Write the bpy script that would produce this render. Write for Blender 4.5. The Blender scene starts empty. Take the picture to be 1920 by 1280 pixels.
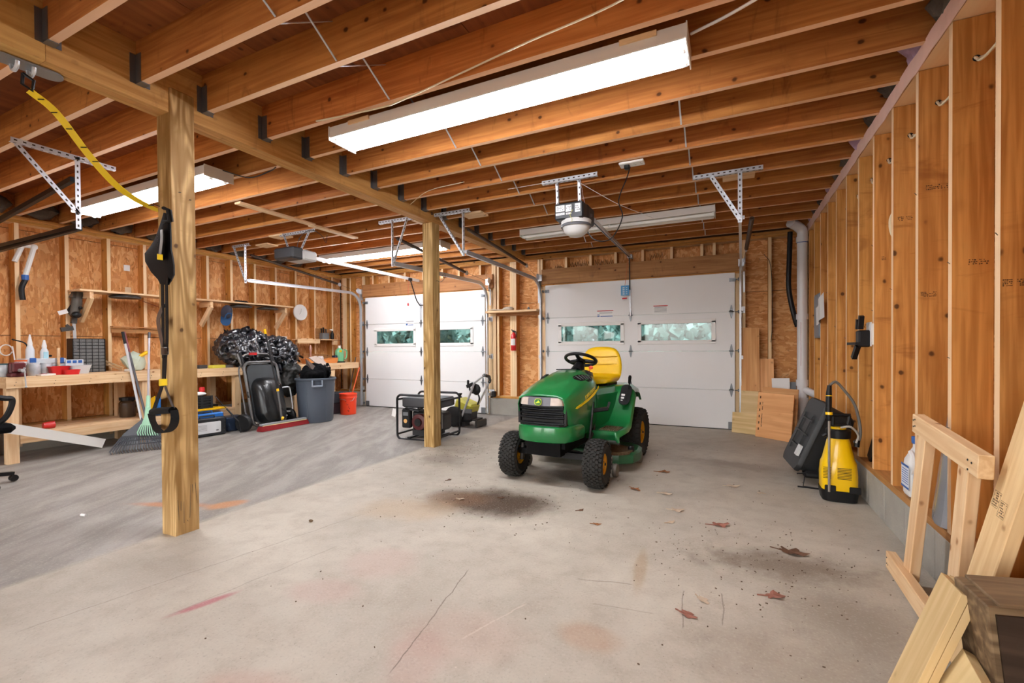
import bpy, bmesh, math, random
from mathutils import Matrix, Vector, Euler, noise
random.seed(7)
SC = bpy.context.scene
COL = SC.collection
PI = math.pi
# ---------------------------------------------------------------- camera, world, exposure
CAMP = dict(f=851.27, cx=960.0, cy=659.96, yaw=.4465, pitch=-.0103, roll=-.0064, h=1.1535)
def cam_axes():
    p = CAMP
    cy, sy = math.cos(p['yaw']), math.sin(p['yaw']); ct, st = math.cos(p['pitch']), math.sin(p['pitch'])
    cr, sr = math.cos(p['roll']), math.sin(p['roll'])
    right = Vector((cy, sy, 0)); fwd = Vector((-sy, cy, 0)); up = Vector((0, 0, 1))
    f2 = fwd * ct + up * st; u2 = -fwd * st + up * ct
    return right * cr + u2 * sr, -right * sr + u2 * cr, f2
_r, _u, _f = cam_axes()
cam = bpy.data.cameras.new('camera'); camo = bpy.data.objects.new('camera', cam); COL.objects.link(camo)
camo.matrix_world = Matrix(((_r.x, _u.x, -_f.x, 0), (_r.y, _u.y, -_f.y, 0), (_r.z, _u.z, -_f.z, CAMP['h']), (0, 0, 0, 1)))
cam.sensor_width = 36; cam.lens = CAMP['f'] / 1920 * 36; cam.shift_y = (CAMP['cy'] - 640) / 1920; cam.clip_start = .05
SC.camera = camo
def at(u, v, ax, val):
    'point of the place seen at photo pixel (u, v) on the plane ax = val'
    d = _f + _r * ((u - CAMP['cx']) / CAMP['f']) - _u * ((v - CAMP['cy']) / CAMP['f'])
    o = Vector((0, 0, CAMP['h'])); i = 'xyz'.index(ax)
    return o + d * ((val - o[i]) / d[i])
SC.view_settings.view_transform = 'Standard'; SC.view_settings.look = 'None'
SC.view_settings.gamma = 1; SC.view_settings.use_curve_mapping = False
SC.cycles.max_bounces = 9; SC.cycles.caustics_reflective = False; SC.cycles.caustics_refractive = False
SC.view_settings.exposure = 0.5
w = bpy.data.worlds.new('sky'); SC.world = w; w.use_nodes = True
nt = w.node_tree; bg = nt.nodes['Background']
sky = nt.nodes.new('ShaderNodeTexSky'); sky.sky_type = 'NISHITA'; sky.sun_disc = False; sky.sun_elevation = math.radians(48)
sky.sun_rotation = math.radians(200); sky.air_density = 1.0; sky.dust_density = 3.0; sky.ozone_density = 1.0
hs = nt.nodes.new('ShaderNodeHueSaturation'); hs.inputs['Saturation'].default_value = .35
nt.links.new(sky.outputs[0], hs.inputs['Color']); nt.links.new(hs.outputs[0], bg.inputs[0])
bg.inputs[1].default_value = SKYSTR = 0.75
TUBE = 64.0      # emission of the lit fluorescent tubes
# ---------------------------------------------------------------- materials
MATS = {}
def lin(c):
    if isinstance(c, str):
        c = c.lstrip('#'); c = [int(c[i:i+2], 16) / 255 for i in (0, 2, 4)]
    return tuple((x / 12.92 if x <= .04045 else ((x + .055) / 1.055) ** 2.4) for x in c) + (1,)
def mat(name, col, rough=.6, metal=0, bump=0, bscale=40, var=0, vscale=6, emit=0, alpha=1, trans=0, coat=0, spec=.5):
    if name in MATS: return MATS[name]
    m = bpy.data.materials.new(name); m.use_nodes = True; N = m.node_tree.nodes; L = m.node_tree.links
    b = N['Principled BSDF']; c = lin(col)
    b.inputs['Base Color'].default_value = c; b.inputs['Roughness'].default_value = rough; b.inputs['Metallic'].default_value = metal
    b.inputs['Specular IOR Level'].default_value = spec
    if coat: b.inputs['Coat Weight'].default_value = coat; b.inputs['Coat Roughness'].default_value = .08
    if trans: b.inputs['Transmission Weight'].default_value = trans
    if alpha < 1: b.inputs['Alpha'].default_value = alpha
    if emit: b.inputs['Emission Color'].default_value = c; b.inputs['Emission Strength'].default_value = emit
    if var or bump:
        t = N.new('ShaderNodeTexCoord'); n = N.new('ShaderNodeTexNoise'); n.inputs['Scale'].default_value = vscale; n.inputs['Detail'].default_value = 5
        L.new(t.outputs['Object'], n.inputs['Vector'])
        if var:
            mx = N.new('ShaderNodeMix'); mx.data_type = 'RGBA'
            mx.inputs[6].default_value = tuple(max(0, x * (1 - var)) for x in c[:3]) + (1,)
            mx.inputs[7].default_value = tuple(min(1, x * (1 + var)) for x in c[:3]) + (1,)
            L.new(n.outputs[0], mx.inputs[0]); L.new(mx.outputs[2], b.inputs['Base Color'])
        if bump:
            n2 = N.new('ShaderNodeTexNoise'); n2.inputs['Scale'].default_value = bscale; n2.inputs['Detail'].default_value = 4
            L.new(t.outputs['Object'], n2.inputs['Vector'])
            bp = N.new('ShaderNodeBump'); bp.inputs['Strength'].default_value = bump; bp.inputs['Distance'].default_value = .01
            L.new(n2.outputs[0], bp.inputs['Height']); L.new(bp.outputs[0], b.inputs['Normal'])
    MATS[name] = m; return m
class G:
    'small helper to write node graphs'
    def __init__(s, name):
        s.m = bpy.data.materials.new(name); s.m.use_nodes = True; s.N = s.m.node_tree.nodes; s.L = s.m.node_tree.links
        s.b = s.N['Principled BSDF']; MATS[name] = s.m
    def n(s, t, **k):
        x = s.N.new(t)
        for a, v in k.items(): setattr(x, a, v)
        return x
    def set(s, sock, v):
        if hasattr(v, 'links') or isinstance(v, bpy.types.NodeSocket): s.L.new(v, sock)
        else: sock.default_value = v
    def math(s, op, a, b=0, c=None, clamp=False):
        x = s.n('ShaderNodeMath', operation=op, use_clamp=clamp); s.set(x.inputs[0], a); s.set(x.inputs[1], b)
        if c is not None: s.set(x.inputs[2], c)
        return x.outputs[0]
    def vmath(s, op, a, b=None):
        x = s.n('ShaderNodeVectorMath', operation=op); s.set(x.inputs[0], a)
        if b is not None: s.set(x.inputs[1], b)
        return x.outputs[0]
    def mul(s, v, sc): return s.vmath('MULTIPLY', v, sc)
    def rot(s, v, e):
        x = s.n('ShaderNodeMapping'); s.set(x.inputs[0], v); x.inputs['Rotation'].default_value = e; return x.outputs[0]
    def noise(s, v, sc, det=4, dist=0, rough=.5, col=False):
        x = s.n('ShaderNodeTexNoise'); s.set(x.inputs['Vector'], v); x.inputs['Scale'].default_value = sc; x.inputs['Detail'].default_value = det
        x.inputs['Distortion'].default_value = dist; x.inputs['Roughness'].default_value = rough
        return x.outputs[1 if col else 0]
    def voro(s, v, sc, feat='F1', out='Distance', rnd=1):
        x = s.n('ShaderNodeTexVoronoi', feature=feat); s.set(x.inputs['Vector'], v); x.inputs['Scale'].default_value = sc
        x.inputs['Randomness'].default_value = rnd
        return x.outputs[out]
    def ramp(s, f, stops, interp='LINEAR'):
        x = s.n('ShaderNodeValToRGB'); s.set(x.inputs[0], f); x.color_ramp.interpolation = interp
        e = x.color_ramp.elements
        while len(e) < len(stops): e.new(.5)
        for i, (p, c) in enumerate(stops):
            e[i].position = p; e[i].color = lin(c) if isinstance(c, (str, tuple)) else (c, c, c, 1)
        return x.outputs[0]
    def mix(s, f, a, b, mode='MIX'):
        x = s.n('ShaderNodeMix', data_type='RGBA', blend_type=mode); s.set(x.inputs[0], f)
        s.set(x.inputs[6], lin(a) if isinstance(a, str) else a); s.set(x.inputs[7], lin(b) if isinstance(b, str) else b)
        return x.outputs[2]
    def sm(s, v, a, b):
        x = s.n('ShaderNodeMapRange', interpolation_type='SMOOTHSTEP'); s.set(x.inputs[0], v)
        x.inputs[1].default_value = a; x.inputs[2].default_value = b; return x.outputs[0]
    def bump(s, h, st=.3, d=.01):
        x = s.n('ShaderNodeBump'); x.inputs['Strength'].default_value = st; x.inputs['Distance'].default_value = d
        s.set(x.inputs['Height'], h); s.L.new(x.outputs[0], s.b.inputs['Normal'])
    def rseed(s, v, k=40):
        oi = s.n('ShaderNodeObjectInfo'); cx = s.n('ShaderNodeCombineXYZ')
        for i in range(3): s.L.new(s.math('MULTIPLY', oi.outputs['Random'], k * (i + 1) * .7), cx.inputs[i])
        return s.vmath('ADD', v, cx.outputs[0]), oi.outputs['Random']
    def obj(s): return s.n('ShaderNodeTexCoord').outputs['Object']
    def out(s, col, rough=.6, metal=0, spec=None):
        s.set(s.b.inputs['Base Color'], col); s.set(s.b.inputs['Roughness'], rough); s.b.inputs['Metallic'].default_value = metal
        if spec is not None: s.b.inputs['Specular IOR Level'].default_value = spec
        return s.m
def wood(name, dark, light, knot='#3a1c08', ring=.35, knots=1.0, rough=.62, tint=.25, stain=None, gscale=1.0, edge=None, rs=(.55, 7), rm=16):
    'lumber: the grain runs along local X'
    g = G(name); v, rnd = g.rseed(g.obj())
    s = g.mul(v, (1.3 * gscale, 26 * gscale, 26 * gscale)); n1 = g.noise(s, 1.5, 5, .4)
    r = g.noise(g.mul(v, (rs[0] * gscale, rs[1] * gscale, rs[1] * gscale)), 1.0, 2, .3)
    rg = g.math('PINGPONG', g.math('MULTIPLY', r, rm), 1); rg = g.sm(rg, .1, .9)
    big = g.noise(v, 1.1, 2)
    c = g.mix(g.sm(n1, .3, .7), dark, light)
    c = g.mix(g.math('MULTIPLY', rg, ring), c, dark, 'MIX')
    c = g.mix(g.math('MULTIPLY', g.sm(big, .35, .7), .35), c, light)
    kd = g.voro(g.mul(g.vmath('ADD', v, g.mul(g.noise(v, 14, 2, col=True), (.02, .02, .02))), (.8, 1, 1)), 8.0); kn = g.sm(g.math('ADD', kd, g.math('MULTIPLY', n1, .05)), .16, .085)
    halo = g.sm(kd, .34, .12); c = g.mix(g.math('MULTIPLY', halo, .35 * knots), c, dark)
    c = g.mix(g.math('MULTIPLY', kn, knots * .85), c, knot)
    st = g.sm(g.noise(g.mul(v, (5, 1.6, 1.6)), 1.3, 4, .8, .7), .56, .74)
    if stain: c = g.mix(g.math('MULTIPLY', st, .6), c, stain)
    if edge:   # brighter light on undersides and stud fronts is put into a paler edge colour
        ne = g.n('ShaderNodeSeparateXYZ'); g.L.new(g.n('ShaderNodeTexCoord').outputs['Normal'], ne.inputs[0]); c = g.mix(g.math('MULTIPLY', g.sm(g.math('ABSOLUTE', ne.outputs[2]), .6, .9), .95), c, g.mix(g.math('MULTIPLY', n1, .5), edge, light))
    hv = g.n('ShaderNodeHueSaturation'); g.L.new(c, hv.inputs['Color'])
    g.L.new(g.math('MULTIPLY_ADD', rnd, tint, 1 - tint / 2), hv.inputs['Value'])
    g.L.new(g.math('MULTIPLY_ADD', g.math('FRACT', g.math('MULTIPLY', rnd, 7.3)), .008, .498), hv.inputs['Hue'])
    g.bump(g.math('SUBTRACT', n1, g.math('MULTIPLY', kn, .5)), .16, .004)
    return g.out(hv.outputs[0], rough, spec=.25)
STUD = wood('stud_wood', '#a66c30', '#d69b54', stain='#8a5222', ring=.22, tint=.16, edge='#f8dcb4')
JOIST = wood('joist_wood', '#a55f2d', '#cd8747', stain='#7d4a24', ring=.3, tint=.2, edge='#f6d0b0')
BEAMW = wood('beam_wood', '#b58246', '#d3a262', stain='#94683a', ring=.12, knots=.2, tint=.1)
POSTW = wood('post_wood', '#8a6433', '#d6b27c', stain='#9a7642', ring=.85, tint=.08, gscale=.9, rs=(.7, 4.5), rm=26)
PINE = wood('pine_wood', '#dcb083', '#f2d2a8', knot='#8a4f22', ring=.25, tint=.12)
HDRW = wood('header_wood', '#8c5c36', '#b07c4e', stain='#54402e', ring=.3, tint=.1)
PLYW = wood('plywood_face', '#c88a54', '#e6b07a', knot='#8a5024', ring=.5, gscale=.6, knots=.5)
PLYP = wood('pale_plywood', '#c9a873', '#e3c896', knot='#8a6436', ring=.3, gscale=.7, knots=.4)
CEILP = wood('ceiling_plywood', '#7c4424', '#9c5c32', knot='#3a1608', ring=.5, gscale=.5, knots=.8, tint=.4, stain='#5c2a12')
DARKW = wood('weathered_wood', '#57432f', '#8a7256', knot='#2a1c10', ring=.6, tint=.1)
def osb():
    g = G('osb'); v, rnd = g.rseed(g.obj())
    wv = g.vmath('ADD', v, g.mul(g.noise(v, 3, 2, col=True), (.06, .06, .06)))
    cols = []
    for i, (a, sx, sy) in enumerate(((.5, 16, 60), (-.7, 18, 66), (1.45, 17, 64), (.1, 15, 56))):
        cell = g.voro(g.mul(g.rot(wv, (0, 0, a)), (sx, sy, 12)), 1.0, out='Color'); cols.append(cell)
    sx = g.n('ShaderNodeSeparateColor'); g.L.new(cols[0], sx.inputs[0]); s1 = g.n('ShaderNodeSeparateColor'); g.L.new(cols[1], s1.inputs[0])
    s2 = g.n('ShaderNodeSeparateColor'); g.L.new(cols[2], s2.inputs[0]); s3 = g.n('ShaderNodeSeparateColor'); g.L.new(cols[3], s3.inputs[0])
    f = g.mix(g.sm(sx.outputs[1], .5, .55), sx.outputs[0], s1.outputs[0]); f = g.mix(g.sm(s2.outputs[1], .6, .65), f, s2.outputs[0]); f = g.mix(g.sm(s3.outputs[1], .7, .75), f, s3.outputs[0])
    c = g.ramp(f, [(0, '#bf7f48'), (.3, '#cf9056'), (.6, '#dc9f64'), (.88, '#e8b680'), (1, '#c6854e')])
    fine = g.noise(g.mul(v, (30, 30, 30)), 1.5, 3)
    c = g.mix(g.math('MULTIPLY', g.sm(fine, .55, .8), .4), c, '#a66a33')
    dk = g.sm(g.noise(g.mul(g.rot(v, (0, 0, .6)), (7, 26, 9)), 1.2, 3, .9), .64, .72)
    c = g.mix(g.math('MULTIPLY', dk, .5), c, '#7c4a20')
    g.bump(f, .25, .004); return g.out(c, .65, spec=.2)
OSB = osb()
METAL = mat('galvanized_steel', '#cdd0d4', .42, .6, var=.12, vscale=30)
DMETAL = mat('dark_steel', '#4a4744', .5, .7, var=.2, vscale=20)
BLACKM = mat('black_metal', '#131315', .4, .4)
ALU = mat('aluminium', '#d6d9dc', .35, .65)
BLACKP = mat('black_plastic', '#0f0f11', .45, bump=.05, bscale=120, spec=.35)
BLACKF = mat('black_fabric', '#08080a', .9, bump=.3, bscale=300, spec=.15)
WHITEP = mat('white_plastic', '#ecebe8', .4)
WHITEPAINT = mat('white_paint', '#eceae6', .45, var=.02)
YELLOWP = mat('yellow_plastic', '#f2bd06', .35)
REDP = mat('red_plastic', '#c31f22', .4)
# ---------------------------------------------------------------- mesh helpers
def rotm(rx=0, ry=0, rz=0): return Euler((rx, ry, rz)).to_matrix().to_4x4()
class B:
    def __init__(s): s.bm = bmesh.new(); s.mi = 0
    def _fin(s, fs):
        for f in fs: f.material_index = s.mi
    def box(s, c, d, M=None, bev=0, seg=1):
        r = bmesh.ops.create_cube(s.bm, size=1.0, matrix=Matrix.Diagonal((d[0], d[1], d[2], 1)))
        vs = r['verts']
        if bev:
            es = list({e for v in vs for e in v.link_edges})
            rr = bmesh.ops.bevel(s.bm, geom=es, offset=min(bev, min(d) * .45), segments=seg, affect='EDGES', profile=.5)
            vs = list({v for f in rr['faces'] for v in f.verts} | {v for v in vs if v.is_valid})
        X = Matrix.Translation(Vector(c)) @ (M if M is not None else Matrix())
        bmesh.ops.transform(s.bm, matrix=X, verts=vs)
        s._fin({f for v in vs for f in v.link_faces}); return s
    def bar(s, p0, p1, wdt, hgt, up=(0, 0, 1), bev=0):
        p0, p1 = Vector(p0), Vector(p1); d = p1 - p0; x = d.normalized(); u = Vector(up)
        y = u.cross(x)
        if y.length < 1e-4: y = Vector((0, 1, 0)).cross(x)
        y.normalize(); z = x.cross(y)
        return s.box((p0 + p1) / 2, (d.length, wdt, hgt), Matrix(((x.x, y.x, z.x, 0), (x.y, y.y, z.y, 0), (x.z, y.z, z.z, 0), (0, 0, 0, 1))), bev)
    def rings(s, R, cap=True, closed=False):
        V = [[s.bm.verts.new(p) for p in r] for r in R]; n = len(V[0]); fs = []
        rng = range(len(V) if closed else len(V) - 1)
        for i in rng:
            a, b = V[i], V[(i + 1) % len(V)]
            for j in range(n):
                k = (j + 1) % n
                try: fs.append(s.bm.faces.new((a[j], a[k], b[k], b[j])))
                except ValueError: pass
        if cap and not closed:
            for q in (list(reversed(V[0])), V[-1]):
                try: fs.append(s.bm.faces.new(q))
                except ValueError: pass
        s._fin(fs); return s
    def tube(s, pts, r, n=8, closed=False, cap=True, flat=None):
        P = [Vector(p) for p in pts]; R = []; prev = None
        for i, p in enumerate(P):
            if closed: t = P[(i + 1) % len(P)] - P[i - 1]
            else: t = P[min(i + 1, len(P) - 1)] - P[max(i - 1, 0)]
            t.normalize()
            if prev is None:
                a = Vector((0, 0, 1)) if abs(t.z) < .9 else Vector((1, 0, 0))
                u = t.cross(a).normalized()
            else:
                u = prev - t * prev.dot(t)
                if u.length < 1e-5: u = t.cross(Vector((0, 0, 1)))
                u.normalize()
            prev = u; v = t.cross(u); rr = r[i] if isinstance(r, (list, tuple)) else r
            R.append([p + (u * math.cos(a) * rr + v * math.sin(a) * rr * (flat or 1)) for a in [2 * PI * k / n for k in range(n)]])
        return s.rings(R, cap, closed)
    def lathe(s, prof, n=20, M=None, cap=True):
        M = M or Matrix(); R = []
        for (r, z) in prof: R.append([M @ Vector((max(r, 1e-4) * math.cos(2 * PI * k / n), max(r, 1e-4) * math.sin(2 * PI * k / n), z)) for k in range(n)])
        return s.rings(R, cap)
    def prism(s, poly, d, M=None):
        'polygon in XY extruded by d along +Z, then M'
        M = M or Matrix()
        a = [s.bm.verts.new(M @ Vector((x, y, 0))) for x, y in poly]; b = [s.bm.verts.new(M @ Vector((x, y, d))) for x, y in poly]
        n = len(a); fs = [s.bm.faces.new(list(reversed(a))), s.bm.faces.new(b)]
        for i in range(n): fs.append(s.bm.faces.new((a[i], a[(i + 1) % n], b[(i + 1) % n], b[i])))
        s._fin(fs); return s
    def sphere(s, c, r, sc=(1, 1, 1), n=12, M=None):
        X = Matrix.Translation(Vector(c)) @ (M or Matrix()) @ Matrix.Diagonal((r * sc[0], r * sc[1], r * sc[2], 1))
        q = bmesh.ops.create_uvsphere(s.bm, u_segments=n, v_segments=max(4, n // 2), radius=1, matrix=X)
        s._fin({f for v in q['verts'] for f in v.link_faces}); return s
    def quad(s, pts):
        s._fin([s.bm.faces.new([s.bm.verts.new(p) for p in pts])]); return s
    def done(s, name, m, parent=None, smooth=False, world=True, sub=0, ang=35):
        me = bpy.data.meshes.new(name)
        bmesh.ops.recalc_face_normals(s.bm, faces=s.bm.faces)
        if parent is not None and world: s.bm.transform(gmat(parent).inverted())
        s.bm.to_mesh(me); s.bm.free()
        for mm in (m if isinstance(m, (list, tuple)) else [m]): me.materials.append(mm)
        o = bpy.data.objects.new(name, me); COL.objects.link(o); o.parent = parent
        if smooth:
            me.shade_smooth(); me.set_sharp_from_angle(angle=math.radians(ang))
        if sub:
            md = o.modifiers.new('subsurf', 'SUBSURF'); md.levels = sub; md.render_levels = sub
        return o
def gmat(o):
    m = o.matrix_basis.copy()
    while o.parent: o = o.parent; m = o.matrix_basis @ m
    return m
def tag(o, label=None, cat=None, group=None, kind=None):
    if label: o['label'] = label
    if cat: o['category'] = cat
    if group: o['group'] = group
    if kind: o['kind'] = kind
    return o
def T(name, label, cat, loc=(0, 0, 0), rz=0, group=None):
    o = bpy.data.objects.new(name, None); COL.objects.link(o); o.location = loc; o.rotation_euler = (0, 0, rz); o.empty_display_size = .1
    return tag(o, label, cat, group)
def S(name, parent=None):
    o = bpy.data.objects.new(name, None); COL.objects.link(o); o.empty_display_size = .1; o.parent = parent; o['kind'] = 'structure'; return o
_bm_cache = {}
def board(name, p0, p1, wid, thk, m, parent, up=(0, 0, 1), world=True, bev=0):
    'lumber from p0 to p1; its width lies along UP, its thickness across; mesh shared between equal sizes, grain along local X'
    p0, p1 = Vector(p0), Vector(p1); d = p1 - p0; L = d.length; x = d / L; z = Vector(up); z = (z - x * z.dot(x)).normalized(); y = z.cross(x)
    key = (round(L, 4), round(wid, 4), round(thk, 4), m.name, bev)
    if key not in _bm_cache:
        b = B(); b.box((0, 0, 0), (L, thk, wid), bev=bev); me = bpy.data.meshes.new(name); b.bm.to_mesh(me); b.bm.free(); me.materials.append(m); _bm_cache[key] = me
    o = bpy.data.objects.new(name, _bm_cache[key]); COL.objects.link(o)
    c = (p0 + p1) / 2; M = Matrix(((x.x, y.x, z.x, c.x), (x.y, y.y, z.y, c.y), (x.z, y.z, z.z, c.z), (0, 0, 0, 1)))
    o.parent = parent
    if parent is not None and world: M = gmat(parent).inverted() @ M
    o.matrix_basis = M
    return o
def arc(c, r, a0, a1, n, ax='xz'):
    out = []
    for i in range(n + 1):
        a = a0 + (a1 - a0) * i / n; ca, sa = r * math.cos(a), r * math.sin(a); v = Vector(c)
        if ax == 'xz': v += Vector((ca, 0, sa))
        elif ax == 'yz': v += Vector((0, ca, sa))
        else: v += Vector((ca, sa, 0))
        out.append(v)
    return out
def rrect(wd, h, r, n=4):
    P = []
    for cx, cy, a in ((wd / 2 - r, h / 2 - r, 0), (-wd / 2 + r, h / 2 - r, PI / 2), (-wd / 2 + r, -h / 2 + r, PI), (wd / 2 - r, -h / 2 + r, 1.5 * PI)):
        for i in range(n + 1): P.append((cx + r * math.cos(a + i * PI / 2 / n), cy + r * math.sin(a + i * PI / 2 / n)))
    return P
def smoothpath(P, k=6):
    'Catmull-Rom through the points'
    P = [Vector(p) for p in P]; Q = [P[0] * 2 - P[1]] + P + [P[-1] * 2 - P[-2]]; out = []
    for i in range(1, len(Q) - 2):
        for j in range(k):
            t = j / k; a, b, c, d = Q[i-1], Q[i], Q[i+1], Q[i+2]
            out.append(.5 * ((2 * b) + (c - a) * t + (2 * a - 5 * b + 4 * c - d) * t * t + (3 * b - a - 3 * c + d) * t ** 3))
    out.append(P[-1]); return out
FRONTM = Matrix(((1, 0, 0, 0), (0, 0, -1, 0), (0, 1, 0, 0), (0, 0, 0, 1)))   # XY plane -> faces -Y, upright
def text(name, s, size, M, m, parent, world=True, ext=.0005, align='CENTER'):
    cu = bpy.data.curves.new(name, 'FONT'); cu.body = s; cu.size = size; cu.align_x = align; cu.align_y = 'CENTER'; cu.extrude = ext; cu.resolution_u = 2
    tmp = bpy.data.objects.new(name, cu); COL.objects.link(tmp)
    dg = bpy.context.evaluated_depsgraph_get(); me = bpy.data.meshes.new_from_object(tmp.evaluated_get(dg)); bpy.data.objects.remove(tmp); bpy.data.curves.remove(cu)
    me.name = name; me.materials.clear(); me.materials.append(m)
    o = bpy.data.objects.new(name, me); COL.objects.link(o); o.parent = parent
    o.matrix_basis = (gmat(parent).inverted() @ M) if (parent is not None and world) else M
    return o

def marks(name, M, wd, h, rows, m, parent, world=True, dense=.75, seed=1, frame=False):
    'illegible small print: rows of short ink dashes on the XY plane of M'
    rd = random.Random(seed); b = B(); rh = h / rows
    for r in range(rows):
        x = -wd / 2
        while x < wd / 2 - rh * .3:
            l = rh * rd.uniform(.25, .9)
            if rd.random() < dense: b.box(M @ Vector((x + l / 2, h / 2 - (r + .5) * rh + rh * rd.uniform(-.08, .08), .0004)), (l * .85, rh * rd.uniform(.35, .75), .0008), M.to_3x3().to_4x4())
            x += l + rh * .15
    if frame:
        for sx, sy, a, c in ((0, h / 2 + rh * .3, wd + rh, rh * .14), (0, -h / 2 - rh * .3, wd + rh, rh * .14), (wd / 2 + rh * .4, 0, rh * .14, h + rh * .6), (-wd / 2 - rh * .4, 0, rh * .14, h + rh * .6)): b.box(M @ Vector((sx, sy, .0004)), (a, c, .0008), M.to_3x3().to_4x4())
    return b.done(name, m, parent, world=world)
# ================================================================ setting
XR, XL, YB, YF = .905, -7.28, 6.97, -2.6     # stud faces of the right, left, back and front walls
ZJ, ZC, ZP = 2.69, 2.93, 2.60                # joist underside, plywood underside, top-plate underside
def floor_mat():
    g = G('concrete_floor'); v = g.obj(); c = None
    n1 = g.noise(v, .9, 6, .3, .6); n2 = g.noise(v, 7, 6, .2, .65); n3 = g.noise(v, 90, 2)
    col = g.mix(g.sm(n1, .3, .7), '#aca496', '#c6beaf'); col = g.mix(g.math('MULTIPLY', g.sm(n2, .4, .75), .35), col, '#958778')
    sp = g.n('ShaderNodeSeparateXYZ'); g.L.new(v, sp.inputs[0]); X, Y = sp.outputs[0], sp.outputs[1]
    # left slab: smoother, greyer, trowelled along Y
    left = g.sm(X, -3.15, -3.25); sw = g.noise(g.mul(g.rot(v, (0, 0, -.5)), (3, .7, 1)), 1.6, 5, .5, .6)
    lc = g.mix(g.sm(sw, .35, .68), '#827d76', '#9f9a93')
    near = g.math('MULTIPLY', left, 1.0); col = g.mix(near, col, lc)
    def blob(cx, cy, rx, ry, rot, color, st, soft=.55, ns=3.0, amp=.5):
        nonlocal col
        m = g.n('ShaderNodeMapping'); m.vector_type = 'TEXTURE'; g.L.new(v, m.inputs[0]); m.inputs['Location'].default_value = (cx, cy, 0); m.inputs['Rotation'].default_value = (0, 0, rot); m.inputs['Scale'].default_value = (rx, ry, 1)
        d = g.n('ShaderNodeVectorMath', operation='LENGTH'); g.L.new(g.mul(m.outputs[0], (1, 1, 0)), d.inputs[0])
        dd = g.math('ADD', d.outputs['Value'], g.math('MULTIPLY', g.math('SUBTRACT', g.noise(v, ns, 5, .3, .65), .5), amp * 2))
        k = g.math('MULTIPLY', g.sm(dd, 1.0 + soft * .3, 1.0 - soft), st); col = g.mix(k, col, color)
    blob(-1.62, 2.98, .56, .36, .25, '#4a3a2b', 1.0, .6, 3.5, .45); blob(-1.9, 2.95, .3, .2, .2, '#6e4d2e', .6)
    blob(-1.25, 3.95, .5, .35, 0, '#4a3a30', .8, .7); blob(-3.75, 1.95, .06, .36, -1.2, '#b9794a', .8, .6, 9, .25); blob(-3.38, 2.12, .09, .16, -.5, '#c08452', .8, .5, 9, .25)
    for a in ((-1.75, 1.55, .22, .12, .3, '#b58e86', .3), (-1.7, 1.9, .22, .2, 0, '#bd9a90', .3), (-.98, 1.55, .3, .2, .2, '#b99a8c', .3), (-1.05, 1.35, .12, .2, .4, '#b58a80', .3),
              (-2.15, 1.25, .03, .16, -.3, '#b06068', .75), (-1.5, 1.0, .2, .1, .4, '#b58a7c', .35), (-.5, 1.75, .14, .1, 0, '#ab8263', .4), (-.42, 2.42, .035, .26, .1, '#a08460', .5), (-2.1, 2.6, .4, .25, .3, '#b39a7c', .5)):
        blob(*a)
    blob(.25, 2.75, .5, .2, .15, '#665748', .75, .8, 6, .8); blob(.45, 2.35, .3, .3, 0, '#75675a', .55, .8, 7, .8); blob(.2, 1.9, .5, .3, 0, '#85786a', .45, .8, 5, .8)
    blob(.1, 4.9, .6, .18, -.1, '#8b7d70', .55, .8, 8, .8); blob(-2.7, 3.9, .35, .25, 0, '#6d6056', .5, .8, 8, .8); blob(-2.6, 5.6, .8, .3, .3, '#8b7d72', .55, .8, 6, .8); blob(-2.75, 4.4, .35, .3, .2, '#786857', .5, .8, 10, .9)
    def crack(x0, y0, x1, y1, wd, color, st):
        nonlocal col
        a = math.atan2(y1 - y0, x1 - x0); Lc = math.hypot(x1 - x0, y1 - y0)
        m = g.n('ShaderNodeMapping'); m.vector_type = 'TEXTURE'; m.inputs['Location'].default_value = ((x0 + x1) / 2, (y0 + y1) / 2, 0); m.inputs['Rotation'].default_value = (0, 0, a); g.L.new(wv, m.inputs[0])
        q = g.n('ShaderNodeSeparateXYZ'); g.L.new(m.outputs[0], q.inputs[0])
        k = g.math('MULTIPLY', g.sm(g.math('ABSOLUTE', q.outputs[1]), wd, wd * .3), g.sm(g.math('ABSOLUTE', q.outputs[0]), Lc / 2, Lc / 2 * .85)); col = g.mix(g.math('MULTIPLY', k, st), col, color)
    wv = g.vmath('ADD', v, g.mul(g.vmath('SUBTRACT', g.noise(v, 9, 3, col=True), (.5, .5, .5)), (.03, .03, .03)))
    def cpx(u0, v0, u1, v1, wd, color, st):
        a, b2 = at(u0, v0, 'z', 0), at(u1, v1, 'z', 0); crack(a.x, a.y, b2.x, b2.y, wd, color, st)
    cpx(725, 1270, 880, 1065, .004, '#6e6055', .8); cpx(860, 1200, 990, 1130, .006, '#c9bdae', .6); cpx(0, 1195, 690, 960, .005, '#8d8074', .6); cpx(300, 1160, 640, 1020, .006, '#8a7d70', .4)
    cpx(1080, 1085, 1190, 1095, .008, '#7c6f62', .5); cpx(1280, 1105, 1280, 1180, .004, '#71655a', .6); cpx(1355, 1110, 1355, 1175, .004, '#71655a', .6); cpx(1110, 1130, 1230, 1150, .006, '#84776a', .4)
    speck = g.sm(g.voro(v, 16, out='Distance'), .045, .02); col = g.mix(g.math('MULTIPLY', speck, .7), col, '#5a4a3c')
    grit = g.math('MULTIPLY', g.sm(g.voro(v, 55), .16, .05), g.sm(n2, .5, .62)); col = g.mix(g.math('MULTIPLY', grit, .5), col, '#6a5846')
    sp2 = g.sm(g.voro(g.vmath('ADD', v, (7.3, 2.1, 0)), 9), .02, .012); col = g.mix(sp2, col, '#e6ddd0')
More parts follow.
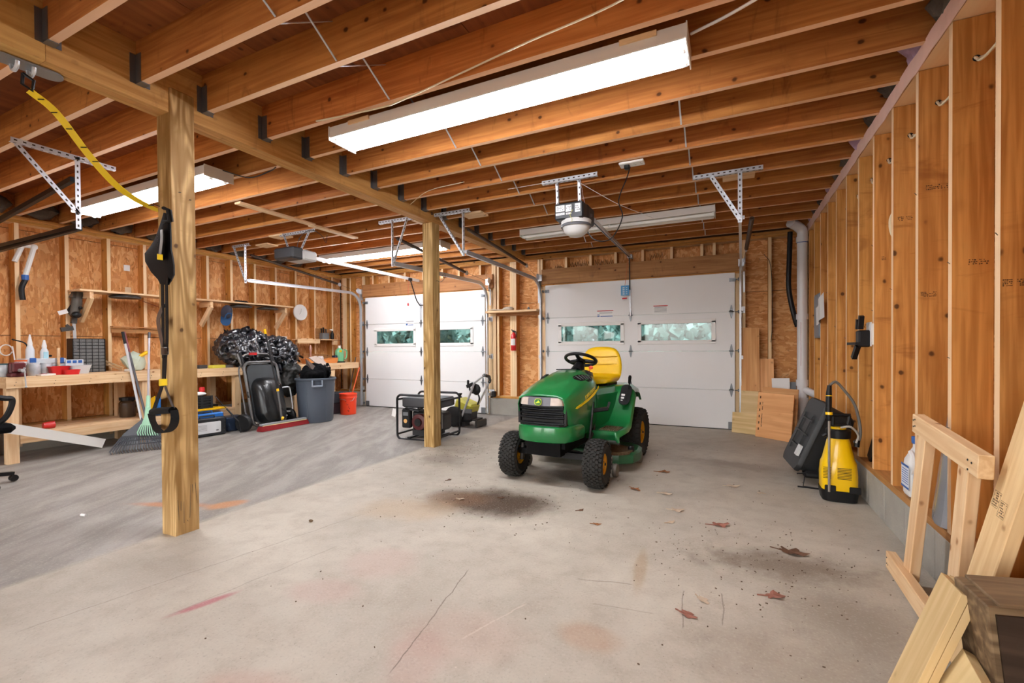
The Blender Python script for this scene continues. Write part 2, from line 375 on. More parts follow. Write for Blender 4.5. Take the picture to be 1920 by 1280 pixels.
    col = g.mix(g.math('MULTIPLY', g.sm(n3, .55, .75), .25), col, '#7c7066'); col = g.mix(g.math('MULTIPLY', g.sm(n3, .45, .3), .2), col, '#cfc5b9')
    g.bump(g.math('ADD', g.math('MULTIPLY', n2, .6), g.math('MULTIPLY', n3, .25)), .25, .006)
    return g.out(col, g.math('MULTIPLY_ADD', n2, .3, g.math('MULTIPLY_ADD', left, -.14, .52)), spec=.4)
FLOORM = floor_mat()
CONC = mat('concrete_curb', '#a19d93', .85, bump=.4, bscale=60, var=.25, vscale=5)
b = B(); b.box((-1.05, 2.2, -.06), (4.26, 9.9, .12)); fl = b.done('floor', FLOORM); tag(fl, kind='structure')
b = B(); b.box((-5.27, 2.2, -.063), (4.16, 9.9, .12)); o = b.done('slab', FLOORM, fl)
b = B(); b.box((-3.185, 2.2, -.09), (.012, 9.9, .12)); o = b.done('expansion_joint', mat('joint_dirt', '#4c4238', .95), fl)
SILLM = wood('sill_wood', '#8f6237', '#bb8750', ring=.3, stain='#5d4026')
# --- right wall
wr = S('wall_right')
y = 1.0
blkm = None
for i in range(22):
    y0 = -2.5 + i * .402 + .16
    if y0 > 6.9: break
    if blkm is None:
        b = B(); b.box((0, 0, 0), (.16, .396, .25), bev=.004); bo = b.done('block', CONC, wr, world=False); bo.location = (XR + .08, y0 + .2, .125); blkm = bo
    else:
        o = blkm.copy(); COL.objects.link(o); o.location = (XR + .08, y0 + .2, .125)
board('sill_plate', (XR + .07, YF, .27), (XR + .07, YB + .14, .27), .04, .14, SILLM, wr)
for z in (2.62, 2.655): board('top_plate', (XR + .07, YF, z + .002), (XR + .07, YB + .14, z + .002), .038, .14, STUD, wr)
for i in range(-11, 12):
    yy = 2.319 + i * .406
    board('stud', (XR + .07, yy, .29), (XR + .07, yy, 2.6), .14, .038, STUD, wr, up=(1, 0, 0))
    if i == 3: board('stud', (XR + .045, yy + .04, 2.05), (XR + .045, yy + .04, 2.58), .07, .03, STUD, wr, up=(1, 0, 0))
for i, y0 in enumerate((-2.6, -1.38, -.16, 1.06, 2.28, 3.5, 4.72, 5.94)):
    board('panel', (XR + .147, y0 + .61, .25), (XR + .147, y0 + .61, 2.69), 1.217, .011, OSB, wr, up=(0, 1, 0))
PINK = mat('pink_house_wrap', '#f0cabc', .6, bump=.5, bscale=25, var=.12, vscale=9)
b = B()
prev = None; R = []
for i in range(60):
    yy = 1.4 + i * .095; zz = .012 * noise.noise(Vector((yy * 5, 0, 0)))
    xo = XR - .008 - .006 * noise.noise(Vector((yy * 7, 3, 0)))
    R.append([Vector((xo, yy, 2.60 + zz)), Vector((xo + .004, yy, 2.60 + zz)), Vector((xo + .004, yy, 2.70 + zz)), Vector((xo, yy, 2.70 + zz))])
b.rings(R); b.done('wrap_strip', PINK, wr)
# insulation tufts at the joist ends
INSG = mat('insulation_grey', '#5b5148', .95, bump=1, bscale=40, var=.5, vscale=12); INSP = mat('insulation_pink', '#bb9ab4', .95, bump=1, bscale=50, var=.3, vscale=14)
# --- ceiling
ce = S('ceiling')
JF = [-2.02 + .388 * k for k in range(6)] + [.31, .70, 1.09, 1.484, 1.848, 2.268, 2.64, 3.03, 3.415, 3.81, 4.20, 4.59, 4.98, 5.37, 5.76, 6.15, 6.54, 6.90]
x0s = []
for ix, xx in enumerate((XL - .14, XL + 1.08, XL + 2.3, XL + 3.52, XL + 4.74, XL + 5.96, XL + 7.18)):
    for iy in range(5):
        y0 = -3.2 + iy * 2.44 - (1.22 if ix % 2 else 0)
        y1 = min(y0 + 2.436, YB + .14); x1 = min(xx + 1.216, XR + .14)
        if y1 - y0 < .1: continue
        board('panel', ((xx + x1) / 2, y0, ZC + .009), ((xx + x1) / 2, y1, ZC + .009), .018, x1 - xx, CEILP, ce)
b = B(); b.box(((XL + XR) / 2, 2.2, ZC + .08), (XR - XL + .6, 10.6, .12)); b.done('roof_deck', mat('roof_deck', '#5a3016', .8), ce)
HANG = mat('hanger_steel', '#7d8084', .45, .8)
def hanger(parent, x, y, sgn):
    b = B(); t = .003
    b.box((x + sgn * .03, y, ZJ - .003), (.06, .046, .004))
    for s in (-1, 1): b.box((x + sgn * .028, y + s * .021, ZJ + .08), (.056, t, .165)); b.box((x + sgn * .002, y + s * .036, ZJ + .08), (t, .028, .165))
    b.done('joist_hanger', HANG, parent)
for yf in JF:
    y = yf - .019
    j = board('joist', (-3.085, y, ZJ + .12), (XR + .10, y, ZJ + .12), .24, .038, JOIST, ce)
    hanger(j, -3.088, y, 1)
    if yf < 2.3 or 1:
        j2 = board('joist', (XL - .03, y, ZJ + .12), (-3.226, y, ZJ + .12), .24, .038, JOIST, ce)
        hanger(j2, -3.224, y, -1)
# bridging straps
def strap(x, ya, yb, flip):
    za, zb = (ZJ + .004, ZC - .01) if flip else (ZC - .01, ZJ + .004)
    b = B(); b.bar((x, ya, za), (x, yb, zb), .011, .004, up=(0, 0, 1)); b.done('bridging_strap', ALU, ce)
for k in range(7, len(JF) - 1):
    ya, yb = JF[k], JF[k + 1] - .038
    strap(-1.93, ya - .005, yb + .005, True); strap(-1.90, ya - .005, yb + .005, False)
    if JF[k] > 2.9: strap(-.33, ya - .005, yb + .005, True); strap(-.30, ya - .005, yb + .005, False)
# end blocking over the side walls, with insulation pushed into the bays
for k in range(6, len(JF) - 1):
    ya, yb = JF[k], JF[k + 1] - .038
    for side, X, lab in ((1, XR + .10, 'r'), (-1, XL - .06, 'l')):
        b = B(); b.box((X + side * .02, (ya + yb) / 2, ZJ + .12), (.02, yb - ya + .03, .24)); b.done('rim_board', JOIST, wr if side > 0 else ce)
        b = B(); b.sphere((X - side * .05, (ya + yb) / 2, ZJ + .1), .1, (.9, 1.55, 1.0), 12)
        for v in b.bm.verts: v.co += noise.noise_vector(v.co * 14) * .05
        o = b.done('insulation_tuft', INSP if (k % 3 == 1 and side > 0) else INSG, wr if side > 0 else ce, smooth=True)
# --- beam and posts
bm_ = T('support_beam', 'long laminated wooden beam carrying the ceiling joists on two posts', 'beam', (-3.156, 2.2, 2.605))
for i in range(3):
    x = -3.222 + .022 + i * .0445
    for (ya, yb) in ((YF - .1, 1.06), (1.062, YB + .05)): board('ply', (x, ya, 2.7675), (x, yb, 2.7675), .325, .0435, BEAMW, bm_)
def post(x0, x1, y0, y1, label, ztop, notch):
    t = T('support_post', label, 'post', ((x0 + x1) / 2, (y0 + y1) / 2, 0), group=None)
    o = board('timber', ((x0 + x1) / 2, (y0 + y1) / 2, -.02), ((x0 + x1) / 2, (y0 + y1) / 2, ztop), x1 - x0 + .003, y1 - y0, POSTW, t, up=(1, 0, 0), bev=.004)
    return t
p1 = post(-3.222, -3.082, 1.615, 1.757, 'square wooden post in the foreground with the black strap trainer hanging on it', 2.758, True)
for (z, yy) in ((2.13, 1.66), (2.10, 1.72)):
    b = B(); b.tube([(-3.083, yy, z), (-3.062, yy + .002, z - .004)], .0022, 5); b.done('nail', DMETAL, p1)
b = B(); b.tube([(-3.20, 1.617, 2.045), (-3.23, 1.58, 2.06)], .0025, 6); b.done('nail', DMETAL, p1)
b = B()
for k in range(7): b.tube([(-3.081, 1.63 + .02 * random.random() + k * .017, .05 + .3 * random.random()), (-3.0795, 1.63 + k * .017, .06 + .25 * random.random())], .0012, 4)
b.done('staple_cluster', DMETAL, p1)
p2 = post(-3.226, -3.086, 4.34, 4.48, 'square wooden post standing in front of the left garage door beside the generator', 2.604, False)
b = B(); b.tube(smoothpath([(-3.086, 4.40, 1.93), (-3.05, 4.37, 1.93), (-2.99, 4.37, 1.915), (-2.945, 4.38, 1.96), (-2.95, 4.39, 2.01), (-2.985, 4.38, 1.99)], 5), .0025, 6); b.done('bent_wire', DMETAL, p2)
b = B(); b.tube([(-3.09, 4.339, 2.66)] and arc((-3.083, 4.33, 2.70), .016, 0, 6.28, 12, 'yz'), .003, 6); b.done('screw_eye', DMETAL, bm_)
# --- left wall
wl = S('wall_left')
ll = [2.249, 2.68, 3.095, 3.499, 3.93, 4.338, 4.71, 5.114, 5.51, 5.921, 6.35, 6.78]
for yy in [2.249 - .406 * k for k in range(1, 12)] + ll: board('stud', (XL - .07, yy - .019, .06), (XL - .07, yy - .019, ZP), .14, .038, STUD, wl, up=(1, 0, 0))
board('top_plate', (XL - .07, YF, 2.62), (XL - .07, YB + .14, 2.62), .038, .14, STUD, wl); board('top_plate', (XL - .07, YF, 2.66), (XL - .07, YB + .14, 2.66), .038, .14, STUD, wl)
board('sill_plate', (XL - .07, YF, .29), (XL - .07, YB, .29), .038, .14, SILLM, wl)
b = B(); b.box((XL - .08, 2.2, .135), (.16, 9.9, .27)); b.done('curb', CONC, wl)
for i in range(4):
    y0 = -2.6 + 2.44 * i; y1 = min(y0 + 2.436, YB + .13)
    for z0, z1 in ((.1, 1.325), (1.332, 2.55), (2.557, 2.72)): board('panel', (XL - .147, y0, (z0 + z1) / 2), (XL - .147, y1, (z0 + z1) / 2), z1 - z0, .011, OSB, wl)
# --- back wall
wb = S('wall_back')
def bstud(x, z0=.32, z1=ZP, wd=.038): return board('stud', (x, YB + .07, z0), (x, YB + .07, z1), .14, wd, STUD, wb, up=(0, 1, 0))
for x in (-7.2, -7.16, -7.12, -7.0, -6.66, -6.62, -3.70, -3.66, -3.60, -3.35, -3.31, -3.27, -2.84, -2.79, .14, .18, .49, .86, .90): bstud(x)
for x in (-2.366, -1.963, -1.57, -1.165, -.757, -.349, -.19, -6.397, -5.992, -5.602, -5.18, -4.747, -4.391, -3.951): bstud(x, 2.42, ZP)
board('header', (-6.64, YB + .03, 2.30), (-3.68, YB + .03, 2.30), .24, .16, HDRW, wb); board('header', (-2.77, YB + .03, 2.30), (.12, YB + .03, 2.30), .24, .16, HDRW, wb)
for z in (2.62, 2.66): board('top_plate', (XL - .14, YB + .07, z), (XR + .14, YB + .07, z), .038, .14, STUD, wb)
for xa, xb in ((-7.3, -6.62), (-3.76, -2.74), (.12, .92)):
    b = B(); b.box(((xa + xb) / 2, YB + .06, .14), (xb - xa, .2, .28)); b.done('curb', CONC, wb)
    board('sill_plate', (xa, YB + .07, .30), (xb, YB + .07, .30), .038, .14, STUD, wb)
for xa, xb in ((-7.4, -6.64), (-3.72, -2.76), (.10, 1.05)):
    for z0, z1 in ((.28, 1.9), (1.907, 2.69)): board('panel', ((xa + xb) / 2, YB + .147, z0), ((xa + xb) / 2, YB + .147, z1), xb - xa, .011, OSB, wb, up=(1, 0, 0))
for xa, xb in ((-6.64, -5.2), (-5.195, -3.72), (-2.76, -1.35), (-1.345, .10)): board('panel', (xa, YB + .147, 2.40), (xb, YB + .147, 2.40), .58, .011, OSB, wb)
STAMP = mat('stamp_ink', '#4e3218', .9)
for (x, z, wd_) in ((-2.17, 2.49, .34), (-1.77, 2.485, .3), (-.98, 2.51, .2), (-2.52, 2.46, .16)):
    rd_ = random.Random(int(-x * 100)); b = B()
    for i in range(int(wd_ / .014)): b.box((x - wd_ / 2 + i * .014, YB + .1405, z + rd_.uniform(-.02, .02)), (.006, .002, rd_.uniform(.04, .11)), rotm(0, rd_.uniform(-.3, .3), 0))
    b.done('ink_stamp', STAMP, wb)
# --- front wall behind the camera, with a wide opening to the daylight
wf = S('wall_front')
for xa, xb, z0, z1 in ((-7.4, -6.6, 0, 2.7), (-3.6, -2.7, 0, 2.7), (.5, 1.05, 0, 2.7), (-7.4, 1.05, 2.25, 2.7)):
    b = B(); b.box(((xa + xb) / 2, YF - .08, (z0 + z1) / 2), (xb - xa, .12, z1 - z0)); b.done('panel', OSB, wf)
b = B(); b.box((-3, -9, -.2), (60, 13, .2)); tag(b.done('driveway', mat('driveway', '#a9a49c', .9, var=.2, vscale=2)), kind='structure')
b = B(); b.box((-3, 27, -.25), (90, 40, .25)); tag(b.done('driveway_apron', mat('gravel_lane', '#9a958a', .9, var=.25, vscale=2)), kind='structure')
b = B(); b.box((-3.2, YB + .3, -.04), (8.4, .45, .05)); tag(b.done('threshold', CONC), kind='structure')
# --- outer sheathing and end joist that close the shell
SID = mat('dark_siding', '#6b5038', .9)
b = B(); b.box((XR + .175, 2.2, 1.45), (.03, 10.4, 3.1)); b.done('sheathing', SID, wr)
b = B(); b.box((XL - .175, 2.2, 1.45), (.03, 10.4, 3.1)); b.done('sheathing', SID, wl)
b = B(); b.box(((XL + XR) / 2, YB + .13, 2.82), (XR - XL + .4, .03, .32)); b.box(((XL + XR) / 2, YB + .20, 2.78), (XR - XL + .4, .03, .8))
for xa, xb in ((-7.46, -6.60), (-3.80, -2.73), (.09, 1.09)): b.box(((xa + xb) / 2, YB + .175, 1.4), (xb - xa, .03, 2.8))
b.done('sheathing', SID, wb)
for xa, xb in ((-6.66, -6.545), (-3.85, -3.70), (-2.79, -2.69), (.055, .16)): board('jamb', ((xa + xb) / 2, YB + .05, 0), ((xa + xb) / 2, YB + .05, 2.2), .10, xb - xa, STUD, wb, up=(0, 1, 0))
for xa, xb in ((-6.64, -3.7), (-2.79, .16)): board('jamb', (xa, YB + .06, 2.165), (xb, YB + .06, 2.165), .03, .16, STUD, wb)
# --- garage doors
DOORM = mat('door_paint', '#ecebe9', .5, bump=.08, bscale=8, var=.015, vscale=3, spec=.3)
GLASS = mat('window_glass', '#b4c8cf', .03, trans=1.0, spec=.5)
HINGE = mat('hinge_steel', '#74777a', .4, .6)
def garage_door(name, x0, x1, wins, mid):
    d = S(name); W = x1 - x0; H = .5375; Y0, Y1 = 6.92, 6.965
    for k in range(4):
        z0, z1 = .012 + k * H, .008 + (k + 1) * H
        b = B()
        if k != 2:
            b.box(((x0 + x1) / 2, (Y0 + Y1) / 2, (z0 + z1) / 2), (W, Y1 - Y0, z1 - z0), bev=.004)
            if k: b.box(((x0 + x1) / 2, Y0 - .0025, z0 + .012), (W - .01, .005, .010))
        else:
            zs = z0; wz0, wz1 = 1.215, 1.51
            b.box(((x0 + x1) / 2, (Y0 + Y1) / 2, (z0 + wz0) / 2), (W, Y1 - Y0, wz0 - z0)); b.box(((x0 + x1) / 2, (Y0 + Y1) / 2, (z1 + wz1) / 2), (W, Y1 - Y0, z1 - wz1))
            xs = [x0] + [q for wn in wins for q in wn] + [x1]
            for i in range(0, len(xs), 2): b.box(((xs[i] + xs[i+1]) / 2, (Y0 + Y1) / 2, (wz0 + wz1) / 2), (xs[i+1] - xs[i], Y1 - Y0, wz1 - wz0))
        s = b.done('section', DOORM, d)
        if k == 2:
            for (a, c) in wins:
                b = B(); f = .028
                for (cx, cz, sx, sz) in (((a + c) / 2, 1.51, c - a + 2 * f, f * 2), ((a + c) / 2, 1.215, c - a + 2 * f, f * 2), (a, 1.3625, f * 2, .295), (c, 1.3625, f * 2, .295)):
                    b.box((cx, Y0 - .004, cz), (sx, .016, sz), bev=.004)
                b.done('window_frame', WHITEPAINT, s)
                b = B(); b.box(((a + c) / 2, Y0 + .03, 1.3625), (c - a, .004, .295)); b.done('pane', GLASS, s)
    b = B(); b.box(((x0 + x1) / 2, 6.95, .006), (W, .03, .012)); b.done('bottom_seal', BLACKP, d)
    def hinge(x, z):
        b = B()
        for s in (-1, 1):
            b.prism([(-.022, 0), (.022, 0), (.012, s * .055), (.005, s * .085), (-.005, s * .085), (-.012, s * .055)][::s], .004, Matrix.Translation((x, Y0 - .001, z + s * .006)) @ FRONTM)
        b.tube([(x - .03, Y0 - .01, z), (x + .03, Y0 - .01, z)], .008, 8); b.box((x, Y0 - .006, z + .05), (.008, .012, .008)); b.box((x, Y0 - .006, z - .05), (.008, .012, .008))
        b.done('hinge', HINGE, d, smooth=True)
    for k in (1, 2, 3):
        for x in (x0 + .045, (x0 + x1) / 2 if mid is None else mid, x1 - .045): hinge(x, .012 + k * H)
    for x, s in ((x0, -1), (x1, 1)):
        for z in (.07, .55, 1.09, 1.62, 2.06):
            b = B(); b.tube([(x + s * .0, Y0 - .028, z), (x + s * .045, Y0 - .028, z)], .006, 6); b.lathe([(.012, 0), (.022, .002), (.022, .014), (.012, .016)], 12, Matrix.Translation((x + s * .034, Y0 - .028, z)) @ rotm(0, PI / 2, 0)); b.done('roller', HINGE, d, smooth=True)
        b = B(); b.box((x - s * .03, Y0 - .004, 2.06), (.08, .006, .05)); b.box((x - s * .01, Y0 - .02, 2.06), (.04, .035, .008)); b.box((x - s * .04, Y0 - .004, .06), (.09, .006, .1)); b.done('corner_bracket', HINGE, d)
    return d
d1 = garage_door('door_1', -6.555, -3.83, ((-6.286, -5.338), (-5.06, -4.094)), None)
d2 = garage_door('door_2', -2.707, .07, ((-2.456, -1.46), (-1.206, -.198)), -1.335)
LABB = mat('label_blue', '#2d5fa6', .5); LABO = mat('label_orange', '#dd6a34', .5); INK = mat('ink_grey', '#6b6b70', .7); LABR = mat('label_red', '#c23a35', .5)
def sticker(d, x, z, wd, h, hdr, lines, corner=None, hl=''):
    t = B(); t.box((x, 6.9185, z), (wd, .002, h)); s = t.done('warning_label', WHITEP, d)
    t = B(); t.box((x, 6.917, z + h / 2 - .008), (wd, .001, .012)); t.done('label_header', hdr, s)
    if corner:
        t = B(); t.box((x - wd / 2 + .02, 6.917, z - h / 2 + .02), (.035, .001, .035)); t.box((x + .02, 6.917, z - h / 2 + .008), (wd - .06, .001, .012)); t.done('label_mark', corner, s)
    t = B()
    for i in range(lines):
        if corner: t.box((x + .01, 6.917, z + h / 2 - .025 - i * .011), (wd * .8, .001, .003))
        else: t.box((x, 6.917, z + h / 2 - .02 - i * .013), (wd * .86, .001, .004))
    t.done('label_print', INK, s)
sticker(d2, -1.72, 1.665, .25, .1, LABR, 3, LABB); sticker(d2, -.905, 1.69, .2, .13, LABR, 7); sticker(d1, -5.45, 1.625, .18, .085, INK, 3, LABB)
# ================================================================ fluorescent fixtures
TUBEON = mat('lit_tube', '#f2f4fb', .4, emit=TUBE); TUBEOFF = mat('unlit_tube', '#f1f1ee', .35); ENAMEL = mat('white_enamel', '#dcd8d2', .4)
def fixture(x0, x1, y, lit, label):
    t = T('fluorescent_light', label, 'light fixture', ((x0 + x1) / 2, y, ZJ), group=None)
    zt = ZJ - .002; b = B()
    prof = [(-.115, zt), (.115, zt), (.12, zt - .07), (.115, zt - .074), (.03, zt - .055), (-.03, zt - .055), (-.115, zt - .074), (-.12, zt - .07)]
    b.rings([[Vector((x, y + a, z)) for a, z in prof] for x in (x0, x1)]); b.done('housing', ENAMEL, t)
    for x in (x0, x1):
        b = B(); b.box((x, y, zt - .045), (.006, .25, .095)); b.done('end_plate', ENAMEL, t)
    for s in (-1, 1):
        for i in range(2):
            xa, xb = (x0 + .03, (x0 + x1) / 2 - .012) if i == 0 else ((x0 + x1) / 2 + .012, x1 - .03)
            b = B(); b.tube([(xa, y + s * .058, zt - .088), (xb, y + s * .058, zt - .088)], .019, 10); b.done('tube', TUBEON if lit else TUBEOFF, t, smooth=True)
        for x in (x0 + .02, (x0 + x1) / 2, x1 - .02):
            b = B(); b.box((x, y + s * .058, zt - .08), (.018, .03, .045)); b.done('lamp_holder', WHITEP, t)
    return t
fixture(-2.5, -.18, 2.43, True, 'long lit fluorescent light fixture nearest the camera, right of the beam')
fixture(-6.2, -3.92, 2.43, True, 'lit fluorescent light fixture high up behind the foreground post')
fixture(-6.1, -3.7, 5.52, True, 'lit fluorescent light fixture above the left garage door and opener rail')
fixture(-2.46, -.14, 5.52, False, 'unlit white fluorescent fixture behind the right garage door opener')
# ================================================================ riding mower (local: x = its left, y = backward, z = up)
GREEN = mat('mower_green', '#16723a', .28, coat=.5, var=.05, vscale=4); GREEND = mat('deck_green', '#1f5a34', .4, coat=.2, var=.25, vscale=12)
MYEL = mat('mower_yellow', '#ffe21a', .35); TIRE = mat('tire_rubber', '#1f1d1a', .85, bump=.3, bscale=80, var=.3, vscale=15); RIM = mat('rim_yellow', '#dba40a', .45, var=.15, vscale=20)
SEATY = mat('seat_vinyl', '#f2c307', .38, bump=.1, bscale=60); GRIME = mat('dry_grass_grime', '#6b5740', .95, bump=1, bscale=120, var=.5, vscale=40)
CLEAR = mat('headlamp_lens', '#cdbfb4', .1, .0, var=.2, vscale=30, coat=.8); GREYB = mat('grey_band', '#6c6c72', .4)
mo = T('riding_mower', 'green and yellow riding lawn mower with a black grille, parked before the right garage door', 'lawn mower', (-1.36, 3.66, 0), -.055)
def wheel(x, y, R, W, rimr, n, rows, tilt=0, name='wheel'):
    w = B()
    prof = []
    for i in range(13):
        a = PI * i / 12; prof.append((R - .028 + .016 * math.sin(a) * 1.0 - (abs(math.cos(a)) ** 3) * .03, -W / 2 * math.cos(a)))
    prof = [(rimr, -W * .36)] + [(R - .07, -W * .46)] + [(p[0], p[1]) for p in prof] + [(R - .07, W * .46), (rimr, W * .36)]
    M = Matrix.Translation((x, y, R - .004)) @ rotm(0, 0, tilt) @ rotm(0, PI / 2, 0)
    w.lathe(prof, 36, M, cap=False); t = w.done(name, TIRE, mo, smooth=True, world=False)
    b = B()
    for i in range(n):
        for j in range(rows):
            a = 2 * PI * (i + (.5 if j % 2 else 0)) / n; zz = (j - (rows - 1) / 2) * (W * .92 / rows)
            rr = R - .009 - .03 * (abs(zz) / (W / 2)) ** 3
            X = M @ rotm(0, 0, a) @ Matrix.Translation((rr, 0, zz)) @ rotm((.28 if j % 2 else -.28), 0, 0) @ rotm(0, -.5 * (zz / (W / 2)) ** 3 if 1 else 0, 0)
            b.box((0, 0, 0), (.012, 2 * PI * R / n * .62, W * .92 / rows * 1.02), bev=0) if False else b.box(X.to_translation(), (.009, 2 * PI * R / n * .66, W * .9 / rows * 1.04), X.to_3x3().to_4x4())
    tr = b.done('tread', TIRE, t, world=False); tr['kind'] = 'stuff'
    for s in (-1, 1):
        b = B(); h = W * .36 * s
        b.lathe([(rimr + .004, h), (rimr + .004, h * .93), (rimr - .012, h * .9), (rimr - .02, h * .45), (.045, h * .4), (.04, h * .75), (.024, h * .8), (.022, h * 1.05), (.001, h * 1.08)], 24, M, cap=False)
        b.done('rim', RIM, t, smooth=True, world=False)
    for i in range(5):
        a = 2 * PI * i / 5; q = M @ Vector(((rimr - .04) * math.cos(a), (rimr - .04) * math.sin(a), W * .2))
    b = B(); b.lathe([(.012, W * .38), (.012, W * .42), (.006, W * .43)], 8, M); b.done('hub_cap', BLACKP, t, world=False)
wheel(-.385, .01, .205, .165, .085, 32, 7, .06); wheel(.385, .0, .205, .165, .085, 32, 7, .06)
wheel(-.385, 1.25, .262, .22, .115, 30, 6); wheel(.385, 1.25, .262, .22, .115, 30, 6)
M4 = Matrix
# hood
secs = [(-.262, .205, .64, .735, .762), (-.24, .215, .62, .745, .775), (-.16, .228, .44, .765, .808), (-.02, .242, .42, .79, .855), (.12, .25, .415, .81, .893), (.26, .252, .42, .822, .922), (.38, .247, .44, .83, .938), (.46, .235, .47, .825, .94)]
R = []
for (y, hw, zb, zs, zt) in secs:
    f = max(0, min(1, (y + .26) / .7)); ridge = .15 - .035 * f
    half = [(hw * .97, zb), (hw * 1.02, (zb + zs) * .5), (hw * 1.0, zs - .04), (hw * .95, zs), (hw * .84, zs + (zt - zs) * .45), (ridge + .012, zt - .013), (ridge - .004, zt - .004), (ridge * .5, zt), (0, zt + .002)]
    ring = [Vector((-x, y, z)) for x, z in half] + [Vector((x, y, z)) for x, z in reversed(half[:-1])]
    R.append(ring)
b = B(); b.rings(R, cap=False)
bmesh.ops.delete(b.bm, geom=[f for f in b.bm.faces if f.normal.z < -.5 or (abs(f.calc_center_median().x) < .05 and f.calc_center_median().z < .7)], context='FACES')
hood = b.done('hood', GREEN, mo, smooth=True, world=False, ang=50)
md = hood.modifiers.new('solid', 'SOLIDIFY'); md.thickness = .006; md.offset = -1
# bumper
def plan(k, zf):
    P = [(-.245, .10), (-.25, -.06), (-.243, -.16), (-.21, -.245), (-.13, -.295), (0, -.312), (.13, -.295), (.21, -.245), (.243, -.16), (.25, -.06), (.245, .10)]
    return [Vector((x * k, y * k if y < 0 else y, zf - .025 * max(0, (y + .1)) * 2)) for x, y in P]
b = B(); b.rings([plan(.90, .385), plan(.97, .395), plan(1.0, .43), plan(1.0, .485), plan(.985, .512), plan(.94, .522)]); b.done('bumper', GREEN, mo, smooth=True, world=False, ang=40)
b = B(); b.box((0, -.21, .60), (.37, .05, .22)); b.done('grille_panel', BLACKP, mo, world=False)
for i in range(4):
    z = .553 + i * .034 - .012 * (i == 0); b = B()
    P = [(-.205, -.19), (-.20, -.235), (-.16, -.262), (-.08, -.279), (0, -.284), (.08, -.279), (.16, -.262), (.20, -.235), (.205, -.19)]
    h = .009
    b.rings([[Vector((x, y, z - h)) for x, y in P], [Vector((x, y - .012, z)) for x, y in P], [Vector((x, y, z + h)) for x, y in P]]); b.done('grille_louver', BLACKP, mo, smooth=True, world=False)
b = B(); b.rings([[Vector((x, y, z)) for x, y in P] for z in (.520, .536)]); b.done('grille_frame', BLACKP, mo, world=False)
for s in (-1, 1):
    b = B(); b.bar((s * .203, -.228, .53), (s * .207, -.226, .68), .02, .03, up=(0, 1, 0)); b.done('grille_frame', BLACKP, mo, world=False)
# lamp band
def bandpiece(xa, xb, name, m, push=0, za=.685, zb=.752, n=8):
    R = []
    for i in range(n + 1):
        x = xa + (xb - xa) * i / n; y = -.290 + .55 * abs(x) ** 2 * 1.5 + (max(0, abs(x) - .17) * 1.0) - push
        R.append([Vector((x, y + .03, za)), Vector((x, y, za)), Vector((x, y + .014, zb)), Vector((x, y + .045, zb))])
    b = B(); b.rings(R); return b.done(name, m, mo, smooth=True, world=False)
bandpiece(-.205, .205, 'lamp_band', GREYB)
bandpiece(-.205, -.105, 'headlight', CLEAR, .004, .69, .748); bandpiece(.095, .185, 'headlight', CLEAR, .004, .69, .748); bandpiece(.186, .205, 'amber_lens', mat('amber_lens', '#c98e68', .3), .004, .69, .748)
# emblem on the band
EG = mat('emblem_green', '#1d6b35', .4); EY = mat('emblem_yellow', '#c9dd2a', .4)
MB_ = Matrix.Translation((-.005, -.298, .716)) @ rotm(-.2, 0, 0) @ FRONTM
b = B(); b.prism(rrect(.062, .054, .022), .004, MB_); em = b.done('emblem', EY, mo, world=False)
b = B(); b.prism(rrect(.053, .045, .018), .006, MB_); b.done('emblem_field', EG, em, world=False)
b = B(); b.prism([(-.024, -.006), (-.012, -.003), (-.002, .004), (.004, .014), (.008, .008), (.016, .002), (.021, -.012), (.012, -.006), (.002, -.010), (-.008, -.009), (-.018, -.016), (-.012, -.007)], .008, MB_); b.done('emblem_deer', EY, em, world=False)
# hood vents
for s in (-1, 1):
    b = B(); nx = 12
    P = [(.13, .12), (.15, .11), (.195, .15), (.225, .26), (.222, .36), (.205, .37), (.165, .26), (.14, .17)]
    def hz(x, y):
        f = (y + .26) / .7; zs = .79 + (y + .02) * .11; zt = .858 + (y + .02) * .24 if y < .26 else .922 + (y - .26) * .12
        k = max(0, min(1, (abs(x) - .125) / .115)); return zt - .010 - (zt - zs) * k ** 1.4 * .9 + .016
    top = [Vector((s * x, y, hz(x, y) + .002)) for x, y in P]; bot = [v - Vector((0, 0, .02)) for v in top]
    b.rings([bot, top]); v = b.done('hood_vent', BLACKP, mo, world=False)
    for i in range(5):
        y = .15 + i * .042; x0 = .145 + i * .012; x1 = .19 + i * .009
        b = B(); b.bar((s * x0, y, hz(x0, y) + .004), (s * x1, y + .01, hz(x1, y) + .004), .008, .008); b.done('vent_slat', mat('vent_grey', '#3a3f3c', .5), v, world=False)
# side stripe and lettering (mower's left side, facing +x)
SIDE = Matrix(((0, 0, 1, 0), (1, 0, 0, 0), (0, 1, 0, 0), (0, 0, 0, 1)))
for s in (1, -1):
    P = [(-.12, .655), (-.09, .668), (.05, .69), (.2, .722), (.40, .778), (.43, .80), (.43, .77), (.3, .725), (.15, .688), (.0, .66), (-.09, .648)]
    def off(yy): return s * (.2395 + .016 * max(0, min(1, (yy + .16) / .4)))
    b = B(); V0 = [Vector((off(y) * 1.012, y, z)) for y, z in P]; V1 = [v + Vector((s * .003, 0, 0)) for v in V0]; b.rings([V0, V1]); b.done('side_stripe', MYEL, mo, world=False)
if 1:
    M = Matrix.Translation((.2605, .205, .752)) @ rotm(0, 0, .03) @ rotm(.19, 0, 0) @ SIDE
    text('side_lettering', 'JOHN DEERE', .052, M, MYEL, mo, world=False)
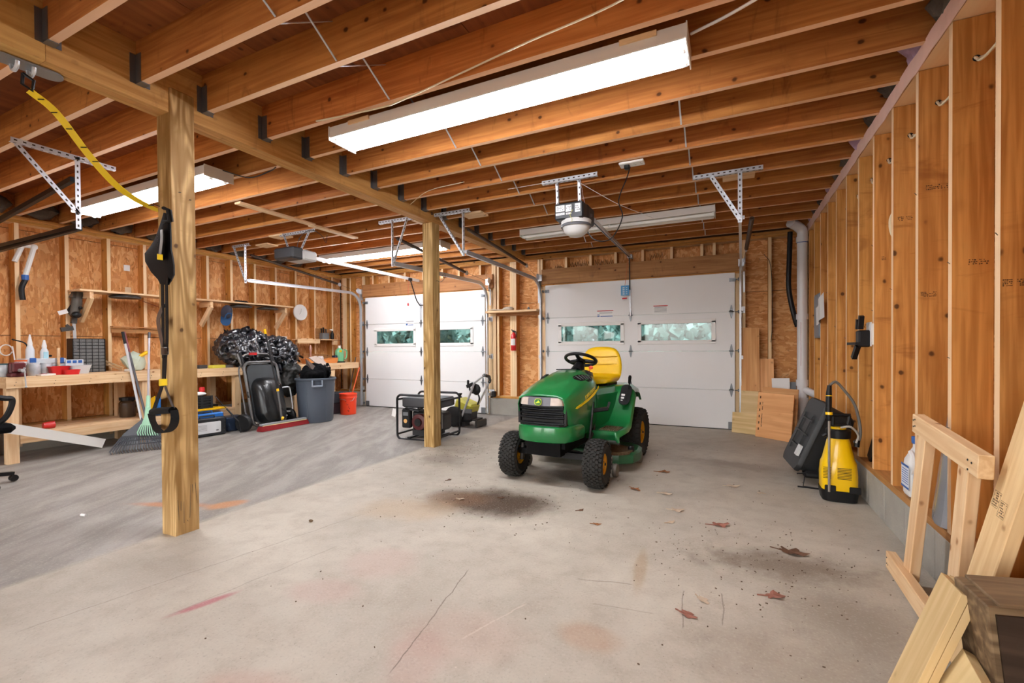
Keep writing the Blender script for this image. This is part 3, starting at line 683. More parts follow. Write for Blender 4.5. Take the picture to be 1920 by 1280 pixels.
# engine underside, frame, front axle
b = B(); b.box((0, .45, .33), (.30, 1.3, .10)); b.box((0, .0, .40), (.36, .38, .14)); b.box((0, -.17, .33), (.30, .10, .12)); b.box((.0, 1.1, .38), (.34, .5, .25)); b.done('frame', mat('chassis_black', '#0b0b0c', .8, spec=.2), mo, world=False)
b = B(); b.bar((-.33, .0, .245), (.33, .0, .245), .06, .05); b.box((0, -.02, .29), (.1, .12, .1)); b.done('front_axle', BLACKM, mo, world=False)
for s in (-1, 1):
    b = B(); b.tube([(s * .31, .0, .16), (s * .30, .0, .31)], .02, 8); b.tube([(s * .29, .01, .2), (s * .4, .01, .2)], .012, 8); b.done('spindle', DMETAL, mo, world=False)
    b = B(); b.tube([(s * .30, .08, .25), (0, .1, .27)], .009, 6); b.tube([(s * .30, .0, .25), (s * .30, .08, .25)], .01, 6); b.done('tie_rod', DMETAL, mo, world=False)
# deck
R = []
for z, k in ((.085, 1.0), (.10, 1.015), (.165, 1.01), (.185, .96), (.19, .8)):
    R.append([Vector((x * k, .72 + (y - .72) * k, z)) for x, y in [(-.52, .66), (-.45, .56), (-.2, .52), (.2, .52), (.42, .50), (.53, .58), (.56, .72), (.53, .92), (.4, 1.05), (0, 1.1), (-.4, 1.05), (-.52, .9)]])
b = B(); b.rings(R); dk = b.done('mower_deck', GREEND, mo, smooth=True, world=False, ang=30)
b = B(); b.rings([[Vector((.36 + .16 * math.cos(a) + .02 * noise.noise(Vector((a, 0, z * 30))), .62 + .17 * math.sin(a), z)) for a in [2 * PI * i / 16 for i in range(16)]] for z in (.17, .2)]); b.done('grass_debris', GRIME, dk, world=False)
for (x, y) in ((.43, .37), (-.43, .37), (.5, .98)):
    b = B(); b.lathe([(.02, -.02), (.055, -.018), (.06, 0), (.055, .018), (.02, .02)], 16, Matrix.Translation((x, y, .062)) @ rotm(0, PI / 2, 0)); b.bar((x - .04, y, .06), (x - .04, y + .03, .17), .02, .01, up=(1, 0, 0)); b.done('gauge_wheel', mat('gauge_grey', '#6d665d', .7, var=.2), mo, smooth=True, world=False)
b = B(); b.lathe([(.028, .17), (.028, .225), (.02, .235)], 10, Matrix.Translation((.50, .64, 0))); b.done('deck_knob', BLACKP, mo, world=False)
b = B(); b.bar((.34, .44, .20), (.30, .46, .36), .05, .012, up=(0, 1, 0)); b.done('deck_hanger', mat('hanger_green_grey', '#59635a', .5), mo, world=False)
# side skirt pipes between hood and body, pedal
b = B(); b.tube(smoothpath([(.25, .30, .66), (.262, .24, .56), (.262, .2, .44), (.25, .2, .33)], 4), .011, 6); b.tube(smoothpath([(.22, .4, .5), (.235, .36, .4), (.2, .3, .3)], 4), .014, 6); b.done('hose', BLACKP, mo, world=False)
b = B(); b.bar((.22, .34, .58), (.36, .40, .60), .05, .035, bev=.008); b.bar((.35, .395, .59), (.37, .4, .66), .02, .02); b.done('pedal', BLACKP, mo, world=False)
# body, footrests, fenders
R = []
for (y, z) in ((.34, .40), (.36, .385), (.70, .385), (.76, .395)): pass
for s in (-1, 1):
    b = B(); prof = [(.34, .36), (.34, .405), (.66, .405), (.76, .43), (.82, .50), (.88, .58), (.93, .66), (.98, .725), (1.06, .745), (1.2, .745), (1.32, .72), (1.40, .64)]
    inner = [(.16, z) for y, z in prof]
    rows = []
    for i, (y, z) in enumerate(prof):
        xo = .46 if y < .8 else (.455 if y < 1.0 else .41); zdrop = .05 if i < 4 else .06
        lift = .02 if .9 < y < 1.3 else .0
        rows.append([Vector((s * .17, y, z + lift * .5)), Vector((s * .34, y, z + lift)), Vector((s * (xo - .03), y, z + lift * .6)), Vector((s * xo, y, z - .015)), Vector((s * (xo + .012), y + .012, z - zdrop)), Vector((s * (xo - .01), y + .012, z - zdrop - .004)), Vector((s * (xo - .02), y, z - .03)), Vector((s * .17, y, z - .03))])
    b.rings(rows); fe = b.done('fender', GREEN, mo, smooth=True, world=False, ang=50)
    b = B()
    for i in range(6):
        for j in range(9): b.box((s * (.28 + j * .019), .40 + i * .04, .408), (.011, .024, .006))
    gp = b.done('footrest_grip', GRIME, fe, world=False)
b = B(); R = []
for z, k in ((.36, 1), (.6, 1.0), (.70, .98), (.75, .8)): R.append([Vector((x * k, y, z)) for x, y in ((-.30, .95), (-.19, .50), (-.19, .46), (.19, .46), (.19, .50), (.30, .95), (.30, 1.5), (-.30, 1.5))])
b.rings(R); b.done('body', GREEN, mo, smooth=True, world=False, ang=30)
# lever console on the left fender, facing forward and up
Mc = Matrix.Translation((.385, .885, .665)) @ rotm(0, .12, .1) @ rotm(-.72, 0, 0) @ FRONTM
b = B(); b.prism([(x, y) for x, y in rrect(.105, .24, .05)], .012, Mc @ Matrix.Translation((0, 0, .02))); co = b.done('lever_console', BLACKP, mo, world=False)
b = B(); b.prism(rrect(.016, .16, .007), .002, Mc @ Matrix.Translation((.022, .01, .032))); b.done('console_slot', mat('slot_black', '#050505', .8), co, world=False)
b = B()
for (x, y, wd, h) in ((-.018, -.01, .035, .022), (-.018, -.045, .03, .02), (-.02, -.075, .02, .008)): b.prism(rrect(wd, h, .004), .002, Mc @ Matrix.Translation((x, y, .032)))
b.done('console_marks', WHITEP, co, world=False)
b = B(); b.tube([Mc @ Vector((.022, .05, .0)), Mc @ Vector((.024, .10, .09))], .006, 6); lv = b.done('lever', BLACKM, mo, world=False)
b = B(); b.tube([Mc @ Vector((.024, .10, .09)), Mc @ Vector((.026, .125, .15)), Mc @ Vector((.026, .135, .165))], [.013, .016, .012], 10); b.done('lever_grip', BLACKP, lv, smooth=True, world=False)
# dash, column and steering wheel
b = B(); b.rings([[Vector((x * k, .52 + (y - .52) * k, z)) for x, y in ((-.2, .44), (.2, .44), (.18, .56), (.08, .62), (-.08, .62), (-.18, .56))] for z, k in ((.42, 1), (.8, 1), (.91, .9), (.935, .6))]); b.done('dash', BLACKP, mo, smooth=True, world=False, ang=30)
Ms = Matrix.Translation((0, .67, 1.02)) @ rotm(-.42, 0, 0)
b = B(); b.tube([(0, .56, .90), (0, .63, .96), (0, .662, .995)], [.075, .055, .04], 14); b.done('steering_column', BLACKP, mo, smooth=True, world=False)
b = B(); b.tube([Ms @ Vector((.15 * math.cos(a), .15 * math.sin(a), .01)) for a in [2 * PI * i / 32 for i in range(32)]], .0155, 10, closed=True)
b.lathe([(.05, -.02), (.052, 0), (.04, .012), (.001, .016)], 16, Ms)
for a in (-PI / 2, PI * .12, PI * .88): b.tube([Ms @ Vector((.03 * math.cos(a), .03 * math.sin(a), 0)), Ms @ Vector((.147 * math.cos(a), .147 * math.sin(a), .008))], [.022, .014], 8)
b.done('steering_wheel', BLACKP, mo, smooth=True, world=False)
b = B(); b.tube([(.10, .60, .90), (.12, .62, .945)], .005, 6); b.sphere((.122, .622, .955), .018, (1.3, .6, 1), 10); b.done('throttle_knob', mat('knob_orange', '#e2502a', .4), mo, smooth=True, world=False)
b = B(); b.bar((-.17, .46, .938), (.02, .5, .944), .018, .008); b.done('dash_lip', BLACKP, mo, world=False)
# seat
def seatring(y, z, hw, th, tilt, n=24):
    return [Vector((hw * math.copysign(abs(math.cos(a)) ** .55, math.cos(a)), y + math.sin(tilt) * th * math.copysign(abs(math.sin(a)) ** .7, math.sin(a)), z + math.cos(tilt) * th * math.copysign(abs(math.sin(a)) ** .7, math.sin(a)))) for a in [2 * PI * i / n for i in range(n)]]
b = B(); b.rings([[v + Vector((-.02, 0, 0)) for v in seatring(y, z, hw * 1.1, th, tl)] for (y, z, hw, th, tl) in ((.93, .79, .12, .02, 0), (.94, .80, .19, .035, 0), (1.0, .81, .215, .04, .05), (1.15, .80, .22, .045, .1), (1.26, .81, .225, .055, .5), (1.33, .86, .225, .055, 1.1), (1.36, .93, .222, .045, 1.35), (1.385, .975, .215, .04, 1.35), (1.40, 1.04, .20, .04, 1.4), (1.415, 1.11, .17, .036, 1.4), (1.42, 1.14, .13, .03, 1.4), (1.42, 1.155, .06, .012, 1.4))]); st = b.done('seat', SEATY, mo, smooth=True, world=False, ang=60, sub=1)
for z, hw, yy in ((.965, .17, 1.338), (1.05, .165, 1.352)):
    b = B(); b.tube(smoothpath([(-hw, yy + .01, z), (0, yy - .004, z - .006), (hw, yy + .01, z)], 5), .004, 5); b.done('seam', mat('seam_yellow', '#c99a05', .5), st, world=False)
b = B(); b.box((0, 1.14, .745), (.36, .36, .03), bev=.01); b.box((.1, 1.02, .72), (.03, .3, .04)); b.box((-.1, 1.02, .72), (.03, .3, .04)); b.bar((.12, .88, .74), (.20, 1.2, .77), .03, .02); b.tube([(.14, 1.0, .72), (.14, 1.0, .76)], .03, 8); b.done('seat_base', BLACKP, mo, world=False)
b = B(); b.box((0, 1.15, .70), (.34, .45, .06)); b.done('seat_support', BLACKM, mo, world=False)
# ================================================================ generator (local x right, y back)
GREYT = mat('tank_grey', '#3c3d40', .4, .2); EGREY = mat('engine_grey', '#77797c', .5, .5, var=.15); EDARK = mat('engine_dark', '#2a2a2c', .5, .3, var=.2)
ge = T('generator', 'black framed portable generator standing behind the middle wooden post', 'generator', (-3.52, 4.84, 0), .05)
def gloop(x, name='frame_loop'):
    pts = []
    for (y, z, a0) in ((.22, .05, -PI / 2), (.22, .50, 0), (-.22, .50, PI / 2), (-.22, .05, PI)):
        for i in range(5):
            a = a0 + PI / 2 * i / 4; pts.append((x, y + .045 * math.cos(a) * 1, z + .045 * math.sin(a)))
    b = B(); b.tube(pts, .0145, 8, closed=True); b.done(name, BLACKM, ge, smooth=True, world=False)
def gloopf(y):
    pts = []
    for (x, z, a0) in ((.26, .06, -PI / 2), (.26, .50, 0), (-.26, .50, PI / 2), (-.26, .06, PI)):
        for i in range(5):
            a = a0 + PI / 2 * i / 4; pts.append((x + .06 * math.cos(a), y, z + .06 * math.sin(a)))
    b = B(); b.tube(pts, .0145, 8, closed=True); b.done('frame_loop', BLACKM, ge, smooth=True, world=False)
gloopf(-.235); gloopf(.235)
b = B()
for x in (-.318, .318): b.tube([(x, -.235, .5), (x, .235, .5)], .0135, 8); b.tube([(x, -.235, .06), (x, .235, .06)], .0135, 8)
for x in (-.15, .15): b.bar((x, -.235, .02), (x, .235, .02), .04, .02)
b.done('cross_bar', BLACKM, ge, smooth=True, world=False)
b = B(); b.rings([[Vector((x, y, z)) for x, y in [(q[0], q[1]) for q in rrect(.56 * k, .43 * k, .05)]] for z, k in ((.40, .94), (.415, 1), (.50, 1), (.52, .95), (.525, .8))]); b.done('fuel_tank', GREYT, ge, smooth=True, world=False)
b = B(); b.lathe([(.035, .52), (.035, .545), (.03, .55)], 14, Matrix.Translation((.05, 0, 0))); b.done('fuel_cap', BLACKP, ge, world=False)
b = B(); b.box((-.20, -.19, .26), (.13, .07, .24), bev=.015); ac = b.done('air_cleaner', BLACKP, ge, world=False)
b = B(); b.lathe([(.026, 0), (.026, .003)], 18, Matrix.Translation((-.20, -.227, .23)) @ FRONTM); b.done('round_sticker', mat('sticker_tan', '#d9a765', .5), ac, world=False)
b = B(); b.box((-.20, -.226, .32), (.075, .002, .045)); b.done('plate', EGREY, ac, world=False)
b = B(); b.lathe([(.001, .055), (.05, .055), (.055, .04), (.10, .035), (.105, .0), (.10, -.04)], 24, Matrix.Translation((-.02, -.17, .22)) @ FRONTM); b.done('recoil_starter', mat('recoil_red', '#4a1114', .4), ge, smooth=True, world=False)
b = B(); b.lathe([(.001, .06), (.048, .06), (.05, .05)], 20, Matrix.Translation((-.02, -.17, .22)) @ FRONTM); b.box((-.02, -.232, .22), (.05, .002, .02)); b.done('starter_hub', BLACKP, ge, world=False)
b = B(); b.box((-.02, -.04, .23), (.26, .24, .24), bev=.02)
for i in range(8): b.box((.12, -.05, .14 + i * .022), (.08, .2, .008))
b.box((.22, -.02, .22), (.14, .25, .22), bev=.03); b.box((.0, 0, .075), (.3, .3, .07)); b.done('engine', EDARK, ge, world=False)
b = B(); b.box((.24, -.15, .24), (.11, .04, .2), bev=.01); b.done('control_panel', EGREY, ge, world=False)
b = B(); b.tube(smoothpath([(-.22, -.2, .385), (-.15, -.22, .40), (-.05, -.2, .38), (.05, -.22, .40)], 5), .012, 6); b.tube(smoothpath([(-.2, -.2, .37), (-.12, -.23, .375), (0, -.22, .36)], 5), .009, 6); b.done('fuel_hose', BLACKP, ge, smooth=True, world=False)
for x in (-.2, .2):
    b = B(); b.lathe([(.02, 0), (.024, .004), (.024, .01)], 10, Matrix.Translation((x, -.2, 0))); b.lathe([(.02, 0), (.024, .004), (.024, .01)], 10, Matrix.Translation((x, .2, 0))); b.done('rubber_foot', BLACKP, ge, world=False)
b = B(); b.box((-.365, -.24, .33), (.06, .003, .10), rotm(0, .25, 0)); b.tube([(-.32, -.24, .4), (-.35, -.24, .37)], .002, 4); b.done('hang_tag', WHITEP, ge, world=False)
# ================================================================ pressure washer
pw = T('pressure_washer', 'yellow and black pressure washer with a silver tube handle behind the generator', 'pressure washer', (-3.35, 5.7, 0))
yn, yf_ = 5.62, 5.98
Pn = [at(u, v, 'y', yn) for u, v in ((864, 786), (889, 718))]; a1 = at(908, 703, 'y', yn)
Pf = [at(u, v, 'y', yf_) for u, v in ((869, 793), (882, 789), (886, 780))]; a2 = at(919, 713, 'y', yf_)
b = B(); b.tube([Pn[0], Pn[1], a1 + (Pn[1] - a1) * .2, a1], .016, 8); b.done('handle_tube', ALU, pw, smooth=True)
b = B(); b.tube([Pf[0], Pf[1], Pf[2], a2 + (Pf[2] - a2) * .1, a2], .016, 8); b.done('handle_tube', ALU, pw, smooth=True)
b = B(); m_ = (a1 + a2) / 2 + Vector((.03, 0, .02)); b.tube([a1 + (Pn[1] - a1) * .1, a1, m_, a2, a2 + (Pf[2] - a2) * .06], .022, 8); b.done('foam_grip', BLACKP, pw, smooth=True)
c = at(876, 760, 'y', 5.78)
b = B(); b.box(c, (.30, .26, .16), rotm(0, .35, 0), bev=.03); b.done('engine_cowl', mat('cowl_yellow', '#b9b23a', .4), pw)
b = B(); b.box(c + Vector((.0, -.02, -.12)), (.26, .24, .2), bev=.03); b.box(c + Vector((-.1, 0, -.28)), (.2, .2, .2), bev=.03); b.done('engine', EDARK, pw)
b = B(); b.box(c + Vector((.10, -.14, -.06)), (.12, .02, .06)); b.done('muffler_guard', EGREY, pw)
b = B(); b.lathe([(.02, -.01), (.03, 0), (.012, .02), (.03, .05), (.034, .06)], 8, Matrix.Translation(c + Vector((-.12, 0, .12)))); b.done('recoil_grip', BLACKP, pw)
for dy in (-.16, .2):
    b = B(); wc = Vector((c.x - .13, 5.78 + dy, .15)); b.lathe([(.03, -.025), (.12, -.03), (.148, -.02), (.15, 0), (.148, .02), (.12, .03), (.03, .025)], 20, Matrix.Translation(wc) @ rotm(PI / 2, 0, 0)); b.done('wheel', BLACKP, pw, smooth=True)
b = B(); b.bar((c.x - .15, 5.78, .12), (c.x + .2, 5.8, .10), .2, .03); b.box((c.x + .22, 5.8, .05), (.05, .28, .1), bev=.01); b.done('base_frame', DMETAL, pw)
g0 = at(893, 730, 'y', 5.72)
b = B(); b.sphere(g0, .07, (1, .6, 1.2), 10); b.tube(smoothpath([g0 + Vector((0, 0, -.02)), g0 + Vector((.05, 0, -.12)), g0 + Vector((.02, 0, -.22))], 5), .012, 6)
b.tube([g0 + Vector((-.04 + .06 * math.cos(a), -.02, .02 + .07 * math.sin(a))) for a in [i * .5 for i in range(14)]], .012, 6); b.done('coiled_hose', BLACKP, pw, smooth=True)
g1 = at(881, 722, 'y', yn); b = B(); b.box(g1, (.12, .03, .05), rotm(0, -.4, 0), bev=.008); b.box(g1 + Vector((-.03, 0, .04)), (.03, .03, .07), bev=.008); b.done('spray_gun_holder', BLACKP, pw)
# ================================================================ garage door tracks and springs
def perf(b, p0, p1, wdt=.032, up=(0, 0, 1), flip=1):
    'L-shaped slotted angle from p0 to p1'
    p0, p1 = Vector(p0), Vector(p1); x = (p1 - p0).normalized(); u = Vector(up); y = u.cross(x).normalized(); z = x.cross(y)
    b.bar(p0 + z * wdt / 2, p1 + z * wdt / 2, .0025, wdt, up=z); b.bar(p0 + y * flip * wdt / 2, p1 + y * flip * wdt / 2, wdt, .0025, up=z)
    L = (p1 - p0).length; b.mi = 1; n = int(L / .045)
    for i in range(n):
        c = p0 + x * (.025 + i * (L - .05) / max(1, n - 1))
        for (o, wy, wz) in ((z * wdt / 2, .0032, .010), (y * flip * wdt / 2, .010, .0032)):
            M = Matrix(((x.x, y.x, z.x, 0), (x.y, y.y, z.y, 0), (x.z, y.z, z.z, 0), (0, 0, 0, 1))); b.box(c + o, (.018, wy, wz), M)
    b.mi = 0
HOLE = mat('slot_dark', '#3a2a1e', .9)
def angle_part(name, parent, *a, **k):
    b = B(); perf(b, *a, **k); return b.done(name, [METAL, HOLE], parent)
def track(name_label, x, side, yend, zend, zc=2.24, hang=None, m=METAL, xend=None):
    xend = x if xend is None else xend
    t = T('door_track', name_label, 'door track', (x, 6.9, .1))
    def chan(pts, out):
        b = B(); R = []
        for i, p in enumerate(pts):
            p = Vector(p); tn = (Vector(pts[min(i + 1, len(pts) - 1)]) - Vector(pts[max(i - 1, 0)])).normalized(); n = Vector((1, 0, 0)).cross(tn)
            s = .026; R.append([p + Vector((-side * .012, 0, 0)) + n * s, p + Vector((side * .012, 0, 0)) + n * s, p + Vector((side * .012, 0, 0)) - n * s, p + Vector((-side * .012, 0, 0)) - n * s * .9, p + Vector((-side * .012, 0, 0)) - n * s * .75, p + Vector((side * .009, 0, 0)) - n * s * .75, p + Vector((side * .009, 0, 0)) + n * s * .75, p + Vector((-side * .012, 0, 0)) + n * s * .75])
        b.rings(R); return b.done(out, m, t, smooth=True)
    yv = 6.875; r = .3
    chan([(x, yv, .02), (x, yv, zc - r)], 'vertical_rail')
    chan([(x, yv - r + r * math.cos(a), zc - r + r * math.sin(a)) for a in [PI / 2 * i / 10 for i in range(11)]], 'curved_rail')
    chan([(x, yv - r, zc), (xend, yend, zend)], 'horizontal_rail')
    for z in (.35, 1.0, 1.65):
        b = B(); b.box((x + side * .02, yv + .035, z), (.025, .09, .05)); b.box((x + side * .035, YB - .006, z), (.05, .004, .09)); b.done('track_bracket', METAL, t)
    b = B(); b.box((x + side * .03, YB - .05, 2.2), (.004, .1, .16)); b.box((x + side * .01, YB - .09, 2.28), (.07, .03, .1)); b.lathe([(.016, 0), (.05, .002), (.044, .008), (.05, .014), (.016, .016)], 14, Matrix.Translation((x + side * .045, YB - .12, 2.30)) @ rotm(0, PI / 2, 0)); b.done('cable_pulley', METAL, t, smooth=True)
    b = B(); b.box((x + side * .045, YB - .06, 2.02), (.022, .02, .28)); b.done('flag_bracket', METAL, t)
    if hang:
        (ya, xa, xb, kind) = hang
        angle_part('hanger_angle', t, (xa, ya, ZJ - .036), (xb, ya, ZJ - .036))
        angle_part('hanger_angle', t, (xend + side * .015, ya + .0, zend - .04), (xend + side * .015, ya, ZJ - .03), up=(0, -1, 0))
        angle_part('hanger_brace', t, (xend + side * .02, ya + .004, zend - .02), (kind, ya + .004, ZJ - .03), up=(0, -1, 0))
        b = B(); b.box((xend + side * .01, ya, zend), (.05, .012, .03)); b.done('hanger_bolt', METAL, t)
    return t
track('galvanized left track of the left garage door, hung above the black bag', -6.63, -1, 4.31, 2.15, hang=(4.29, -6.64, -6.25, -6.58), xend=-6.30)
track('galvanized right track of the left garage door, passing behind the middle post', -3.76, 1, 4.29, 2.165, hang=(4.27, -3.82, -3.32, -3.38), xend=-3.61)
track('galvanized left track of the right garage door beside the fire extinguisher', -2.77, -1, 4.33, 2.21, hang=(4.31, -3.04, -2.57, -2.95), xend=-2.62)
track('galvanized right track of the right garage door next to the white drain pipe', .135, 1, 4.42, 2.26, hang=(4.40, -.29, .26, -.13), xend=.085)
SPRING = mat('spring_steel', '#57483e', .45, .8)
def spring(label, p0, p1, tail):
    p0, p1, tail = Vector(p0), Vector(p1), Vector(tail)
    t = T('extension_spring', label, 'spring', p0); d = (p1 - p0); L = d.length; x = d.normalized(); u = x.cross(Vector((0, 0, 1))).normalized(); v = x.cross(u)
    b = B(); n = 90; b.tube([p0 + x * L * i / n for i in range(n + 1)], [.0225 if i % 2 else .019 for i in range(n + 1)], 8); b.done('coil', SPRING, t, smooth=True)
    b = B(); b.tube([p0 + u * .02 * math.cos(a) - x * (.02 + .02 * math.sin(a)) for a in [i * .6 for i in range(11)]], .003, 5); b.done('end_hook', SPRING, t)
    b = B(); b.lathe([(.012, -.01), (.035, -.008), (.028, 0), (.035, .008), (.012, .01)], 14, Matrix.Translation(p1 + x * .05) @ rotm(0, PI / 2, 0)); b.box(p1 + x * .03, (.03, .09, .02)); b.done('pulley', METAL, t, smooth=True)
    b = B(); b.tube([p1 + x * .05, tail], .0022, 4); b.done('lift_cable', DMETAL, t)
spring('long rusty extension spring above the left track of the left garage door', at(470, 478, 'x', -6.74), at(633, 532, 'x', -6.74), (-6.68, 6.86, 2.28))
spring('dark extension spring crossing behind the middle post above the left garage door', at(745, 447, 'x', -3.70), at(872, 510, 'x', -3.72), (-3.72, 6.86, 2.28))
spring('thick dark extension spring above the left track of the right garage door', at(878, 430, 'x', -2.86), at(985, 496, 'x', -2.86), (-2.84, 6.86, 2.30))
spring('extension spring above the right track of the right garage door', (.19, 4.75, 2.33), (.19, 6.3, 2.35), (.17, 6.86, 2.28))
# second-door tracks in the near left bay, running towards the left wall
t = T('door_track', 'black overhead door rails on a slotted hanger in the upper left corner', 'door track', (-4.80, 1.83, 2.2))
pv0, pv1 = at(150, 300, 'z', ZJ - .03), None
X0 = -4.80; Y0 = pv0.y
def pz(u, v): return at(u, v, 'y', Y0)
top = pz(150, 300); bot = pz(151, 430)
angle_part('hanger_angle', t, (top.x, Y0, bot.z), (top.x, Y0, ZJ - .01), up=(0, -1, 0))
angle_part('hanger_angle', t, (top.x, 1.40, ZJ - .034), (top.x, 2.02, ZJ - .034))
angle_part('hanger_brace', t, (top.x, Y0, pz(150, 400).z), (top.x, 1.44, ZJ - .03), up=(0, -1, 0))
b = B(); q = pz(150, 425); b.bar(q, (XL, Y0 + .03, q.z - .02), .03, .055); b.box((q.x - 1.2, Y0 - .02, q.z), (2.4, .006, .03)); b.done('lower_rail', BLACKM, t)
b = B(); q = pz(136, 336); q2 = pz(0, 412); b.bar(q, q + (q2 - q) * 1.6, .03, .04); b.done('upper_rail', BLACKM, t)
# ================================================================ openers
OPB = mat('opener_black', '#202123', .4); OPW = mat('opener_lens', '#e8e8e6', .3, trans=.2)
o2 = T('door_opener', 'black garage door opener with a round frosted lamp lens, hung over the mower', 'door opener', (-1.3, 4.05, 2.3))
c = Vector((-1.31, 4.02, 2.39))
b = B(); b.box(c, (.27, .16, .15), bev=.012); b.done('front_panel', OPB, o2)
b = B(); b.box(c + Vector((.02, .17, 0)), (.24, .22, .16), bev=.012); b.done('casing', OPB, o2)
b = B(); b.lathe([(.001, -.215), (.06, -.21), (.105, -.175), (.132, -.12), (.14, -.07), (.12, -.06)], 20, Matrix.Translation(c + Vector((.03, .05, 0)))); b.done('lamp_lens', OPW, o2, smooth=True)
for (dx, dz, w_, h_) in ((-.08, .025, .085, .055), (.0, .02, .055, .06), (.085, .015, .05, .075), (-.08, -.025, .085, .02), (.0, -.028, .05, .016)):
    b = B(); b.box(c + Vector((dx, -.081, dz)), (w_, .002, h_)); wl2 = b.done('warning_label', WHITEP, o2); marks('label_print', Matrix.Translation(c + Vector((dx, -.0822, dz))) @ FRONTM, w_ * .8, h_ * .7, 3, INK, wl2, seed=int(dx * 90))
b = B(); b.lathe([(.10, -.075), (.125, -.09), (.142, -.115), (.139, -.13), (.12, -.12)], 20, Matrix.Translation(c + Vector((.03, .05, 0)))); b.done('lens_holder', mat('lens_holder_grey', '#55565a', .4), o2, smooth=True)
b = B(); b.box(c + Vector((.1405, .17, .0)), (.002, .07, .03), rotm(.25, 0, 0)); b.done('side_label', EGREY, o2)
angle_part('hanger_angle', o2, (-1.56, 3.92, ZJ - .036), (-1.04, 3.92, ZJ - .036))
for x in (-1.41, -1.20): angle_part('hanger_strap', o2, (x, 3.98, 2.45), (x, 3.96, ZJ - .02), up=(0, -1, 0))
e0 = c + Vector((.06, .2, .06)); e1 = Vector((-1.335, 6.86, 2.50))
b = B(); b.bar(e0, e1, .03, .04); b.done('rail', ALU, o2)
b = B(); b.bar(e0 + Vector((0, 0, -.022)), e1 + Vector((0, 0, -.022)), .012, .006); b.done('chain', BLACKM, o2)
b = B(); b.box(e1 + Vector((0, .04, 0)), (.07, .12, .05)); b.lathe([(.03, 0), (.03, .02)], 12, Matrix.Translation(e1 + Vector((0, 0, -.03)))); b.done('header_bracket', METAL, o2)
b = B(); b.tube([e1 + Vector((0, -.02, -.03)), (-1.335, 6.86, 2.0)], .009, 6); b.done('drop_arm', BLACKM, o2)
b = B(); b.bar((-1.335, 6.90, 2.02), (-1.335, 6.905, 1.62), .014, .02, up=(0, 1, 0)); b.bar((-1.345, 6.89, 2.0), (-1.338, 6.90, 1.75), .008, .02, up=(0, 1, 0)); b.done('door_arm', METAL, o2)
b = B(); b.tube([e1 + Vector((-.02, -.02, -.03)), (-1.40, 6.83, 2.06)], .0035, 5); b.done('release_cord', mat('cord_orange', '#c9683a', .7), o2)
b = B(); b.box((-1.40, 6.83, 1.99), (.12, .003, .15)); tg = b.done('release_tag', mat('tag_blue', '#2d8cc4', .4), o2)
b = B()
for i in range(4): b.box((-1.42, 6.827, 2.03 - i * .03), (.03, .002, .014)); b.box((-1.375, 6.827, 2.03 - i * .03), (.02, .002, .01))
b.done('tag_print', WHITEP, tg)
b = B(); b.tube([(-1.44, 6.83, 1.87), (-1.37, 6.83, 1.875)], .011, 6); b.done('release_handle', REDP, o2, smooth=True)
b = B(); P = [at(u, v, 'y', 3.9) for u, v in ((1182, 311),)] + [Vector((-.78, 3.9, 2.58)), Vector((-.86, 3.95, 2.42)), Vector((-.84, 4.0, 2.28)), Vector((-.95, 4.05, 2.12)), Vector((-1.1, 4.1, 2.13)), Vector((-1.18, 4.1, 2.22)), c + Vector((.1, .05, -.03))]
b.tube(smoothpath(P, 6), .005, 6); b.done('power_cord', BLACKP, o2, smooth=True)
b = B(); b.tube(smoothpath([c + Vector((.05, -.08, .05)), c + Vector((.13, -.02, .04)), c + Vector((.11, .0, .14)), (-1.2, 3.95, 2.6), (-1.3, 3.9, 2.65), (-1.9, 3.9, 2.66)], 6), .002, 4); b.done('bell_wire', WHITEP, o2)
b = B(); b.tube(smoothpath([(-1.2, 3.95, 2.62), (-.95, 4.3, 2.5), (-.75, 4.7, 2.47), (-.7, 5.0, 2.5)], 6), .0025, 4); b.done('bell_wire', WHITEP, o2)
b = B(); b.tube(smoothpath([c + Vector((.04, -.085, 0)), c + Vector((.02, -.1, -.05)), c + Vector((.04, -.1, -.09)), c + Vector((.02, -.08, -.12))], 5), .002, 4); b.done('antenna_wire', mat('wire_yellow', '#b9b04a', .6), o2)
ou = T('ceiling_outlet', 'white double outlet box under a joist feeding the right door opener', 'outlet', (-.73, 3.83, 2.68))
b = B(); b.box((-.73, 3.86, 2.677), (.20, .10, .018), bev=.004); pl = b.done('cover_plate', WHITEP, ou)
b = B(); b.box((-.77, 3.86, 2.655), (.045, .045, .04), bev=.008); b.done('plug', BLACKP, ou)
b = B()
for dx in (.0, .05): b.box((-.71 + dx, 3.85, 2.6675), (.003, .012, .002)); b.box((-.70 + dx, 3.87, 2.6675), (.003, .012, .002))
b.done('socket_slots', BLACKP, ou)
o1 = T('door_opener', 'black and grey garage door opener over the left bay with a long white rail', 'door opener', (-5.1, 4.05, 2.35))
c = Vector((-5.12, 4.05, 2.375)); M = rotm(0, 0, 0)
b = B(); b.box(c, (.36, .17, .15), bev=.02); b.box(c + Vector((-.0, -.087, .04)), (.34, .006, .004)); b.done('front_cover', OPB, o1)
b = B(); b.box(c + Vector((.03, .17, -.01)), (.34, .22, .13), bev=.02); b.done('rear_casing', mat('opener_grey', '#c9c9c6', .4), o1)
angle_part('hanger_angle', o1, (-5.42, 4.15, ZJ - .036), (-4.76, 4.15, ZJ - .036))
angle_part('hanger_strap', o1, (-5.22, 4.15, 2.45), (-5.32, 4.15, ZJ - .02), up=(0, -1, 0)); angle_part('hanger_strap', o1, (-5.0, 4.15, 2.43), (-4.83, 4.15, ZJ - .02), up=(0, -1, 0))
r1 = Vector((-5.19, 6.86, 2.40))
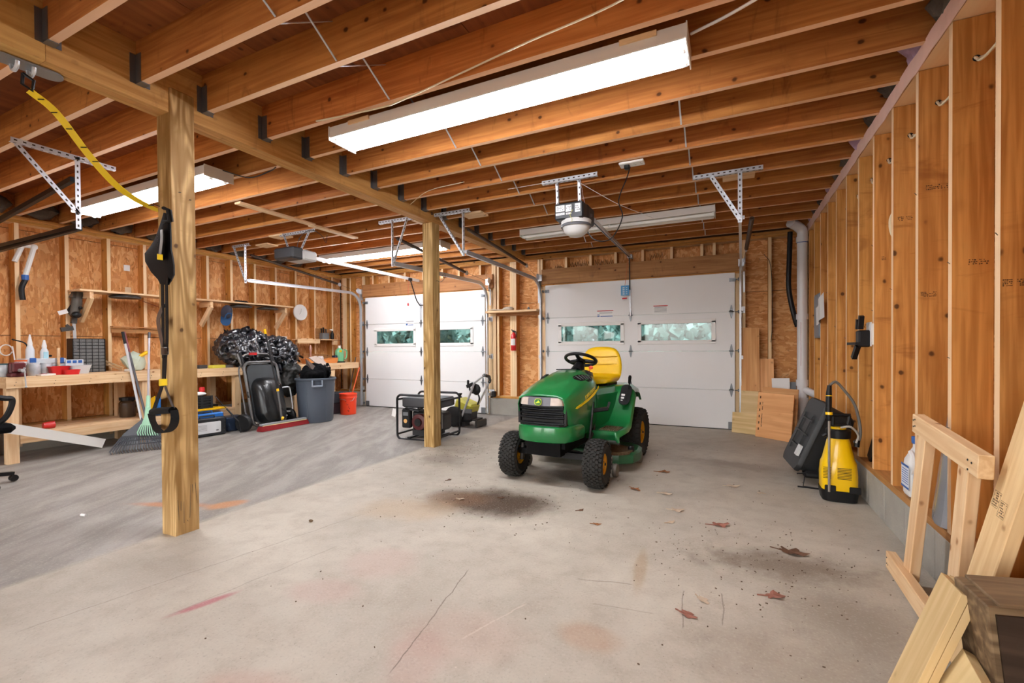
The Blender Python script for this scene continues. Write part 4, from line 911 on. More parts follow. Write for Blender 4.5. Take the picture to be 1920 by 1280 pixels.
b = B(); b.bar(c + Vector((.03, .28, .01)), r1, .03, .045); b.done('rail', WHITEPAINT, o1)
ca = at(769, 524, 'y', 6.55); cb = at(787, 572, 'y', 6.86)
b = B(); b.tube([ca, ca + (cb - ca) * .8 + Vector((-.03, 0, 0)), cb, cb + Vector((.06, .02, 0))], .011, 6); b.box(ca, (.05, .06, .05)); b.done('door_arm', BLACKM, o1)
b = B(); b.bar((-5.19, 6.905, 1.99), (-5.19, 6.905, 1.68), .03, .02, up=(0, 1, 0)); b.done('door_bracket', METAL, o1)
q = at(766, 524, 'y', 6.5); q2 = at(765, 568, 'y', 6.5); b = B(); b.tube([q, q2], .002, 4); b.done('release_cord', REDP, o1)
b = B(); b.lathe([(.006, .0), (.014, -.01), (.014, -.04), (.008, -.05)], 8, Matrix.Translation(q2)); b.done('release_handle', REDP, o1)
b = B(); b.tube(smoothpath([c + Vector((.15, .0, .07)), c + Vector((.22, .0, .2)), c + Vector((.35, .05, .28)), (-4.70, 4.2, 2.60), (-4.62, 4.2, 2.50), (-4.60, 4.2, 2.60)], 6), .004, 5); b.done('power_cord', BLACKP, o1)
# nailers under the joists in the left bay
for (x, ya, yb, lab) in ((-4.62, 3.05, 4.0, 'pale flat board screwed under the left bay joists, the longer and nearer one'), (-4.66, 4.0, 4.75, 'short pale board under the joists right above the left door opener')):
    tag(board('ceiling_cleat', (x, ya, ZJ - .012), (x, yb, ZJ - .012), .02, .09, PINE, None), lab, 'board')
for (u0, v0, lab) in ((790, 409, 'small pale block between joists behind the middle post top'), (884, 398, 'small pale block beside the hanger right of the middle post'), (1385, 322, 'small pale block above the slotted hanger right of the unlit light'), (518, 440, 'small pale block above the left door opener hanger'), (492, 457, 'small pale block above the hanger over the black bag')):
    q = at(u0, v0, 'z', ZJ); tag(board('nailer_block', (q.x - .13, q.y + .07, ZJ - .010), (q.x + .13, q.y + .07, ZJ - .010), .02, .18, PINE, None), lab, 'wood block')
for (u0, v0, lab) in ((1198, 75, 'short pale block above the right end of the nearest fluorescent light'), (680, 226, 'short pale block above the left end of the nearest fluorescent light')):
    q = at(u0, v0, 'z', ZJ); tag(board('nailer_block', (q.x - .09, q.y, ZJ - .014), (q.x + .09, q.y, ZJ - .014), .024, .09, PINE, None), lab, 'wood block')
# ================================================================ workbenches
def bench(label, y0, y1, legs, shelf, x=-6.55):
    t = T('workbench', label, 'workbench', (x, y0, 0)); w_ = XL - x
    n = 4
    for i in range(n):
        wd = abs(w_) / n; xx = x - wd * (i + .5); board('top_board', (xx, y0, .868), (xx, y1, .868), .028, wd - .004, PINE, t)
    board('apron', (x - .019, y0, .815), (x - .019, y1, .815), .089, .037, PINE, t); board('apron', (XL + .02, y0, .81), (XL + .02, y1, .81), .089, .037, PINE, t)
    for yy in (y0 + .02, y1 - .02): board('end_rail', (x - .04, yy, .812), (XL + .045, yy, .812), .086, .037, PINE, t)
    for yy in legs:
        board('leg', (x - .06, yy, .0), (x - .06, yy, .768), .089, .078, PINE, t, up=(0, 1, 0)); board('leg', (XL + .07, yy, .0), (XL + .07, yy, .768), .089, .078, PINE, t, up=(0, 1, 0))
    if shelf:
        ya, yb = legs[0] + .05, legs[-1] - .05
        for i in range(3): board('shelf_board', (x - .12 - .21 * i, ya, .292), (x - .12 - .21 * i, yb, .292), .018, .205, PINE, t)
        board('shelf_rail', (x - .035, ya, .24), (x - .035, yb, .24), .089, .037, PINE, t)
    b = B()
    for i in range(int((y1 - y0) / .3)):
        for z in (.80, .83): b.lathe([(.004, 0), (.004, .002)], 6, Matrix.Translation((x + .0005, y0 + .06 + i * .3 + .01 * (z > .81), z)) @ rotm(0, PI / 2, 0))
    b.done('screw_heads', DMETAL, t)
    return t
bench('long pine workbench along the left wall, left of the black bag', 1.915, 4.37, (1.965, 3.14, 4.31), True)
bench('pine workbench in the back left corner behind the grey trash can', 5.3, 6.78, (5.36, 6.15), False, x=-6.6)
# ================================================================ wall shelves
PSH = PINE
sh = T('wall_shelf', 'long pine wall shelf under which black round discs hang, above the left workbench', 'shelf', (-7.1, 2.65, 1.85))
board('shelf_board', (-7.12, 2.66, 1.876), (-7.12, 5.60, 1.895), .022, .30, PSH, sh)
for yy in (2.78, 4.20, 5.46):
    board('bracket_arm', (-7.27, yy, 1.828), (-6.99, yy, 1.828), .075, .036, PSH, sh)
    board('bracket_brace', (-7.0, yy, 1.80), (-7.26, yy, 1.52), .07, .036, PSH, sh)
DISC = mat('disc_black', '#0f0f10', .35)
for (yy, lab) in ((3.17, 'black round disc under the left end of the long wall shelf'), (4.72, 'black round disc under the wall shelf just right of the blue cap'), (5.19, 'black round disc under the right end of the long wall shelf')):
    t = T('ceiling_disc', lab, 'disc lamp', (-7.1, yy, 1.85)); b = B(); b.lathe([(.02, 1.858), (.15, 1.855), (.165, 1.845), (.165, 1.835), (.15, 1.828), (.001, 1.826)], 28, Matrix.Translation((-7.1, yy, .0))); b.done('shell', DISC, t, smooth=True)
    b = B(); b.tube([(-7.1 + .155 * math.cos(a), yy + .155 * math.sin(a), 1.83) for a in [2 * PI * i / 28 for i in range(28)]], .005, 6, closed=True); b.done('rim', EGREY, t, smooth=True)
b = B()
for i in range(7):
    a = i * .9; b.tube(smoothpath([(-7.1 + .03 * math.sin(a), 4.62 + i * .025, 1.905), (-7.08, 4.64 + i * .025, 1.925), (-7.06, 4.67 + i * .025, 1.905)], 4), .012, 6)
tag(b.done('cable_pile', BLACKP, smooth=True), 'small black coiled cable lying on the long wall shelf', 'cable')
b = B(); b.tube(smoothpath([(-7.15, 3.35, 1.82), (-7.2, 3.6, 1.75), (-7.22, 3.72, 1.68), (-7.22, 3.62, 1.6), (-7.22, 3.6, 1.5)], 6), .004, 5); tag(b.done('wire', mat('wire_red', '#7a2f1c', .6)), 'thin dark red wire hanging below the long wall shelf', 'wire')
s2 = T('wall_shelf', 'short dark wooden ledge between two studs above the white rake handles', 'shelf', (-7.2, 3.3, 1.45)); board('ledge_board', (-7.26, 3.08, 1.458), (-7.26, 3.72, 1.452), .014, .10, HDRW, s2); board('ledge_rail', (-7.26, 3.08, 1.41), (-7.26, 3.72, 1.405), .06, .02, HDRW, s2)
# cap
CAPB = mat('cap_blue', '#27507c', .8, bump=.2, bscale=200); CAPD = mat('cap_mesh', '#33323e', .9, bump=.3, bscale=300)
cp = T('baseball_cap', 'blue baseball cap with dark mesh crown hanging from the shelf bracket', 'cap', (-6.98, 4.41, 1.65))
Mc = Matrix.Translation((-6.97, 4.41, 1.72)) @ rotm(0, .25, 0)
b = B(); R = []
for i in range(9):
    a = PI / 2 * i / 8; r = .085 * math.cos(a) + .001; h = .10 * math.sin(a); R.append([Mc @ Vector((h * .8 - .01, r * math.cos(q), r * 1.35 * math.sin(q) )) for q in [2 * PI * k / 16 for k in range(16)]])
b.rings(R); b.done('crown', CAPD, cp, smooth=True)
b = B(); P = [(-.085, -.06), (-.08, -.15), (-.05, -.19), (0, -.205), (.05, -.19), (.08, -.15), (.085, -.06), (.04, -.085), (0, -.095), (-.04, -.085)]
b.rings([[Mc @ Vector((.0 + .05 * (1 - (y / .09) ** 2) * .6 + dz, y, z)) for y, z in P] for dz in (0, .006)]); b.done('brim', CAPB, cp, smooth=True)
b = B(); b.prism([(-.05, -.10), (.05, -.10), (.055, -.03), (.03, .01), (-.03, .01), (-.055, -.03)], .004, Mc @ Matrix.Translation((.068, 0, .0)) @ rotm(0, .35, 0) @ SIDE); b.done('front_panel', CAPB, cp)
# clock, note
ck = T('wall_clock', 'round white wall clock hanging right of the long shelf', 'clock', (-7.25, 5.97, 1.83)); Mk = Matrix.Translation((-7.268, 5.97, 1.835)) @ rotm(0, PI / 2, 0)
b = B(); b.lathe([(.13, 0), (.148, .005), (.15, .025), (.14, .034), (.13, .03)], 36, Mk); b.done('rim', WHITEP, ck, smooth=True)
b = B(); b.lathe([(.13, .0), (.13, .025)], 36, Mk); b.done('face', mat('clock_face', '#fbfbfa', .4), ck)
b = B(); b.bar((-7.24, 5.97, 1.835), (-7.24, 5.985, 1.905), .004, .006, up=(1, 0, 0)); b.bar((-7.24, 5.97, 1.835), (-7.24, 5.94, 1.80), .004, .006, up=(1, 0, 0)); b.done('hands', BLACKP, ck)
b = B()
for i in range(12):
    a = i * PI / 6; b.box((-7.242, 5.97 + .115 * math.sin(a), 1.835 + .115 * math.cos(a)), (.002, .005, .012), rotm(-a, 0, 0))
b.done('hour_marks', INK, ck)
t = T('wall_card', 'small white card with a blue rounded square on the left wall above the bag', 'card', (-7.27, 5.6, 1.3)); b = B(); b.box((-7.275, 5.63, 1.305), (.004, .13, .15), bev=.001); b.done('card', WHITEP, t); b = B(); b.prism(rrect(.08, .09, .02), .002, Matrix.Translation((-7.272, 5.625, 1.31)) @ SIDE); b.done('blue_square', LABB, t)
b = B(); b.box((-7.41, 3.33, 2.27), (.003, .07, .08)); tag(b.done('paper_label', WHITEP), 'small white paper label on the left wall near the ceiling', 'label')
b = B(); b.box((-7.41, 3.34, 1.93), (.003, .07, .16)); tag(b.done('paper_label', mat('paper_tan', '#e3c9a5', .8)), 'pale faded paper strip on the left wall above the long shelf', 'label')
# corner shelves with tools
cs = T('corner_shelf', 'little pine shelf between studs with small offcuts on it, right of the clock', 'shelf', (-7.2, 6.02, 1.3)); board('shelf_board', (-7.20, 5.80, 1.325), (-7.20, 6.30, 1.325), .016, .15, PINE, cs); board('front_rail', (-7.13, 5.80, 1.29), (-7.13, 6.30, 1.29), .07, .02, PINE, cs)
tr = T('tool_rack', 'small tool shelf with a metal cup in the back left corner', 'shelf', (-7.2, 6.5, 1.3)); board('shelf_board', (-7.20, 6.33, 1.33), (-7.20, 6.74, 1.33), .016, .15, PINE, tr); board('support', (-7.16, 6.66, 1.27), (-7.16, 6.74, 1.27), .08, .07, PINE, tr); board('back_board', (-7.27, 6.33, 1.45), (-7.27, 6.74, 1.45), .2, .012, HDRW, tr)
b = B(); b.box((-7.18, 6.46, 1.40), (.08, .16, .12)); tag(b.done('tool_cup', EGREY), 'grey metal box of hand tools on the corner tool shelf', 'box')
for i, (yy, h, m, lab) in enumerate(((6.40, .2, BLACKP, 'black handled screwdriver leftmost in the corner tool box'), (6.45, .22, BLACKP, 'black pliers handle in the middle of the corner tool box'), (6.51, .19, DMETAL, 'steel file at the right of the corner tool box'))):
    b = B(); b.tube([(-7.18, yy, 1.42), (-7.18, yy - .01, 1.42 + h * .5), (-7.18, yy - .015, 1.35 + h)], [.006, .014, .016], 8); tag(b.done('hand_tool', m, smooth=True), lab, 'hand tool')
t = T('spray_bottle', 'dark spray bottle with a white top on the corner tool shelf', 'bottle', (-7.18, 6.66, 1.34)); b = B(); b.lathe([(.03, 1.34), (.034, 1.36), (.034, 1.44), (.015, 1.49), (.015, 1.51)], 12, Matrix.Translation((-7.18, 6.66, 0))); b.done('body', BLACKP, t, smooth=True); b = B(); b.lathe([(.016, 1.51), (.018, 1.54), (.001, 1.55)], 10, Matrix.Translation((-7.18, 6.66, 0))); b.bar((-7.18, 6.66, 1.53), (-7.18, 6.60, 1.53), .015, .02); b.done('trigger_top', WHITEP, t)
for i, (yy, w2, lab) in enumerate(((5.9, .12, 'flat pine offcut on the left of the small corner shelf'), (6.06, .1, 'flat pine offcut stacked in the middle of the small corner shelf'))):
    tag(board('wood_offcut', (-7.2, yy, 1.342), (-7.2, yy + w2, 1.342), .018, .1, PINE, None), lab, 'wood offcut')
# hanging tools on stud 2
DR = mat('drill_grey', '#55504a', .5, .3, var=.3)
dl = T('spray_gun', 'old grey power tool with black knob hanging on a stud above the parts cabinet', 'power tool', (-7.2, 2.7, 1.65))
b = B(); q0, q1, q2 = at(145, 548, 'x', -7.2), at(143, 572, 'x', -7.2), at(139, 592, 'x', -7.2)
b.tube([q0, q1, q2], [.05, .055, .045], 12); b.done('motor_body', DR, dl, smooth=True)
b = B(); b.bar(at(148, 545, 'x', -7.2), at(140, 560, 'x', -7.2), .09, .09); b.done('top_housing', DMETAL, dl)
b = B(); b.sphere(at(143, 590, 'x', -7.14), .045, (1, 1.1, .9), 12); b.sphere(at(151, 577, 'x', -7.14), .022, (1, 1, 1), 8); b.done('knob', BLACKP, dl, smooth=True)
b = B(); b.tube(smoothpath([at(134, 572, 'x', -7.2), at(128, 582, 'x', -7.22), at(133, 590, 'x', -7.22), at(139, 598, 'x', -7.2)], 5), .012, 6); b.done('cord', BLACKP, dl)
b = B(); b.box(at(118, 585, 'x', -7.2), (.003, .09, .05), rotm(.4, 0, 0)); b.done('hang_tag', WHITEP, dl)
cl = T('bar_clamp', 'steel bar clamp with a long flat bar hanging in front of the parts cabinet', 'clamp', (-7.2, 2.68, 1.3))
b = B(); b.bar(at(138, 600, 'x', -7.19), at(142, 657, 'x', -7.17), .03, .008, up=(1, 0, 0)); b.done('bar', ALU, cl)
b = B(); b.bar(at(114, 618, 'x', -7.19), at(137, 615, 'x', -7.19), .03, .05, up=(0, 0, 1)); b.bar(at(124, 609, 'x', -7.19), at(136, 618, 'x', -7.19), .02, .03); b.bar(at(139, 596, 'x', -7.19), at(138, 606, 'x', -7.19), .04, .05); b.done('jaw', DMETAL, cl)
# pvc piece on first stud
pv = T('pvc_fitting', 'white plastic pipe hook with a black hose end hung high on the left wall', 'pipe', (-7.25, 2.3, 2.1))
P = [at(27, 490, 'x', -7.24), at(42, 460, 'x', -7.24), at(64, 463, 'x', -7.2), at(47, 518, 'x', -7.2)]
b = B(); b.tube([P[0], P[1]], .024, 10); b.tube([P[1], P[2]], .021, 10); b.tube([P[2], P[3]], .024, 10); b.sphere(P[1], .03, n=10); b.sphere(P[2], .034, n=10); b.done('pipe', WHITEP, pv, smooth=True)
b = B(); b.tube(smoothpath([P[3] + Vector((0, 0, -.04)), at(41, 538, 'x', -7.2), at(41, 550, 'x', -7.2), at(43, 562, 'x', -7.2)], 5), .026, 10); b.done('hose', BLACKP, pv, smooth=True)
b = B(); b.tube([P[3] + Vector((0, 0, .015)), P[3] + Vector((0, 0, -.04))], .032, 10); b.done('blue_clamp', LABB, pv)
# ================================================================ on the left bench
TOP = .882
dc = T('parts_cabinet', 'black plastic cabinet of many small drawers standing on the left workbench', 'parts cabinet', (-7.19, 2.80, TOP))
cy, cz, cw, ch = 2.80, TOP + .205, .31, .41
b = B()
b.box((-7.26, cy, cz), (.006, cw, ch))
for s in (-1, 1): b.box((-7.19, cy + s * cw / 2, cz), (.15, .008, ch)); b.box((-7.19, cy, cz + s * ch / 2), (.15, cw, .008))
for i in range(1, 5): b.box((-7.195, cy - cw / 2 + i * cw / 5, cz), (.135, .005, ch))
for i in range(1, 10): b.box((-7.195, cy, cz - ch / 2 + i * ch / 10), (.135, cw, .005))
b.done('cabinet_frame', BLACKP, dc)
DRW = mat('drawer_smoke', '#77797a', .25, coat=.5, var=.35, vscale=14)
b = B(); b.box((0, 0, 0), (.13, cw / 5 - .008, ch / 10 - .008), bev=.002); b.box((.068, 0, .004), (.012, .03, .006)); d0 = None
for j in range(10):
    for i in range(5):
        loc = (-7.186 - -7.19 , cy - cw / 2 + (i + .5) * cw / 5 - 2.80, cz - ch / 2 + (j + .5) * ch / 10 - TOP)
        if d0 is None: d0 = b.done('drawer', DRW, dc, world=False); d0.location = loc
        else: o = d0.copy(); COL.objects.link(o); o.location = loc
def bottle(name, label, cat, x, y, z, prof, m, cap=None, capm=None, n=14, extra=None):
    t = T(name, label, cat, (x, y, z)); b = B(); b.lathe(prof, n, None); b.done('body', m, t, smooth=True, world=False)
    if cap: b = B(); b.lathe(cap, n, None); b.done('cap', capm, t, smooth=True, world=False)
    if extra: extra(t)
    return t
CLR = mat('clear_plastic', '#b8bcc0', .15, coat=.6, var=.3, vscale=25); FROST = mat('frosted_plastic', '#d5dade', .3, var=.08)
bottle('glue_bottle', 'taller slim white nozzle bottle on the left workbench', 'bottle', -7.0, 2.235, TOP, [(.035, 0), (.037, .05), (.036, .28), (.02, .33)], FROST, [(.02, .33), (.022, .35), (.006, .45), (.001, .452)], WHITEP)
def gl(t):
    b = B(); b.box((.037, 0, .19), (.003, .04, .13)); b.done('label', mat('label_aqua', '#a9d5e2', .5), t, world=False)
bottle('glue_bottle', 'shorter white bottle with a pale blue label, right of the taller one', 'bottle', -6.98, 2.345, TOP, [(.034, 0), (.036, .04), (.035, .26), (.018, .30)], FROST, [(.02, .30), (.022, .32), (.008, .39), (.001, .392)], WHITEP, extra=gl)
b = B(); b.box((-7.0, 2.33, TOP + .155), (.22, .34, .055), bev=.006); t = T('organizer_case', 'clear organizer case with two blue latches, stacked on another case', 'case', (-7.0, 2.33, TOP + .12)); b.done('body', FROST, t)
for yy in (2.22, 2.45): b = B(); b.box((-6.885, yy, TOP + .158), (.02, .05, .062), bev=.003); b.done('latch', LABB, t)
t = T('organizer_case', 'clear organizer case without latches, under the blue latched one', 'case', (-7.0, 2.36, TOP)); b = B(); b.box((-7.0, 2.38, TOP + .063), (.24, .36, .12), bev=.006); b.done('body', CLR, t)
b = B(); b.box((-7.0, 2.37, TOP + .21), (.03, .09, .025), bev=.008); tag(b.done('utility_knife', BLACKP), 'small black tool lying on the blue latched case', 'tool')
def jar(label, x, y, r, h, lid, capm):
    t = T('jar', label, 'jar', (x, y, TOP)); b = B(); b.lathe([(r * .9, 0), (r, .01), (r, h * .8), (r * .85, h * .92)], 18); b.done('body', CLR, t, smooth=True, world=False); b = B(); b.lathe([(r * .9, h * .9), (r * .92, h), (.001, h)], 18); b.done('lid', capm, t, world=False)
jar('clear jar with an orange lid behind the vise', -6.9, 2.13, .055, .17, 0, mat('lid_orange', '#d8622a', .5)); jar('clear squat jar of hardware right of the vise', -6.78, 2.19, .055, .14, 0, FROST); jar('clear jar between the vise and the red tub', -6.82, 2.30, .05, .135, 0, FROST)
jar('clear jar at the far left of the bench, at the picture edge', -6.75, 1.96, .05, .14, 0, mat('lid_teal', '#33565a', .5))
vs = T('bench_vise', 'dark red bench vise with a steel screw handle on the bench corner', 'vise', (-6.62, 2.02, TOP)); VR = mat('vise_red', '#5a1c20', .45, .2, var=.2)
b = B(); b.box((-6.66, 2.02, TOP + .02), (.16, .12, .04), bev=.01); b.box((-6.70, 2.02, TOP + .09), (.08, .09, .12), bev=.015); b.box((-6.60, 2.02, TOP + .10), (.05, .1, .10), bev=.012); b.done('body', VR, vs)
b = B(); b.tube([(-6.62, 2.02, TOP + .07), (-6.50, 2.02, TOP + .07)], .016, 10); b.tube([(-6.51, 2.035, TOP + .09), (-6.51, 2.045, TOP - .10)], .006, 8); b.sphere((-6.51, 2.035, TOP + .09), .011, n=8); b.sphere((-6.51, 2.045, TOP - .10), .011, n=8); b.done('screw_handle', METAL, vs, smooth=True)
hd = T('wire_loop', 'loop of white wire hanging on the stud behind the jars', 'wire', (-7.2, 2.13, 1.12)); b = B(); b.tube([(-7.272, 2.13 + .05 * math.cos(a), 1.16 + .06 * math.sin(a)) for a in [i * .4 for i in range(16)]], .006, 6); b.tube(smoothpath([(-7.272, 2.18, 1.2), (-7.2, 2.17, 1.1), (-7.18, 2.18, .885)], 4), .006, 6); b.done('coil', WHITEP, hd, smooth=True)
b = B(); b.tube(smoothpath([(-7.15, 2.14, 1.28), (-7.1, 2.24, 1.22), (-7.1, 2.24, 1.05), (-7.08, 2.2, .9)], 5), .008, 6); tag(b.done('black_cable', BLACKP, smooth=True), 'black cable standing up behind the orange lidded jar', 'cable')
t = T('red_tub', 'red plastic tub on the left workbench in front of the clear cases', 'tub', (-6.75, 2.36, TOP)); b = B(); b.rings([[Vector((-6.75 + a * k, 2.38 + c * k * 1.3, TOP + z)) for a, c in rrect(.13, .13, .02)] for z, k in ((.001, .75), (.085, 1), (.09, 1.06), (.095, 1.06), (.09, .95), (.01, .7))]); b.done('body', REDP, t)
t = T('red_tub', 'low red plastic dish beside the taller red tub on the workbench', 'tub', (-6.68, 2.47, TOP)); b = B(); b.rings([[Vector((-6.68 + a * k, 2.46 + c * k * 1.2, TOP + z)) for a, c in rrect(.1, .12, .02)] for z, k in ((.001, .85), (.05, 1), (.055, 1.05), (.05, .95), (.01, .8))]); b.done('body', REDP, t)
t = T('dowel', 'upright wooden dowel standing on the bench behind the red tubs', 'dowel', (-6.84, 2.39, TOP)); b = B(); b.tube([(-6.84, 2.415, TOP), (-6.84, 2.415, TOP + .30)], .013, 10); b.done('rod', PINE, t)
t = T('food_container', 'white plastic food container with a printed card in it, left of the parts cabinet', 'container', (-6.85, 2.6, TOP)); b = B(); b.rings([[Vector((-6.82 + a * k, 2.58 + c * k * 1.25, TOP + z)) for a, c in rrect(.14, .16, .03)] for z, k in ((.001, .78), (.09, 1), (.095, 1.06), (.10, 1.06), (.095, .95), (.01, .74))]); b.done('body', FROST, t)
b = B(); b.box((-6.86, 2.56, TOP + .12), (.01, .16, .09)); b.done('card', FROST, t); b = B()
for i in range(3): b.box((-6.853, 2.51 + i * .05, TOP + .14), (.002, .035, .03))
b.done('card_print', LABB, t)
t = T('packet', 'small red and white packet lying at the bench edge', 'packet', (-6.65, 2.25, TOP)); b = B(); b.box((-6.64, 2.24, TOP + .01), (.08, .14, .02), rotm(0, 0, .3), bev=.005); b.done('body', WHITEP, t); b = B(); b.box((-6.62, 2.21, TOP + .021), (.05, .04, .002), rotm(0, 0, .3)); b.done('red_patch', REDP, t)
# bag and yellow caulk gun
GB = mat('bag_pale_green', '#c5d2c0', .5, bump=.5, bscale=30, var=.1)
t = T('seed_bag', 'pale green crumpled plastic bag on the bench behind the grey handles', 'bag', (-7.0, 3.2, TOP)); b = B(); b.sphere((-7.05, 3.23, TOP + .11), .13, (.6, 1.1, 1.0), 14)
for v in b.bm.verts:
    v.co += noise.noise_vector(v.co * 9) * .05; v.co.z = max(v.co.z, TOP + .001)
b.done('body', GB, t, smooth=True)
t = T('caulk_gun', 'yellow tipped tool leaning out of the pale green bag', 'caulk gun', (-7.0, 3.3, TOP + .05)); q0, q1 = at(252, 690, 'x', -6.98), at(262, 668, 'x', -6.98); q2 = at(276, 660, 'x', -6.98); b = B(); b.tube([q0, q1], .022, 8); b.done('barrel', GB, t); b = B(); b.tube([q1, q2], [.02, .026], 8); b.done('handle', YELLOWP, t)
b = B(); b.lathe([(.04, 0), (.045, .01), (.04, .03), (.001, .032)], 14, Matrix.Translation((-6.85, 3.08, TOP))); tag(b.done('white_jar_lid', WHITEP), 'round white plastic jar lid lying on the bench left of the handles', 'puck')  # a loose jar lid, built as a low round disc
for k, (y, z, r, lab) in enumerate(((3.03, .96, .3, 'upper of two thin pine strips leaning by the parts cabinet'), (3.03, .92, .35, 'lower of two thin pine strips leaning by the parts cabinet'))):
    tag(board('wood_strip', (-7.26, 3.02, z + .05), (-7.0, 3.09, z - .035 if z > .94 else TOP + .012), .02, .012, PINE, None), lab, 'wood strip')
# items further along the bench
for (y, x, h, w2, l, m, nm, lab, cat) in ((3.72, -6.95, .13, .04, .05, WHITEP, 'white_carton', 'narrow white carton standing on the bench right of the front post', 'carton'), (3.80, -6.75, .03, .05, .05, REDP, 'tape_roll', 'small red box on the bench beside the white carton', 'box'),
        (3.92, -6.8, .05, .12, .12, GREYT, 'tool_tray', 'low grey tool tray on the bench right of the red box', 'tray'), (4.10, -6.72, .045, .1, .2, mat('pack_yellow', '#d9d04c', .5), 'yellow_packet', 'flat yellow packet on the bench near the black bag', 'packet'), (4.27, -6.8, .04, .2, .12, EGREY, 'metal_tray', 'flat grey metal tray on the bench end under the black bag', 'tray')):
    b = B(); b.box((x, y, TOP + h / 2), (w2, l, h), rotm(0, 0, .1), bev=.006); tag(b.done(nm, m), lab, cat)
# ================================================================ under the bench
t = T('glass_jug', 'dark glass jar with a black lid on the bench lower shelf', 'jar', (-6.95, 3.1, .302)); b = B(); b.lathe([(.08, .302), (.09, .33), (.09, .48), (.06, .52)], 18, Matrix.Translation((-6.93, 3.1, 0))); b.done('body', mat('dark_glass', '#4a3a2c', .15, coat=.5), t, smooth=True); b = B(); b.lathe([(.085, .515), (.085, .55), (.001, .555)], 18, Matrix.Translation((-6.93, 3.1, 0))); b.done('lid', BLACKP, t)
t = T('red_cup', 'small red cup lying on the bench lower shelf', 'cup', (-6.7, 2.28, .302)); b = B(); b.lathe([(.03, 0), (.04, .09), (.036, .09), (.026, .01)], 14, Matrix.Translation((-6.70, 2.23, .34)) @ rotm(-PI / 2, 0, 0)); b.done('body', REDP, t, smooth=True)
q0, q1 = at(18, 817, 'x', -6.50), at(203, 836, 'x', -6.50); q1.z = .055
tag(board('white_board', (-6.49, 1.9, .385), (-6.47, 2.66, .085), .10, .018, mat('white_primer', '#e9e6df', .6), None), 'white painted board leaning slanted across the bench front down to the black rake', 'board')
# toolbox pile
CB = mat('case_black', '#1f2225', .4); BLUE = mat('case_blue', '#1f6ab8', .4); NAVY = mat('box_navy', '#1c2c42', .45)
def case(name, label, x, y, z, w2, l, h, m, rz=-.12, handle=True, lab_=False):
    t = T(name, label, 'case', (x, y, z), rz); b = B(); b.box((0, 0, h / 2), (w2, l, h), bev=.015); b.done('shell', m, t, world=False)
    b = B()
    for s in (-1, 1):
        for k in range(4): b.box((w2 / 2 + .002, s * (l / 2 - .025), h * .25 + k * h * .16), (.006, .022, .008))
    b.done('ribs', m, t, world=False)
    if handle:
        b = B(); b.tube([(w2 / 4, -.09, h), (w2 / 4, -.085, h + .03), (w2 / 4, .085, h + .03), (w2 / 4, .09, h)], .011, 8); b.done('handle', m, t, world=False)
    if lab_: b = B(); b.prism(rrect(l * .68, h * .62, .015), .002, Matrix.Translation((w2 / 2 + .001, 0, h * .48)) @ SIDE); lp = b.done('paper_label', mat('label_white', '#dcdedf', .5), t, world=False); b = B(); [b.box((w2 / 2 + .0045, -l * .16, h * .62 - i * .016), (.001, l * .25, .003)) for i in range(5)]; b.box((w2 / 2 + .0045, l * .24, h * .3), (.001, .03, .015)); b.done('label_print', INK, lp, world=False)
    return t
case('tool_case', 'black tool case with a white label on the floor right of the front post', -6.28, 3.68, 0, .11, .46, .24, CB, lab_=True)
case('tool_case', 'blue tool case standing right behind the black labelled case', -6.40, 3.72, 0, .11, .46, .29, BLUE)
case('tool_box', 'dark navy tool box on the floor between the blue case and the cart wheel', -6.42, 4.12, 0, .22, .26, .20, NAVY, handle=False)
t = T('yellow_lid', 'yellow plastic lid lying across the blue tool case', 'tray', (-6.45, 3.72, .30)); b = B(); b.box((-6.47, 3.74, .338), (.24, .52, .022), bev=.006); b.done('tray', YELLOWP, t); b = B(); b.box((-6.36, 3.74, .352), (.02, .5, .012)); b.done('lip', YELLOWP, t)  # a loose yellow lid, built as a flat slab with a lip
t = T('plastic_crate', 'small black slatted crate on top of the yellow lid', 'crate', (-6.47, 3.68, .35)); b = B()
for z in (.37, .405, .44, .475, .51): b.box((-6.47, 3.68, z), (.2, .28, .016))
for s in (-1, 1):
    for q in (-1, 0, 1): b.box((-6.47 + s * .095, 3.68 + q * .13, .44), (.012, .03, .17))
b.box((-6.47, 3.68, .44), (.17, .25, .15)); b.done('body', CB, t)
b = B(); b.sphere((-6.47, 3.68, .55), .09, (.9, 1.3, .35), 12); tag(b.done('white_cloth', WHITEP, smooth=True), 'white cloth bundle on the black crate under the bench', 'cloth')
b = B(); b.lathe([(.03, .575), (.035, .60), (.03, .64), (.001, .645)], 12, Matrix.Translation((-6.5, 3.76, 0))); tag(b.done('red_cap', REDP), 'red rounded cap on top of the white cloth bundle', 'canister')  # a loose red cap
t = T('blue_bottle', 'blue and yellow package under the bench left of the front post', 'package', (-6.75, 3.35, .302)); b = B(); b.box((-6.7, 3.35, .42), (.12, .14, .23), bev=.02); b.done('blue_body', BLUE, t); b = B(); b.prism([(-.12, 0), (.05, 0), (.05, .2), (-.03, .16)], .02, Matrix.Translation((-6.66, 3.22, .36)) @ SIDE); b.done('yellow_flap', YELLOWP, t)
b = B(); b.box((-6.9, 4.0, .33), (.3, .25, .05)); tag(b.done('dark_tray', BLACKP), 'dark flat tray on the bench lower shelf at its right end', 'tray')
